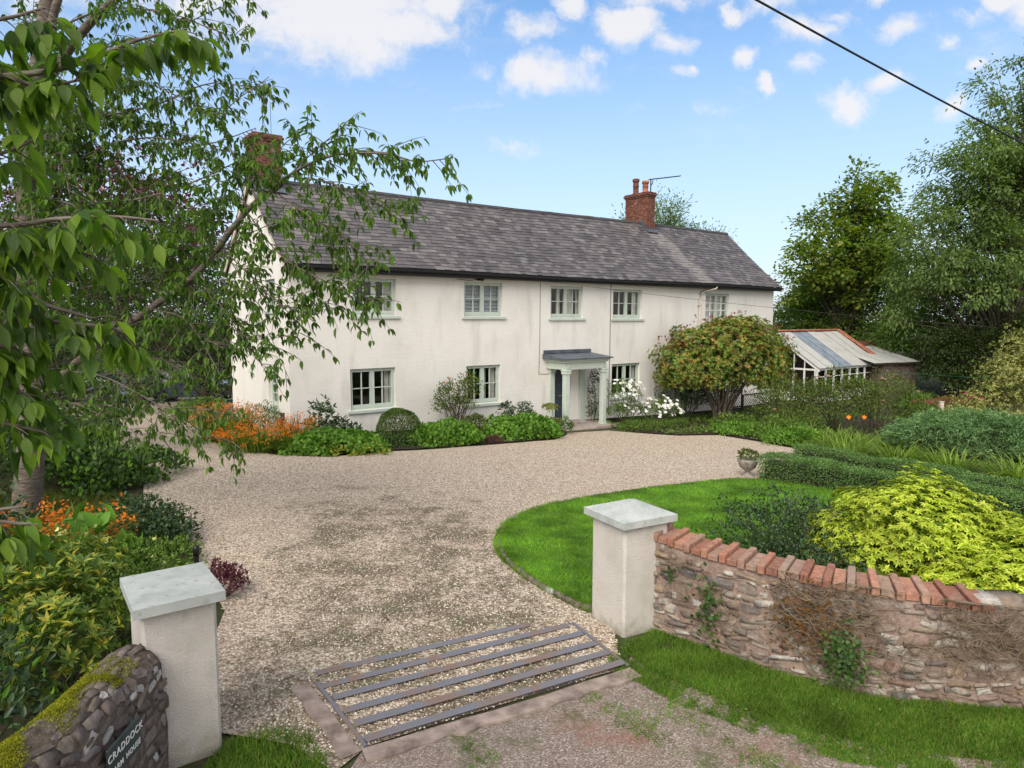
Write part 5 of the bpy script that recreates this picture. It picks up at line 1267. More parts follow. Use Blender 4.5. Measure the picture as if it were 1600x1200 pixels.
c = H3(5.3, 3.0); shrub('heather', 'small purple heather at the gravel edge', 'heather', c, [(0, 0, .04, .34, .26, .2)], M['heather'], 1500, .04, .012, None, nst=10, up=.7)
# climbing rose by the lower second window
c = H3(5.35, .75)
t, B = shrub('rose_bush', 'tall leggy rose bush with pink blooms beside the second lower window', 'rose bush', c, [(-.25, -.1, 1.35, .42, .34, .5), (.45, .3, 1.55, .42, .36, .55), (.2, .1, 1.0, .45, .35, .4), (-.5, -.3, .95, .28, .25, .35)], M['rosebush'], 2100, .075, .045, None, depth=.65, rough=.25, nst=0)
stems('stems', [(c[0] + random.uniform(-.15, .15), c[1] + random.uniform(-.15, .15), c[2] - .05) for _ in range(34)], blobpts(B, 34, .3, 0)[0], .018, .006, M['bark2'], t, .12, 6, 5)
for (ds, z) in ((-.35, 1.93), (-.5, 1.75), (-.05, 1.6), (.3, 2.0)): rosebloom(t, H3(5.35 + ds, .95, z), .075)
c = H3(5.85, 1.2); shrub('small_shrub', 'small rounded green shrub at the foot of the rose bush', 'shrub', c, [(0, 0, .3, .42, .38, .42)], M['rosebush'], 1300, .07, .035, None, nst=8)
for i, (s, lab) in enumerate(((7.45, 'upright dark-leaved plant against the wall, nearer the second window'), (8.25, 'upright dark-leaved plant against the wall, nearer the porch'))):
    c = H3(s, .8); shrub('upright_plant', lab, 'plant', c, [(0, 0, .75, .28, .26, .3), (.1, 0, .45, .32, .3, .3)], M['shrub_dark'], 260, .15, .05, 'upright plants left of the porch', mode='rosettes', k=1, nst=14, up=.5)
c = H3(9.05, 1.3); t = thing('cream_shrub', 'pale cream-leaved tuft on a thin stem left of the porch', 'shrub', c)
rosettes('foliage', [(c[0], c[1], c[2] + .88, .24, .24, .1)], 70, 5, .14, .035, M['variegated'], t); stems('stems', [c] * 3, [(c[0] + .05 * i - .05, c[1], c[2] + .86) for i in range(3)], .014, .01, M['bark2'], t)
c = H3(8.95, 2.0); shrub('low_shrub', 'bronze and green low shrub in front of the left porch column', 'shrub', c, [(0, 0, .2, .45, .4, .34), (-.35, -.2, .3, .3, .3, .3)], M['rosebush'], 1500, .07, .035, None, nst=8)
# climber inside the porch
c = H3(12.02, .42); t, B = shrub('climbing_plant', 'thin dark climber growing up beside the right porch column', 'climber', c, [(0, 0, .5, .25, .22, .55), (-.05, 0, 1.2, .16, .15, .5), (.05, 0, 1.85, .2, .16, .4), (.35, .1, 1.7, .3, .12, .2)], M['shrub_dark'], 760, .07, .045, None, depth=.8, nst=0)
stems('stems', [c] * 5, [(c[0] + random.uniform(-.15, .2), c[1], c[2] + h) for h in (1.2, 1.7, 2.1, 2.2, 1.9)], .012, .005, M['greentwig'], t)
# daisies
def daisies(c, blobs, n, lab, nl):
    t, B = shrub('daisy_clump', lab, 'daisies', c, blobs, M['bedgreen'], nl, .085, .03, 'white daisies right of the porch', depth=.5, nst=14, zmin=-.1)
    P, N_ = blobpts(B, n * 4, .12, .05); k = (P[:, 0] - c[0]) * HN[0] + (P[:, 1] - c[1]) * HN[1] + (P[:, 2] - c[2]) * .8; o_ = np.argsort(-k + RNG.normal(0, .25, len(k)))[:n]
    first = None
    for i in o_:
        nv = nrm(N_[i] * .5 + np.array([HN[0] * .5, HN[1] * .5, .7]) + RNG.normal(0, .25, 3)); b = bloom('flower_head', t, P[i] + N_[i] * .06, nv, .078, M['white_petal'], 10)
        mb = MB(); q = Vector(P[i] + N_[i] * .06 + nv * .004); mb.lathe(q, [(.017, -.004), (.017, .006), (.008, .012)], 7); mb.build('flower_eye', M['yellow_eye'], b)
daisies(H3(12.85, 1.35), [(0, 0, 1.15, .68, .55, .66), (.3, .3, .55, .6, .5, .5), (-.3, -.2, .5, .5, .45, .45)], 98, 'tall dense clump of white daisies immediately right of the porch', 2600)
daisies(H3(14.0, 1.9), [(0, 0, .45, .7, .5, .55), (.6, .4, .5, .6, .5, .55)], 78, 'looser lower clump of white daisies towards the round tree', 1700)
c = H3(12.3, 2.6); shrub('low_shrub', 'low grey-green spreading plant with faint lilac flowers in front of the daisies', 'shrub', c, [(0, 0, .08, .85, .5, .3), (.8, .55, .05, .7, .45, .25), (1.6, 1.1, .05, .6, .4, .2)], M['bedgreen'], 3000, .06, .03, None, nst=10)
# dark laurel behind the round tree
c = H3(17.2, .9); shrub('laurel', 'very dark evergreen bush against the house behind the round tree', 'shrub', c, [(0, 0, 1.1, 1.3, .8, 1.25), (.9, .6, .9, 1.0, .8, 1.0)], M['shrub_dark'], 5200, .11, .045, None, depth=.4, nst=14, up=-.2)
# photinia
c = (8.94, 28.8, gz(8.94, 28.8) - .03)
t = thing('photinia_tree', 'round-headed small tree with reddish shoots on several bare stems', 'tree', c)
PB = [(8.6, 28.9, 1.5, 2.45, 1.9, 1.59), (10.0, 29.3, 1.63, 1.9, 1.6, 1.59), (9.2, 28.5, 2.13, 1.6, 1.4, 1.16), (7.5, 28.5, 1.13, 1.5, 1.3, 1.16), (10.7, 29.4, 1.08, 1.35, 1.2, 1.26)]
rosettes('crown', PB, 6600, 6, .135, .055, M['photinia'], t, T_LEAF, .6, .3, -.6, .13)
P, N_ = blobpts(PB, 520, .03, .3, .13); P += N_ * .1; n_ = len(P)
rosettes('red_shoots', [(p[0], p[1], p[2], .05, .05, .12) for p in P if p[2] > 1.9][:220], 420, 5, .10, .03, M['photinia_red'], t, T_LEAF, 1.6, .3, .0, .1, 1.0)
mb = MB()
for i in range(11):
    a = i * 6.283 / 11 + .2; b0 = Vector(c) + Vector((math.cos(a) * .22, math.sin(a) * .16, 0)); r = .05 + .025 * (i % 3)
    e = Vector((9.0 + math.cos(a) * 1.6, 28.8 + math.sin(a) * 1.1, 1.4)); m1 = b0 + Vector((math.cos(a) * .18, math.sin(a) * .1, .7)); m2 = m1.lerp(e, .45) + Vector((0, 0, .25))
    mb.tube(catmull([b0, m1, m2, e], 5), [r * (1 - .045 * q) for q in range(16)], 7)
    mb.tube(catmull([m1, m1 + Vector((math.cos(a + .9) * .25, math.sin(a + .9) * .2, .5)), e + Vector((math.cos(a + 1.4) * .5, .2, .3))], 4), [r * .55] * 9, 6)
mb.build('trunk', M['bark2'], t, False)
# trellis by the round tree
t = thing('trellis', 'dark diamond trellis panel behind the round tree', 'trellis', H3(21.6, .7))
mb = MB(); mb2 = MB()
for (s0, s1, zt) in ((19.9, 21.6, 1.7), (21.65, 24.6, .95)):
    g0 = gz(*hw((s0 + s1) / 2, .7)[:2])
    TM = lambda a, b, z: HM(a, .7 + b, g0 + z)
    mb.box(TM, s0, s0 + .06, 0, .05, 0, zt); mb.box(TM, s1 - .06, s1, 0, .05, 0, zt); mb.box(TM, s0 + .06, s1 - .06, 0, .05, zt - .06, zt); mb.box(TM, s0 + .06, s1 - .06, .001, .049, .3, .36); mb.box(TM, s0 + .06, s1 - .06, 0.002, .048, zt - .62, zt - .57)
    x = s0 - zt
    while x < s1:
        for sg_ in (0, 1):
            a, b = x, x + zt - .36
            pts = [(max(s0, min(s1, a + (b - a) * f)), .36 + (zt - .42) * (f if not sg_ else 1 - f)) for f in np.linspace(0, 1, 12) if s0 < a + (b - a) * f < s1]
            if len(pts) > 1: mb2.tube([TM(p, .015 + .02 * sg_, z) for p, z in (pts[0], pts[-1])], .011, 4)
        x += .19
mb.build('frame', M['wood'], t); mb2.build('lattice', M['wood'], t)
# crocosmia at the house corner
CG = [((-8.35, 19.9), .7, 1.1, 420, 330, 'tall orange crocosmia along the side wall of the house'), ((-6.95, 18.35), .85, .66, 480, 320, 'low orange crocosmia at the front house corner'), ((-6.05, 18.95), .36, .95, 120, 100, 'small upright crocosmia clump against the house corner')]
for (xy, rx, h, nl, nf, lab) in CG: crocosmia(tuple(gp(*xy)), rx, h, nl, nf, lab, .038)
c = tuple(gp(-5.95, 18.0)); t = thing('strap_leaf_plant', 'dark arching strap-leaved tuft at the gravel edge by the house corner', 'plant', c); straps('leaves', c, .3, 260, .6, .03, M['crocosmia'], t, .9)
c = tuple(gp(-7.7, 20.9)); shrub('red_leaf_shrub', 'low reddish brown shrub against the side wall', 'shrub', c, [(0, 0, .5, .6, .5, .55), (.5, -.6, .4, .4, .4, .4)], M['rosebush'], 900, .08, .03, None, nst=12, up=.6)
c = tuple(gp(-9.6, 20.9)); shrub('shrub', 'green shrub beside the gravel left of the tall crocosmia', 'shrub', c, [(0, 0, .5, .8, .7, .65), (-.8, .6, .4, .7, .6, .5)], M['bedgreen'], 2400, .08, .045, None, nst=10)
t = thing('timber_post', 'short dark timber post by the side wall window', 'post', gp(-6.75, 19.9)); mb = MB(); mb.box(lambda a, b, z: (-6.75 + a, 19.9 + b, gz(-6.75, 19.9) + z), -.05, .05, -.05, .05, -.1, .85, 0, .01); mb.build('post', M['wood'], t); mb = MB(); mb.box(lambda a, b, z: (-6.75 + a, 19.9 + b, gz(-6.75, 19.9) + z), -.06, .06, -.06, .06, .852, .88, 0, .008); mb.build('post_cap', M['wood'], t)

# --- right hand garden
def hedge(name, lab, P, w_, h, dens, mat, L=.04, Wd=.026, grp=None):
    P = [Vector(p) for p in P]; al = Along(catmull(P, 6)); c = P[0]; t = thing(name, lab, 'hedge', gp(c.x, c.y), grp)
    n = int(al.len * (w_ + 2 * h) * dens); d = RNG.uniform(0, al.len, n); u = RNG.uniform(0, w_ + 2 * h, n); PP = np.zeros((n, 3)); NN = np.zeros((n, 3))
    # include the ends
    for i in range(n):
        p, tg = al(d[i]); nv = Vector((tg.y, -tg.x)); hh = h + .035 * math.sin(d[i] * 1.9) + .02 * math.sin(d[i] * 5.3)
        if u[i] < h: o, z, nn = w_ / 2, u[i], (nv.x, nv.y, .1)
        elif u[i] > h + w_: o, z, nn = -w_ / 2, u[i] - h - w_, (-nv.x, -nv.y, .1)
        else: o, z, nn = u[i] - h - w_ / 2, hh, (0, 0, 1)
        # round the top edges
        e = max(0, abs(o) - w_ / 2 + .08) * max(0, z - hh + .08) * 6; o *= 1 - e; z -= e * .5
        o += .03 * math.sin(d[i] * 3.1 + z * 5)
        q = p + nv * o; PP[i] = (q.x, q.y, gz(q.x, q.y) + z); NN[i] = nn
    e_ = int(w_ * h * dens)
    for dd_, sg_ in ((0, -1), (al.len, 1)):
        p, tg = al(dd_); nv = Vector((tg.y, -tg.x)); o = RNG.uniform(-w_ / 2, w_ / 2, e_); z = RNG.uniform(0, h, e_)
        PP = np.concatenate([PP, np.stack([p.x + nv.x * o, p.y + nv.y * o, gz(p.x, p.y) + z], 1)]); NN = np.concatenate([NN, np.tile([tg.x * sg_, tg.y * sg_, .1], (e_, 1))])
    n = len(PP); PP = PP - NN * (RNG.random(n) ** 2)[:, None] * .13 + NN * RNG.normal(0, .012, n)[:, None]
    leaves('foliage', PP, NN + rdir(n) * .9, NN + rdir(n) * .5, L * RNG.uniform(.7, 1.3, n), Wd, T_LEAF, mat, t)
    mb = MB(); sp = w_ / 2 - .14; k = 24; vs = []
    for i in range(k + 1):
        p, tg = al(al.len * (.012 + .976 * i / k)); nv = Vector((tg.y, -tg.x)); g0 = gz(p.x, p.y)
        for o, z in ((sp, .0), (sp, h - .14), (-sp, h - .14), (-sp, 0)): q = p + nv * o; vs.append((q.x, q.y, g0 + z))
    mb.add(vs, [(4 * i + j, 4 * i + (j + 1) % 4, 4 * i + 4 + (j + 1) % 4, 4 * i + 4 + j) for i in range(k) for j in range(4)] + [(0, 1, 2, 3), (4 * k, 4 * k + 1, 4 * k + 2, 4 * k + 3)]); mb.build('woody_core', M['wood'], t)
    return t
HG = 'clipped low box hedges beside the lawn'
hedge('box_hedge', 'front box hedge bordering the lawn, the longest and nearest', [(6.02, 16.0), (7.1, 14.75), (8.3, 12.9), (9.2, 11.1), (10.0, 9.3)], .62, .62, 2600, M['boxleaf'], .036, .024, HG)
hedge('box_hedge', 'short box hedge behind the front hedge, left of the gap', [(7.75, 18.2), (8.35, 17.1), (8.78, 16.1)], .55, .58, 2200, M['boxleaf'], .036, .024, HG)
hedge('box_hedge', 'rear box hedge running off to the right below the juniper', [(9.0, 16.1), (9.75, 14.6), (10.6, 12.9), (11.6, 10.9)], .6, .56, 2300, M['boxleaf'], .036, .024, HG)
# urn at the hedge end
c = gp(5.72, 16.3); t = thing('urn_planter', 'stone urn at the end of the front hedge', 'urn', c)
mb = MB(); mb.lathe(c, [(.17, -.02), (.17, .04), (.08, .07), (.06, .14), (.10, .17), (.19, .24), (.22, .34), (.25, .40), (.25, .43), (.20, .43)], 20); mb.build('bowl', M['urnstone'], t)
c2 = (c.x, c.y, c.z + .43); t2, B = shrub('bedding_plants', 'violet and white bedding flowers in the stone urn', 'flowers', c2, [(0, 0, .06, .24, .24, .16)], M['bedgreen'], 420, .06, .03, None, nst=6)
P, N_ = blobpts(B, 60, .05, .1); rosettes('flowers', [(p[0], p[1], p[2] + .02, .02, .02, .02) for p in P[:26]], 60, 5, .035, .03, M['heather'], t2, T_FLAT)
# golden choisya
c = gp(4.9, 8.35)
CB = [(5.1, 8.4, .40, 1.15, 1.0, .90), (4.5, 8.55, .25, .68, .7, .66), (5.9, 7.7, .30, 1.0, .95, .72), (5.4, 7.3, .15, .9, .75, .60), (6.5, 7.0, .2, .9, .8, .6)]
t = thing('golden_shrub', 'bright yellow-green shrub spilling over the brick-topped wall', 'shrub', c)
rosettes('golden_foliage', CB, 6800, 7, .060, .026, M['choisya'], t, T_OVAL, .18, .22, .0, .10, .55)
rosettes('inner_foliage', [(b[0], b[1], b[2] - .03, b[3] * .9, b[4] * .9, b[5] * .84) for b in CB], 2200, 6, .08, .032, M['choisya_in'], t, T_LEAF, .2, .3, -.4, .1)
auto_stems(t, CB, c, 30, .02, M['bark2'], .4)
# dark privet left of it
c = gp(3.5, 9.0); t, B = shrub('cotoneaster', 'straggly dark small-leaved bush behind the wall, left of the yellow shrub', 'shrub', c, [(.1, .2, .42, .85, .65, .55), (.8, -.5, .38, .8, .65, .5), (-.2, -.5, .25, .5, .5, .35), (1.0, .3, .4, .6, .6, .45), (.2, -1.1, .3, .6, .5, .42)], M['shrub_dark'], 9500, .046, .028, None, depth=.6, rough=.25, nst=46, tmpl=T_OVAL)
P, N_ = blobpts(B, 46, .02, .3); stems('long_shoots', [(c.x, c.y, c.z)] * 46, P + N_ * .14 + np.array([0, 0, .14]), .007, .003, M['bark2'], t, .12, 5, 4)
# ivy on the right wall
def ivy_patch(lab, d0, d1, z0, z1, nl, nt_, seed):
    rnd = random.Random(seed); t = thing('ivy', lab, 'ivy', tuple(rw((d0 + d1) / 2, .05, (z0 + z1) / 2)), 'ivy on the brick-topped wall')
    P, Nn = [], []
    for _ in range(nl):
        f = rnd.gauss(.5, .22); g = rnd.gauss(.5, .24); d = d0 + (d1 - d0) * f; z = max(.02, z0 + (z1 - z0) * g); q = rw(d, rnd.uniform(.03, .11), z); p, tt = RP(d); P.append(tuple(q)); Nn.append((tt.y, -tt.x, .3))
    P, Nn = np.array(P), np.array(Nn); k = len(P); leaves('leaves', P, rdir(k) * .8 + np.array([0, 0, -.5]), Nn + rdir(k) * .5, RNG.uniform(.025, .055, k), .036, T_FLAT, M['ivy'], t); return t
def stem_mass(t, d0, d1, z0, z1, n, seed, r=.0035, mat='twig', nm='stems'):
    rnd = random.Random(seed); mb = MB()
    for _ in range(n):
        d = rnd.uniform(d0, d1); z = max(.02, rnd.uniform(z0, z1)); a = rnd.uniform(-.9, 1.2); o = .035; pts = []
        for k in range(9):
            pts.append(rw(d, o, z)); a += rnd.uniform(-.6, .6); d += .045 * math.cos(a); z = min(max(.02, z + .045 * math.sin(a)), rtop(d) + .06); o = min(.12, max(.03, o + rnd.uniform(-.02, .022)))
        mb.tube(pts, r * rnd.uniform(.6, 1.4), 4, 0, False)
    return mb.build(nm, M[mat], t, False)
t = ivy_patch('dying ivy tangle with a green patch in the middle of the brick-topped wall', 1.72, 2.12, .05, .62, 420, 0, 3); stem_mass(t, 1.25, 2.05, .28, .95, 170, 4); stem_mass(t, 1.6, 2.1, .02, .5, 60, 5, .003)
P = [tuple(rw(random.gauss(1.62, .16), random.uniform(.03, .10), random.gauss(.55, .17))) for _ in range(380)]; leaves('withered_leaves', np.array(P), rdir(380), rdir(380), RNG.uniform(.02, .05, 380), .03, T_LEAF, leafmat('withered_ivy_leaves', [(.10, .05, .02), (.16, .08, .03), (.07, .045, .02)], .2, .7, .2), t)
t = ivy_patch('thin green ivy strands on the wall near the pillar', .52, .86, .1, .85, 150, 0, 7); stem_mass(t, .45, .85, .05, .7, 26, 8, .003)
t = ivy_patch('small ivy sprig high on the wall beside the pillar', .22, .36, .55, .85, 22, 0, 9); stem_mass(t, .1, .3, .45, .9, 14, 10, .003)
t = thing('dead_creeper', 'bare dead creeper roots at the far right of the brick-topped wall', 'dead creeper', tuple(rw(3.1, .05, .6))); stem_mass(t, 2.55, 3.3, .45, .95, 190, 12, .0028)
stem_mass(t, 2.2, 2.8, .2, .55, 30, 13, .0025, 'twig', 'loose_roots')
# rose border, lilies, picket
RBG = 'rose bushes in the border before the greenhouse'
for (x, y, rx, h, n, lab, nb) in ((11.0, 26.6, 1.5, 1.6, 4200, 'dark leafy rose bush at the left of the border by the round tree', 5), (12.6, 26.2, 1.5, 1.85, 4200, 'dark leafy rose bush in the middle of the border before the greenhouse', 5), (14.1, 26.2, 1.4, 1.8, 3900, 'dark leafy rose bush at the right of the border by the dark picket fence', 4)):
    c = gp(x, y); t, B = shrub('rose_bush', lab, 'rose bush', tuple(c), [(0, 0, h * .55, rx, .9, h * .7), (rx * .5, .2, h * .75, rx * .6, .7, h * .45), (-rx * .5, -.2, h * .6, rx * .6, .7, h * .55)], M['rosebush'], n, .085, .05, RBG, depth=.55, rough=.2, nst=24)
    P, N_ = blobpts(B, 200, .02, .1); q = [i for i in range(200) if N_[i][1] < -.3][:nb]
    for i in q: rosebloom(t, P[i] + N_[i] * .05, .085)
c = gp(15.3, 25.6); shrub('shrub', 'pale green bushy plant at the right end of the rose border', 'shrub', tuple(c), [(0, 0, .8, .8, .7, .9), (.5, .3, .5, .8, .7, .6)], M['midgreen'], 3000, .09, .04, None, nst=10)
BG = 'leafy plants at the border edge'
for (x, y, rx, h, mt, lab) in ((8.7, 26.6, .9, .45, 'bedgreen', 'low leafy plant at the foot of the round tree'), (8.3, 24.9, .9, .35, 'geranium', 'low bright ground-cover mound at the gravel edge below the round tree'), (9.6, 24.3, 1.1, .6, 'bedgreen', 'mid-height leafy mound at the border front, left of the daylilies'), (10.4, 25.3, 1.1, .75, 'rosebush', 'reddish leafy mound just behind the border front'), (9.3, 22.6, .9, .45, 'geranium', 'bright green mound behind the end of the short hedge')):
    c = gp(x, y); shrub('border_plant', lab, 'plant', tuple(c), [(0, 0, .1, rx, .8, h), (rx * .6, .2, .1, rx * .7, .7, h * .9)], M[mt], 2600, .09, .055, BG, nst=8, zmin=0)
LG = 'daylily clumps in the border'
for (x, y, r, n, lab) in ((10.3, 22.2, .6, 330, 'arching daylily clump behind the short hedge'), (11.1, 21.9, .6, 320, 'arching daylily clump before the picket fence'), (10.1, 20.4, .6, 300, 'arching daylily clump nearest the short hedge'), (11.7, 20.4, .6, 330, 'arching daylily clump left of the juniper trunk'), (10.9, 18.9, .5, 260, 'arching daylily clump behind the gap in the hedges'), (11.7, 18.0, .5, 260, 'arching daylily clump just left of the foot of the juniper trunk'), (15.0, 18.2, .8, 420, 'tall daylily clump right of the juniper trunk'), (12.6, 16.5, .7, 360, 'daylily clump behind the rear hedge at the right edge')):
    c = tuple(gp(x, y)); t = thing('daylily', lab, 'daylily', c, LG); straps('leaves', c, r, n, .74, .030, M['lily'], t, 1.0)
    if 'before the picket' in lab:
        for dx in (-.25, .25):
            q = np.array([c[0] + dx, c[1] - .1, c[2] + 1.05]); stems('flower_stalk', [c], [q], .008, .006, M['greentwig'], t); bloom('flower', t, q, (-.3, -.8, .5), .085, M['orange'], 6)
t = thing('picket_fence', 'short run of dark pickets between the rose border and the juniper', 'fence', gp(12.9, 24.3)); mb = MB()
PA, PBv = Vector((12.3, 24.9)), Vector((14.3, 23.6)); dv = (PBv - PA).normalized(); nvv = Vector((dv.y, -dv.x)); k = 14
for i in range(k):
    q = PA + dv * i * .17; g0 = gz(q.x, q.y)
    def FM(a, b, z): p = q + dv * a + nvv * b; return (p.x, p.y, g0 + z)
    mb = MB(); mb.box(FM, -.045, .045, 0, .02, .02, .72 + .02 * random.random()); mb.add([FM(-.045, 0, .74), FM(.045, 0, .74), FM(0, 0, .81), FM(-.045, .02, .74), FM(.045, .02, .74), FM(0, .02, .81)], [(0, 1, 2), (3, 5, 4), (0, 3, 4, 1), (1, 4, 5, 2), (2, 5, 3, 0)]); mb.build('picket', M['wood'], t)
q = PA; g0 = gz(12.9, 24.3)
mb = MB()
for z in (.2, .55): mb.box(lambda a, b, zz: ((PA + dv * a + nvv * b).x, (PA + dv * a + nvv * b).y, g0 + zz), -.05, 2.35, -.045, -.002, z, z + .06)
mb.build('rail', M['wood'], t)
# juniper on a crooked trunk
c = gp(13.1, 19.6); t = thing('juniper', 'wide flat-topped grey-green juniper on a crooked trunk', 'juniper', tuple(c))
JB = [(12.95, 20.2, -0.11, 1.5, 1.1, 0.41), (14.25, 20.0, -0.04, 1.6, 1.2, 0.48), (15.65, 19.8, -0.11, 1.5, 1.1, 0.46), (16.95, 19.6, -0.21, 1.4, 1.0, 0.44), (12.25, 20.4, -0.41, 0.9, 0.8, 0.34), (14.15, 19.1, -0.48, 1.3, 0.7, 0.29), (13.65, 20.8, 0.14, 1.2, 0.8, 0.29), (15.95, 19.2, -0.46, 1.2, 0.7, 0.34)]
P, N_ = blobpts(JB, 5200, .35, -.3, .14); n_ = len(P)
hd = nrm(np.stack([N_[:, 0] + RNG.normal(0, .5, n_) - .3, N_[:, 1] * .7 - .35 + RNG.normal(0, .4, n_), .18 + RNG.normal(0, .22, n_)], 1))
PP = np.concatenate([P + hd * f for f in (0, .05, .10, .15, .19)]); AA = np.concatenate([hd + rdir(n_) * .55 for _ in range(5)])
leaves('foliage', PP, AA, rdir(len(PP)) + np.array([0, 0, .6]), RNG.uniform(.09, .17, len(PP)), .022, T_LEAF, M['juniper'], t)
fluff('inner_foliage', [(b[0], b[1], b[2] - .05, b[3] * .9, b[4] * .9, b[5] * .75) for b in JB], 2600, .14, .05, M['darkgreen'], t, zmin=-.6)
mb = MB(); mb.tube(catmull([c + Vector((0, 0, -.1)), c + Vector((.05, 0, .28)), c + Vector((.12, 0, .42)), c + Vector((.75, .1, .62)), c + Vector((.9, .15, .7)), c + Vector((.9, .3, .8))], 5), [.15 - .002 * i for i in range(26)], 9)
for e in JB[:5]: mb.tube(catmull([c + Vector((.9, .2, .8)), Vector((e[0] * .5 + 6.9, e[1], -.25)), Vector((e[0], e[1], e[2]))], 5), [.07 - .005 * i for i in range(11)], 6)
mb.build('trunk', M['bark2'], t, False)
# far rock bed with magenta flowers
for (x, y, s, lab) in ((20.9, 34.2, .6, 'magenta flowering shrub in the far bed, nearer the greenhouse'), (24.2, 35.6, .7, 'magenta flowering shrub in the far bed, nearer the dark hedge')):
    c = gp(x, y); t, B = shrub('pink_hydrangea', lab, 'flowering shrub', tuple(c), [(0, 0, .35 * s, s * .95, s * .6, .75 * s)], M['rosebush'], 1500, .12, .06, 'magenta shrubs in the far bed', nst=8, zmin=0)
    P, N_ = blobpts(B, 130, .05, .15); q = [P[i] + N_[i] * .03 for i in range(130) if P[i][2] > c.z + .45 * s][:60]
    rosettes('flowers', [(p[0], p[1], p[2], .09, .09, .06) for p in q], 700, 5, .075, .06, M['pink_petal'], t, T_FLAT, .3)
c = gp(22.3, 34.6); shrub('brown_shrub', 'faded reddish brown low shrub between the two magenta shrubs', 'shrub', tuple(c), [(0, 0, .2, 1.3, .6, .5), (-1.0, -.3, .1, .8, .5, .4)], leafmat('faded_red_leaves', [(.12, .06, .045), (.17, .09, .06), (.08, .07, .03)], .2, .6, .2), 2400, .09, .05, None, nst=8, zmin=0)
c = tuple(gp(20.9, 35.4)); t = thing('strap_leaf_plant', 'spiky yellow-green tuft below the shed wall', 'plant', c); straps('leaves', c, .3, 130, 1.0, .05, M['lily'], t, .6)
t = thing('timber_post', 'short pale timber post in the far bed', 'post', gp(20.9, 33.0)); mb = MB(); PMx = lambda a, b, z: (20.9 + a, 33.0 + b, gz(20.9, 33) + z); mb.box(PMx, -.09, .09, -.09, .09, -.1, .62, 0, .01); mb.build('post', M['cream'], t); mb = MB(); mb.box(PMx, -.11, .11, -.11, .11, .622, .66, 0, .01); mb.build('post_cap', M['cream'], t)
mb = MB(); rnd = random.Random(2)
DIRT = [(14.5, 28), (17.5, 30.5), (19.5, 32.2), (24.5, 34.2), (29, 35), (29, 33), (24, 31.8), (20.5, 30.6), (17.5, 28.2)]
sheet('dirt_path', DIRT, .05, simple('pinkish_dirt', (.24, .17, .14), .95, .3, 3, 30, .5), .6)
# variegated shrub at right
c = gp(17.2, 24.0); shrub('variegated_shrub', 'tall cream and green variegated shrub at the right edge', 'shrub', tuple(c), [(.6, 0, 1.6, 1.4, 1.2, 1.5), (0, .2, 1.0, 1.5, 1.1, 1.0), (1.0, .2, 2.9, 1.0, 1.0, 1.2), (-.9, .1, .9, .8, .7, .5), (1.6, .3, 2.2, 1.3, 1.2, 1.6), (.3, 0, 2.2, .8, .8, .8), (1.4, 0, 3.7, .6, .6, .7)], M['variegated'], 3600, .10, .05, None, mode='rosettes', k=4, tilt=.9, rough=.2, depth=.45, nst=20, zmin=-.5)

def ground_cover(name, poly, n, L, Wd, mat, h=.14, sel=None):
    P = np.array(poly); x0, y0 = P.min(0); x1, y1 = P.max(0); xs = RNG.uniform(x0, x1, n); ys = RNG.uniform(y0, y1, n)
    c = np.array([inpoly(a, b, poly) for a, b in zip(xs, ys)])
    if sel is not None: c &= sel(xs, ys)
    xs, ys = xs[c], ys[c]; k = len(xs); z = gzv(xs, ys) + .03 + h * RNG.random(k) * (.5 + .5 * np.sin(xs * 2.3) * np.cos(ys * 1.9))
    return tag(leaves(name, np.stack([xs, ys, z], 1), rdir(k) + np.array([0, 0, .5]), rdir(k) * .5 + np.array([0, 0, 1]), L * RNG.uniform(.6, 1.3, k), Wd, T_FLAT, mat), kind='stuff')
B2 = [tuple(float(x) for x in q) for q in BED2]
ground_cover('border_ground_cover', B2, 46000, .10, .06, M['bedgreen'], .22, patchy(1.3, -.5, 3.0))
ground_cover('border_ground_cover', B2, 16000, .08, .05, M['rosebush'], .2, patchy(1.9, .1, 5.0))
ground_cover('bed_ground_cover', [tuple(float(x) for x in q) for q in BED], 7000, .07, .05, M['ivy'], .16, patchy(2.1, .0, 1.0))
# --- left hand beds
c = gp(-8.2, 13.2); t, B = shrub('ivy_mound', 'large mound of glossy ivy leaves at the gravel edge behind the cherry trunk', 'ivy', tuple(c), [(0, 0, .25, 1.0, .7, .62), (-.9, .4, .3, 1.1, .9, .75), (-1.6, 1.4, .35, 1.2, 1.0, .85), (.25, -.25, .15, .62, .5, .50), (.7, .3, .02, .45, .5, .25), (.4, 1.3, .1, .7, .7, .4), (.35, -.75, 0, .4, .35, .22)], M['geranium'], 1, .1, .1, None, nst=10); 
fluff('mound_leaves', B, 6200, .09, .085, M['ivy'], t, T_FLAT, up=.5, out=.6, zmin=0); fluff('bright_leaves', B, 1500, .085, .08, M['geranium'], t, T_FLAT, up=.6, out=.6, zmin=.1, depth=.1)
c = gp(-5.45, 9.95); shrub('low_shrub', 'low glossy dark shrub at the gravel edge behind the orange flowers', 'shrub', tuple(c), [(0, 0, .12, .62, .55, .50), (.45, -.35, .08, .45, .4, .40), (-.4, .2, .1, .5, .45, .46)], M['shrub_dark'], 3000, .065, .042, None, nst=12, zmin=0)
c = gp(-4.6, 8.9); shrub('low_shrub', 'small pale green weedy plant beside the black post light', 'plant', tuple(c), [(0, 0, .05, .45, .4, .28), (-.5, .1, .05, .4, .4, .24)], M['bedgreen'], 1100, .07, .03, None, nst=8, zmin=0)
c = gp(-5.25, 8.35); shrub('broad_leaf_plant', 'broad pale-leaved plant behind the flat-topped pillar', 'plant', tuple(c), [(0, 0, .3, .4, .35, .45)], M['geranium'], 60, .30, .16, None, nst=8, tmpl=T_OVAL, up=.3)
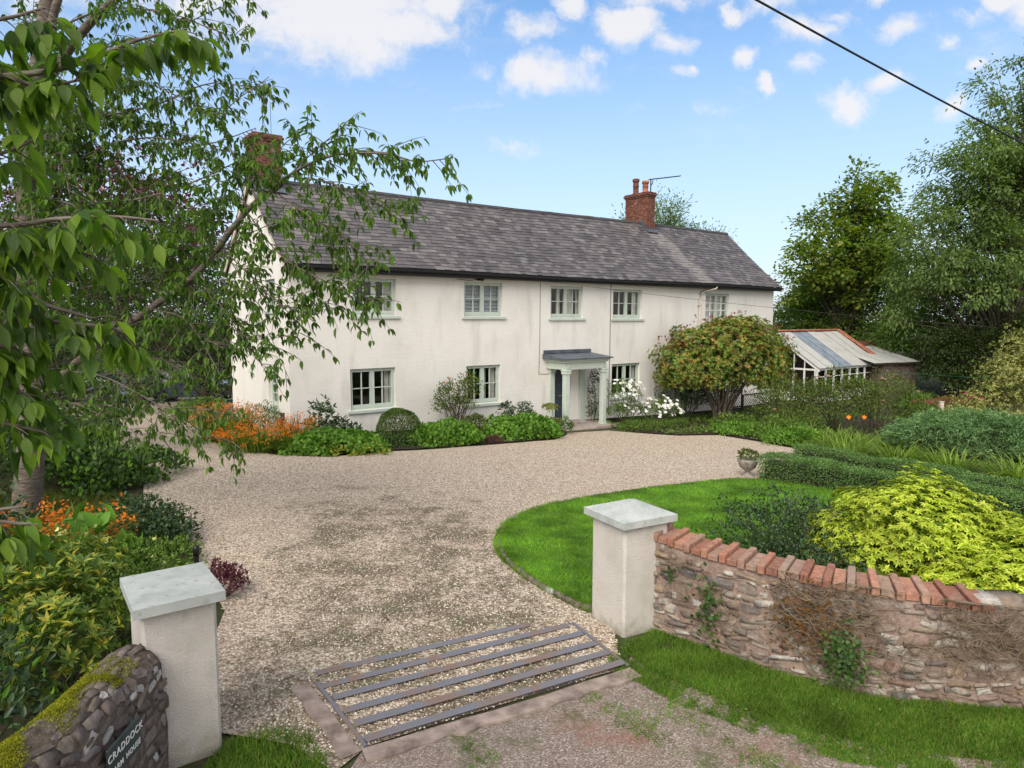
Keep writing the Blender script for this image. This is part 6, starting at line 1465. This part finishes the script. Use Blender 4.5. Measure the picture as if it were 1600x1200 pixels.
t = crocosmia(tuple(gp(-5.95, 8.5)), .62, .82, 340, 150, 'large-flowered orange crocosmia in the left foreground bed', .05)
c = gp(-4.0, 6.7); shrub('cinquefoil', 'fine-leaved shrub with small pale yellow flowers behind the flat-topped pillar', 'shrub', tuple(c), [(0, 0, .62, .55, .5, .45), (-.6, .1, .7, .55, .5, .42), (.2, -.5, .55, .4, .4, .42)], M['bedgreen'], 5200, .035, .018, None, nst=22, depth=.5)
P, N_ = blobpts([(-4.0, 6.7, .62, .55, .5, .45), (-4.6, 6.8, .7, .55, .5, .42)], 90, .02, .1); tq = bpy.data.objects['cinquefoil']
rosettes('flowers', [(p[0], p[1], p[2] + .02, .012, .012, .012) for p in P[:46]], 60, 5, .028, .026, leafmat('pale_yellow_petals', [(.62, .58, .22), (.7, .66, .35)], .25, .6, .2), tq, T_FLAT)
c = gp(-3.45, 7.85); shrub('purple_shrub', 'small dark purple-leaved plant beside the flat-topped pillar', 'plant', tuple(c), [(0, 0, .12, .26, .24, .26)], M['heather'], 900, .05, .03, None, nst=10, zmin=0)
c = gp(-3.9, 5.75); shrub('pieris', 'leafy shrub with yellow-tipped shoots beside the mossy wall', 'shrub', tuple(c), [(0, 0, .55, .62, .55, .5), (-.75, .1, .62, .65, .6, .55), (-.3, .55, .75, .5, .5, .4), (.35, -.45, .5, .38, .4, .42)], M['pieris'], 520, .098, .033, None, mode='rosettes', k=8, tilt=.5, nst=24, zmin=-.2)
c = gp(-3.55, 4.3); t, B = shrub('laurel', 'dark glossy-leaved bush in the bottom left corner beside the mossy wall', 'shrub', tuple(c), [(0, 0, .55, .5, .5, .42), (-.6, .4, .62, .6, .6, .5), (-.1, -.7, .5, .5, .6, .40), (-.9, -.5, .5, .6, .7, .5)], M['shrub_dark'], 2300, .085, .036, None, nst=20, tmpl=T_OVAL, up=.2, depth=.5)
P, N_ = blobpts(B, 120, .02, .2); leaves('young_leaves', P, N_ + rdir(120) * .5 + np.array([0, 0, .6]), N_, .09, .038, T_OVAL, M['geranium'], t)
c = gp(-5.9, 6.9); shrub('laurel', 'dark glossy-leaved bush at the left edge below the cherry trunk', 'shrub', tuple(c), [(0, 0, .9, .7, .7, .62), (-.7, .2, 1.0, .9, .8, .7), (.2, -.6, .6, .7, .6, .55)], M['shrub_dark'], 2300, .12, .048, None, nst=20, tmpl=T_OVAL, up=.2, depth=.5)
c = gp(-9.3, 11.6); shrub('shrub', 'dark rounded bush at the left edge behind the cherry trunk', 'shrub', tuple(c), [(0, 0, .7, 1.2, .9, .9), (-1.4, .5, .9, 1.4, 1.2, 1.1)], M['darkgreen'], 3600, .09, .05, None, nst=16)
# fallen leaves and tufts
grass_blades('bed_grass', [(-3.6, 7.2), (-3.1, 6.2), (-2.9, 5.7), (-4.5, 5.4), (-6.5, 7.5), (-5.3, 9.2), (-4.4, 9.0)], 700, .16, .010, M['rgrass'], 0, None, .7)

# ------------------------------------------------------------------ trees
def limb(mb, pts, r0, r1, sides=8):
    pts = catmull(pts, 6); n = len(pts); pts = [p + Vector((random.uniform(-1, 1), random.uniform(-1, 1), 0)) * r0 * .12 for p in pts]
    mb.tube(pts, [r0 + (r1 - r0) * i / (n - 1) for i in range(n)], sides, 0, False); return pts
def tree(name, lab, base, blobs, trunk_r, nclump, per, csize, L, Wd, mat, group=None, droop=0.0, flat=.65, fork=.35, bark='bark2', tmpl=T_LEAF, surf=.5, hang=0.0):
    """blobs in world coordinates; clumps of leaves spread through them on branches from the trunk"""
    t = thing(name, lab, 'tree', base, group); b = Vector(base); B = np.array(blobs, float); ctr = B[:, :3].mean(0); top = (B[:, 2] + B[:, 5] * .7).max()
    mb = MB(); tp = Vector((ctr[0], ctr[1], top)); axis = catmull([b - Vector((0, 0, .3)), b.lerp(tp, .3) + Vector((random.uniform(-.3, .3), 0, 0)), b.lerp(tp, .65), tp], 8); na = len(axis)
    mb.tube(axis, [trunk_r * (1 - .93 * i / (na - 1)) for i in range(na)], 10, 0, False)
    P, N_ = blobpts(B, nclump, surf, -.6, .14)
    for i in range(nclump):
        p = Vector(P[i]); f = max(fork * .6, min(.95, (p.z - b.z) / max(.1, tp.z - b.z) - .12 - .15 * random.random())); st = axis[int(f * (na - 1))]
        m_ = st.lerp(p, .5) + Vector((0, 0, .12 * (p - st).length))
        if i % 2 == 0: mb.tube(catmull([st, m_, p], 3), [.012 + .006 * (p - st).length * (1 - q / 6) for q in range(7)], 5, 0, False)
    mb.build('trunk', M[bark], t, False)
    n = nclump * per; ci = np.repeat(np.arange(nclump), per); sz = csize * RNG.uniform(.45, 1.25, nclump)
    off = RNG.normal(size=(n, 3)) * np.array([1, 1, flat]) * .5; off[:, 2] -= droop * (off[:, 0] ** 2 + off[:, 1] ** 2)
    LP_ = P[ci] + off * sz[ci][:, None] * (1 + 0 * off)
    A = nrm(off + N_[ci] * .5) + rdir(n) * .6 + np.array([0, 0, -.25 - hang])
    leaves('crown', LP_, A, rdir(n) * .6 + np.array([0, 0, 1.0]), L * RNG.uniform(.65, 1.3, n), Wd * RNG.uniform(.8, 1.2, n), tmpl, mat, t); return t
# right side
tree('ash_tree', 'tall grey-green tree towering at the right edge', (29.5, 41, gz(29, 41)), [(29, 41, 8.0, 5.6, 4.5, 6.0), (26.0, 40, 6.0, 3.8, 3.5, 4.3), (30.5, 41, 14.2, 3.6, 3.6, 4.6), (34, 42, 10, 4.5, 4, 6), (27.5, 40, 11.0, 3.4, 3.0, 3.0), (31.5, 40.5, 18.3, 1.8, 1.9, 2.6)], .42, 640, 84, .92, .27, .12, M['grey_green'], None, .30, .55, .2, surf=.85, hang=.3)
tree('maple_tree', 'yellowing open-crowned tree rising behind the greenhouse', (24.0, 50, gz(24, 50)), [(24.2, 50, 7.5, 4.0, 3.5, 4.2), (22.0, 50, 6.2, 2.6, 2.6, 3.0), (26.5, 50, 7.0, 3.0, 3.0, 3.8), (25.3, 50, 11.2, 2.2, 2.4, 2.6)], .30, 330, 44, .85, .31, .25, M['maple'], None, .1, .7, .25, surf=.9)
tree('evergreen_tree', 'dense dark evergreen filling the gap behind the shed', (30.0, 43.5, gz(30, 43.5)), [(29.0, 44, 2.5, 4.2, 3.0, 4.2), (33, 43, 2.5, 4.0, 3.0, 4.5), (26.5, 45, 1.5, 2.6, 2.5, 3.0)], .3, 300, 60, 1.0, .26, .10, M['midgreen'], None, .1, .7, .1, surf=.35)
tree('evergreen_tree', 'low dark bushy tree behind the greenhouse ridge', (20.0, 52, gz(20, 52)), [(21.2, 52, 1.9, 2.2, 2.2, 2.6), (24, 53, 2.4, 3.4, 2.6, 3.2), (26, 51, 2.2, 3.0, 2.6, 3.0)], .3, 320, 60, 1.0, .26, .14, M['midgreen'], None, .1, .7, .1, surf=.35)
tree('evergreen_tree', 'dark laurel tree directly right of the shed wall', (25.9, 39.4, gz(25.9, 39.4)), [(25.5, 39.5, .5, 1.2, 1.1, 2.1), (27.2, 39.5, .6, 1.6, 1.4, 2.2), (29.2, 38.8, 1.0, 2.0, 1.5, 2.5)], .2, 380, 56, .6, .17, .08, M['darkgreen'], None, .1, .7, .1, surf=.3)
tree('evergreen_tree', 'broad mid-green tree filling the right edge beyond the variegated shrub', (37, 45, gz(37, 45)), [(36, 45, 1.8, 3.5, 3, 3.6), (40, 45, 2.5, 4, 3, 4.5), (33.5, 42, .8, 2.8, 2, 2.6), (31, 47, 1.5, 4, 2, 4)], .3, 330, 60, 1.0, .26, .13, M['midgreen'], None, .1, .7, .1, surf=.3)
tree('evergreen_tree', 'rounded green tree between the yellowing tree and the tall tree at the right', (29, 58, gz(29, 58)), [(26.5, 59, 3.5, 2.6, 2.6, 4.0), (30.5, 58, 4.5, 4.5, 3, 4.5)], .3, 300, 60, 1.2, .30, .16, M['midgreen'], None, .1, .7, .1, surf=.4)
# behind the house
tree('ash_tree', 'small tree whose top shows above the ridge behind the right chimney', (11.6, 52, gz(11, 52)), [(11.6, 52, 9.4, 2.5, 2.2, 2.6), (9.3, 52, 9.0, 1.7, 1.7, 1.9), (13.5, 52, 8.2, 1.8, 1.7, 2.2)], .25, 120, 70, .95, .26, .085, M['grey_green'], None, 0, .9, .3, surf=.8)
tree('ash_tree', 'treetop just peeping over the right end of the roof ridge', (16.6, 56, gz(16, 56)), [(16.4, 56, 8.5, 1.3, 1.0, 1.4)], .2, 26, 50, .6, .26, .10, M['maple'], None, 0, .8, .3, surf=.8)
# left side
tree('copper_tree', 'purple-leaved tree behind the cherry', (-17.0, 31, gz(-17, 31)), [(-18.5, 31, 7.2, 4.2, 3.5, 3.6), (-14.6, 30, 6.6, 3.2, 3.0, 2.8), (-22, 32, 7.0, 3.6, 3.2, 4)], .3, 170, 54, 1.0, .22, .15, M['purple'], None, .1, .6, .25, surf=.8)
tree('yew_tree', 'dark bushy tree between the cherry and the end of the house', (-13.4, 29.5, gz(-13, 29.5)), [(-13.6, 29.5, 3.0, 2.7, 2.2, 3.0), (-16, 30.0, 3.2, 2.8, 2.2, 2.7), (-12.2, 28.8, 1.2, 1.7, 1.6, 1.8)], .25, 260, 64, .9, .17, .08, M['darkgreen'], None, .15, .6, .12, surf=.4)
tree('hedgerow_tree', 'dark green hedgerow tree at the far left behind the parked cars', (-24, 37, gz(-24, 37)), [(-25, 38, 3.0, 4.5, 2.5, 3.6), (-19, 37.5, 2.8, 3.2, 2.2, 3.2), (-31, 38, 3.2, 4.5, 3, 4)], .3, 320, 54, 1.1, .24, .12, M['darkgreen'], None, .1, .7, .12, surf=.4)
tree('holly_tree', 'low dark-leaved tree overhanging the gravel behind the cherry trunk', tuple(gp(-12.6, 17.2)), [(-11.2, 17, 1.7, 2.0, 1.2, 1.3), (-9.6, 16.6, 1.35, 1.0, .8, .8), (-13.5, 17.5, 2.2, 2.2, 1.4, 1.7), (-15.5, 18.5, 2.6, 2.2, 1.5, 2.0)], .12, 210, 46, .55, .12, .065, M['darkgreen'], None, .2, .5, .25, surf=.8, tmpl=T_OVAL)
c = gp(-11.2, 13.6); shrub('elder_bush', 'dark open bush at the left edge of the gravel behind the cherry trunk', 'shrub', tuple(c), [(0, 0, 1.3, 1.5, 1.0, .8), (1.3, .4, 1.0, 1.2, .8, .55), (-1.5, 0, 1.4, 1.5, 1.2, .9)], M['darkgreen'], 2400, .11, .06, None, nst=20, depth=.8, tmpl=T_OVAL)

for (x, y, lab) in ((-16.8, 24.5, 'dark leafy bush under the copper tree at the far side of the drive'), (-21.5, 28.0, 'dark leafy bush at the far left edge beyond the drive')):
    c = gp(x, y); shrub('shrub', lab, 'shrub', tuple(c), [(0, 0, 1.5, 1.7, 1.2, 1.4), (-2.0, .4, 1.4, 1.8, 1.2, 1.5), (.3, .3, 2.7, 1.5, 1.1, 1.1)], M['darkgreen'], 5200, .13, .075, 'dark bushes beyond the drive', nst=18, depth=.5, tmpl=T_LEAF)
# --- the cherry in the left foreground, and the nearer branches of a second one
def cherry_branches(t, polys, mat, L, Wd, sub_gap, sub_len, spur, per, leafname='foliage', barkmat='bark', twr=.006, tmpl=T_OVAL, hang=1.0, start=.15):
    mb = MB(); P, A, Un = [], [], []
    for pts, r0, r1, dens in polys:
        pl = catmull(pts, 6); n = len(pl); mb.tube(pl, [r0 + (r1 - r0) * i / (n - 1) for i in range(n)], 8, 0, False)
        al = Along(pl); d = al.len * start
        while d < al.len:
            p, tg = al(d); side = Vector((random.gauss(0, 1), random.gauss(0, 1), random.gauss(-.1, .55))); side = (side - tg * side.dot(tg)).normalized()
            dr = (tg * random.uniform(.3, 1.0) + side).normalized(); l = sub_len * random.uniform(.4, 1.25) * (1 - .4 * d / al.len)
            q = [p + dr * l * f - Vector((0, 0, .22 * l * f * f)) for f in (0, .35, .7, 1)]
            mb.tube(q, [twr, twr * .8, twr * .6, twr * .35], 4, 0, False)
            k = max(2, int(l / spur))
            for i in range(k):
                f = (i + .6) / k; sp = p + dr * l * f - Vector((0, 0, .22 * l * f * f))
                for _ in range(random.randint(max(1, per - 2), per + 1)):
                    a = random.uniform(0, 6.283); P.append(sp); h = Vector((math.cos(a), math.sin(a), 0)) * random.uniform(.25, .85) + dr * .35 + Vector((0, 0, -hang * random.uniform(.35, 1.15)))
                    A.append(h); Un.append(Vector((math.cos(a), math.sin(a), .7)) + Vector((random.gauss(0, .3), random.gauss(0, .3), 0)))
            d += sub_gap / dens * random.uniform(.6, 1.4)
    tw = mb.build('branches', M[barkmat], t, False); P, A, Un = A3(P), A3(A), A3(Un); k = len(P)
    P = P + nrm(A) * (L * .22)
    return leaves(leafname, P, A, Un, L * RNG.uniform(.6, 1.15, k), Wd * RNG.uniform(.75, 1.15, k), tmpl, mat, t)
def px(L_): return [at(*p) for p in L_]
c = gp(-8.1, 11.1); t = thing('cherry_tree', 'cherry tree with banded bark and a long limb reaching across the house gable', 'tree', tuple(c))
mb = MB(); tk = catmull([c + Vector((0, 0, -.2)), at(44, 760, 11.08), at(52, 640, 11.1), at(45, 500, 11.1), at(40, 380, 11.1), at(46, 250, 11.1), at(58, 120, 11.1), at(80, -30, 11.1), at(90, -120, 11.1)], 6)
n = len(tk); mb.tube(tk, [.265, .25] + [.23 - .14 * (i / n) for i in range(2, n)], 14, 0, False)
for (pl, r0, r1) in ((px([(62, 625, 11.0), (105, 580, 10.8), (160, 535, 10.5), (235, 482, 10.0), (310, 425, 9.5), (385, 330, 9.0), (440, 288, 8.8)]), .078, .028), (px([(58, 120, 11.1), (72, 60, 10.9), (90, 0, 10.8), (100, -60, 10.7)]), .07, .05), (px([(60, 150, 11.1), (123, 55, 10.6), (170, 8, 10.3), (230, -50, 10)]), .07, .05)):
    limb(mb, pl, r0, r1, 9)
mb.build('trunk', M['bark'], t, False)
PL = [
 ([(310, 425, 9.5), (350, 390, 9.2), (400, 360, 9.0), (440, 345, 8.8)], .015, .004, 1.3),
 ([(235, 482, 10), (300, 450, 9.6), (350, 440, 9.3), (400, 470, 9.0)], .015, .004, 1.3),
 ([(160, 535, 10.5), (230, 500, 10.0), (300, 520, 9.6), (350, 545, 9.3)], .015, .004, 1.3),
 ([(105, 580, 10.8), (170, 560, 10.3), (240, 560, 9.9), (310, 590, 9.5)], .015, .004, 1.2),
 ([(385, 330, 9.0), (450, 275, 8.7), (520, 243, 8.3), (600, 240, 8.0), (650, 252, 7.8), (705, 247, 7.6)], .035, .005, 1.15),
 ([(450, 275, 8.7), (500, 228, 8.4), (545, 192, 8.2)], .012, .004, .55),
 ([(450, 275, 8.7), (520, 287, 8.4), (590, 318, 8.2), (640, 335, 8.0)], .015, .004, 1.3),
 ([(430, 300, 8.8), (500, 350, 8.5), (560, 392, 8.3), (580, 420, 8.2)], .015, .004, 1.7),
 ([(385, 330, 9.0), (440, 400, 8.7), (520, 445, 8.4), (585, 470, 8.2)], .015, .004, 1.7),
 ([(345, 385, 9.3), (400, 440, 8.9), (450, 480, 8.6), (535, 465, 8.3)], .015, .004, 1.7),
 ([(345, 385, 9.3), (380, 440, 9.0), (420, 520, 8.7), (455, 600, 8.5)], .012, .003, .35),
 ([(310, 425, 9.5), (360, 500, 9.1), (395, 555, 8.8), (430, 585, 8.6)], .013, .003, .7),
 ([(310, 425, 9.5), (350, 500, 9.1), (400, 530, 8.8), (470, 520, 8.5)], .013, .003, .5),
 ([(385, 330, 9.0), (415, 290, 8.8), (440, 230, 8.6), (490, 195, 8.4)], .015, .004, 1.0),
 ([(385, 330, 9.0), (370, 260, 9.0), (350, 180, 9.0), (420, 120, 8.8)], .018, .004, .8),
 ([(235, 482, 10), (270, 400, 9.8), (330, 330, 9.4), (400, 270, 9.0)], .022, .005, 1.7),
 ([(235, 482, 10), (290, 500, 9.6), (330, 560, 9.3), (350, 600, 9.1)], .018, .004, .8),
 ([(160, 535, 10.5), (230, 430, 10.2), (290, 340, 9.8), (340, 280, 9.5)], .022, .005, .9),
 ([(105, 580, 10.8), (160, 588, 10.2), (227, 621, 9.5), (267, 647, 9.1), (330, 690, 8.7)], .022, .004, .55),
 ([(267, 647, 9.1), (320, 640, 8.8), (372, 655, 8.5)], .010, .003, .9),
 ([(250, 635, 9.3), (245, 665, 9.1), (258, 690, 9.0)], .008, .003, .8),
 ([(310, 675, 8.8), (360, 690, 8.6), (385, 710, 8.5)], .008, .003, .6),
 ([(62, 640, 11), (110, 630, 10.6), (160, 650, 10.3), (220, 680, 10.0)], .02, .004, 1.5),
 ([(62, 640, 11), (100, 660, 10.8), (140, 655, 10.6), (180, 640, 10.4)], .02, .004, 1.5),
 ([(60, 60, 11), (160, 15, 10.3), (260, 20, 9.8), (330, 45, 9.4), (385, 65, 9.1)], .025, .004, .8),
 ([(46, 250, 11.1), (150, 140, 10.4), (250, 60, 9.9), (345, 10, 9.5)], .03, .005, .8),
 ([(46, 250, 11.1), (140, 190, 10.4), (240, 165, 9.8), (330, 130, 9.4), (425, 145, 9.0)], .03, .005, .9),
 ([(42, 320, 11.1), (140, 240, 10.4), (230, 215, 9.9), (320, 225, 9.5), (400, 200, 9.1)], .03, .005, .9),
 ([(40, 380, 11.1), (120, 325, 10.5), (220, 310, 10.0), (300, 285, 9.6), (390, 245, 9.2), (455, 235, 8.9)], .03, .005, .9),
 ([(42, 440, 11.1), (140, 395, 10.5), (240, 375, 10.0), (340, 340, 9.5)], .03, .005, .9),
 ([(46, 500, 11.1), (130, 450, 10.6), (220, 440, 10.1), (310, 390, 9.7)], .026, .005, .8),
 ([(60, 100, 11.1), (130, 90, 10.2), (210, 60, 9.8), (280, 90, 9.4), (330, 100, 9.2)], .022, .005, .7),
 ([(40, 380, 11.1), (-30, 300, 11), (-120, 240, 10.8)], .03, .006, .8), ([(46, 250, 11.1), (-40, 160, 11), (-120, 90, 10.8)], .03, .006, .8),
 ([(80, -20, 11), (180, -40, 10.4), (300, -30, 9.9), (390, -15, 9.6)], .03, .006, .8), ([(46, 500, 11.1), (-30, 460, 11), (-100, 420, 11)], .03, .006, .8),
]
rb = random.Random(21)
for _ in range(26):
    y0 = rb.uniform(120, 520); ex, ey = rb.uniform(-40, 360), rb.uniform(-30, 540); d1 = rb.uniform(8.8, 11.5)
    if ex > 300 and ey > 420: continue
    if ex > 250 and ey < 60: ex -= 120
    PL.append(([(46, y0, 11.1), ((46 + ex) / 2, (y0 + ey) / 2 - rb.uniform(0, 60), (11.1 + d1) / 2), (ex, ey, d1)], .022, .004, .95))
cherry_branches(t, [(px(a), min(b, .035) * .62, c_, d) for a, b, c_, d in PL], M['cherry'], .120, .047, .074, .66, .115, 4)
# second cherry: stands out of frame to the left, its low branches hang close by
c = gp(-4.3, 1.9); t = thing('cherry_tree', 'large close cherry leaves on low branches entering from the left edge', 'tree', tuple(c))
mb = MB(); limb(mb, [c + Vector((0, 0, -.2)), c + Vector((.05, .05, 1.5)), c + Vector((0, .1, 3.2)), c + Vector((.1, .2, 5.2))], .17, .07, 12)
st = [c + Vector((0, .1, h)) for h in (2.2, 2.8, 3.3, 3.8, 4.2)]
mb.build('trunk', M['bark'], t, False)
FB = [([(-420, 640, 2.0), (-120, 640, 2.2), (0, 660, 2.3), (55, 672, 2.35), (85, 680, 2.4)], .010, .004, 1.0, 0), ([(-420, 520, 2.0), (-120, 520, 2.2), (0, 540, 2.3), (60, 560, 2.4), (105, 565, 2.45)], .010, .004, 1.0, 1), ([(-420, 800, 1.9), (-140, 830, 2.1), (-20, 800, 2.2), (40, 790, 2.25)], .010, .004, 1.0, 0),
      ([(-420, 190, 2.2), (-150, 135, 2.3), (0, 120, 2.35), (90, 108, 2.4), (150, 88, 2.45), (217, 62, 2.5), (292, 45, 2.55)], .012, .004, 1.0, 4),
      ([(-420, 60, 2.2), (-120, 40, 2.3), (0, 30, 2.35), (70, 12, 2.4)], .010, .004, 1.2, 4), ([(-420, 180, 2.1), (-120, 130, 2.2), (0, 120, 2.3), (60, 135, 2.35), (125, 125, 2.4)], .010, .004, 1.2, 3),
      ([(-420, 330, 2.1), (-150, 330, 2.2), (0, 352, 2.3), (90, 342, 2.35), (170, 338, 2.4), (248, 345, 2.45)], .010, .004, 1.0, 2), ([(-420, 300, 2.3), (-120, 270, 2.3), (0, 240, 2.3), (60, 215, 2.35)], .010, .004, 1.2, 3),
      ([(-420, 430, 2.1), (-120, 425, 2.2), (0, 431, 2.3), (64, 472, 2.35), (112, 488, 2.4), (150, 500, 2.45)], .010, .004, 1.0, 2), ([(-420, 460, 2.1), (-100, 470, 2.25), (0, 479, 2.35), (88, 503, 2.4), (168, 511, 2.45), (215, 530, 2.5)], .010, .004, 1.0, 2),
      ([(-420, 400, 2.1), (-100, 380, 2.3), (0, 385, 2.35), (80, 385, 2.4), (130, 395, 2.4)], .010, .004, 1.1, 2), ([(-420, 560, 2.0), (-100, 560, 2.2), (0, 590, 2.3), (40, 625, 2.35), (62, 655, 2.4)], .010, .004, 1.0, 1), ([(-420, 760, 1.9), (-140, 800, 2.1), (0, 815, 2.2), (60, 820, 2.25)], .010, .004, .9, 0)]
PLN = []
for pts, a, b, d, hh in FB: PLN.append(([st[hh]] + px(pts), a * 1.4, b, d))
cherry_branches(t, PLN, M['cherry_near'], .104, .043, .040, .18, .05, 4, 'foliage', 'bark', .003, T_CHERRY, 1.05, .5)
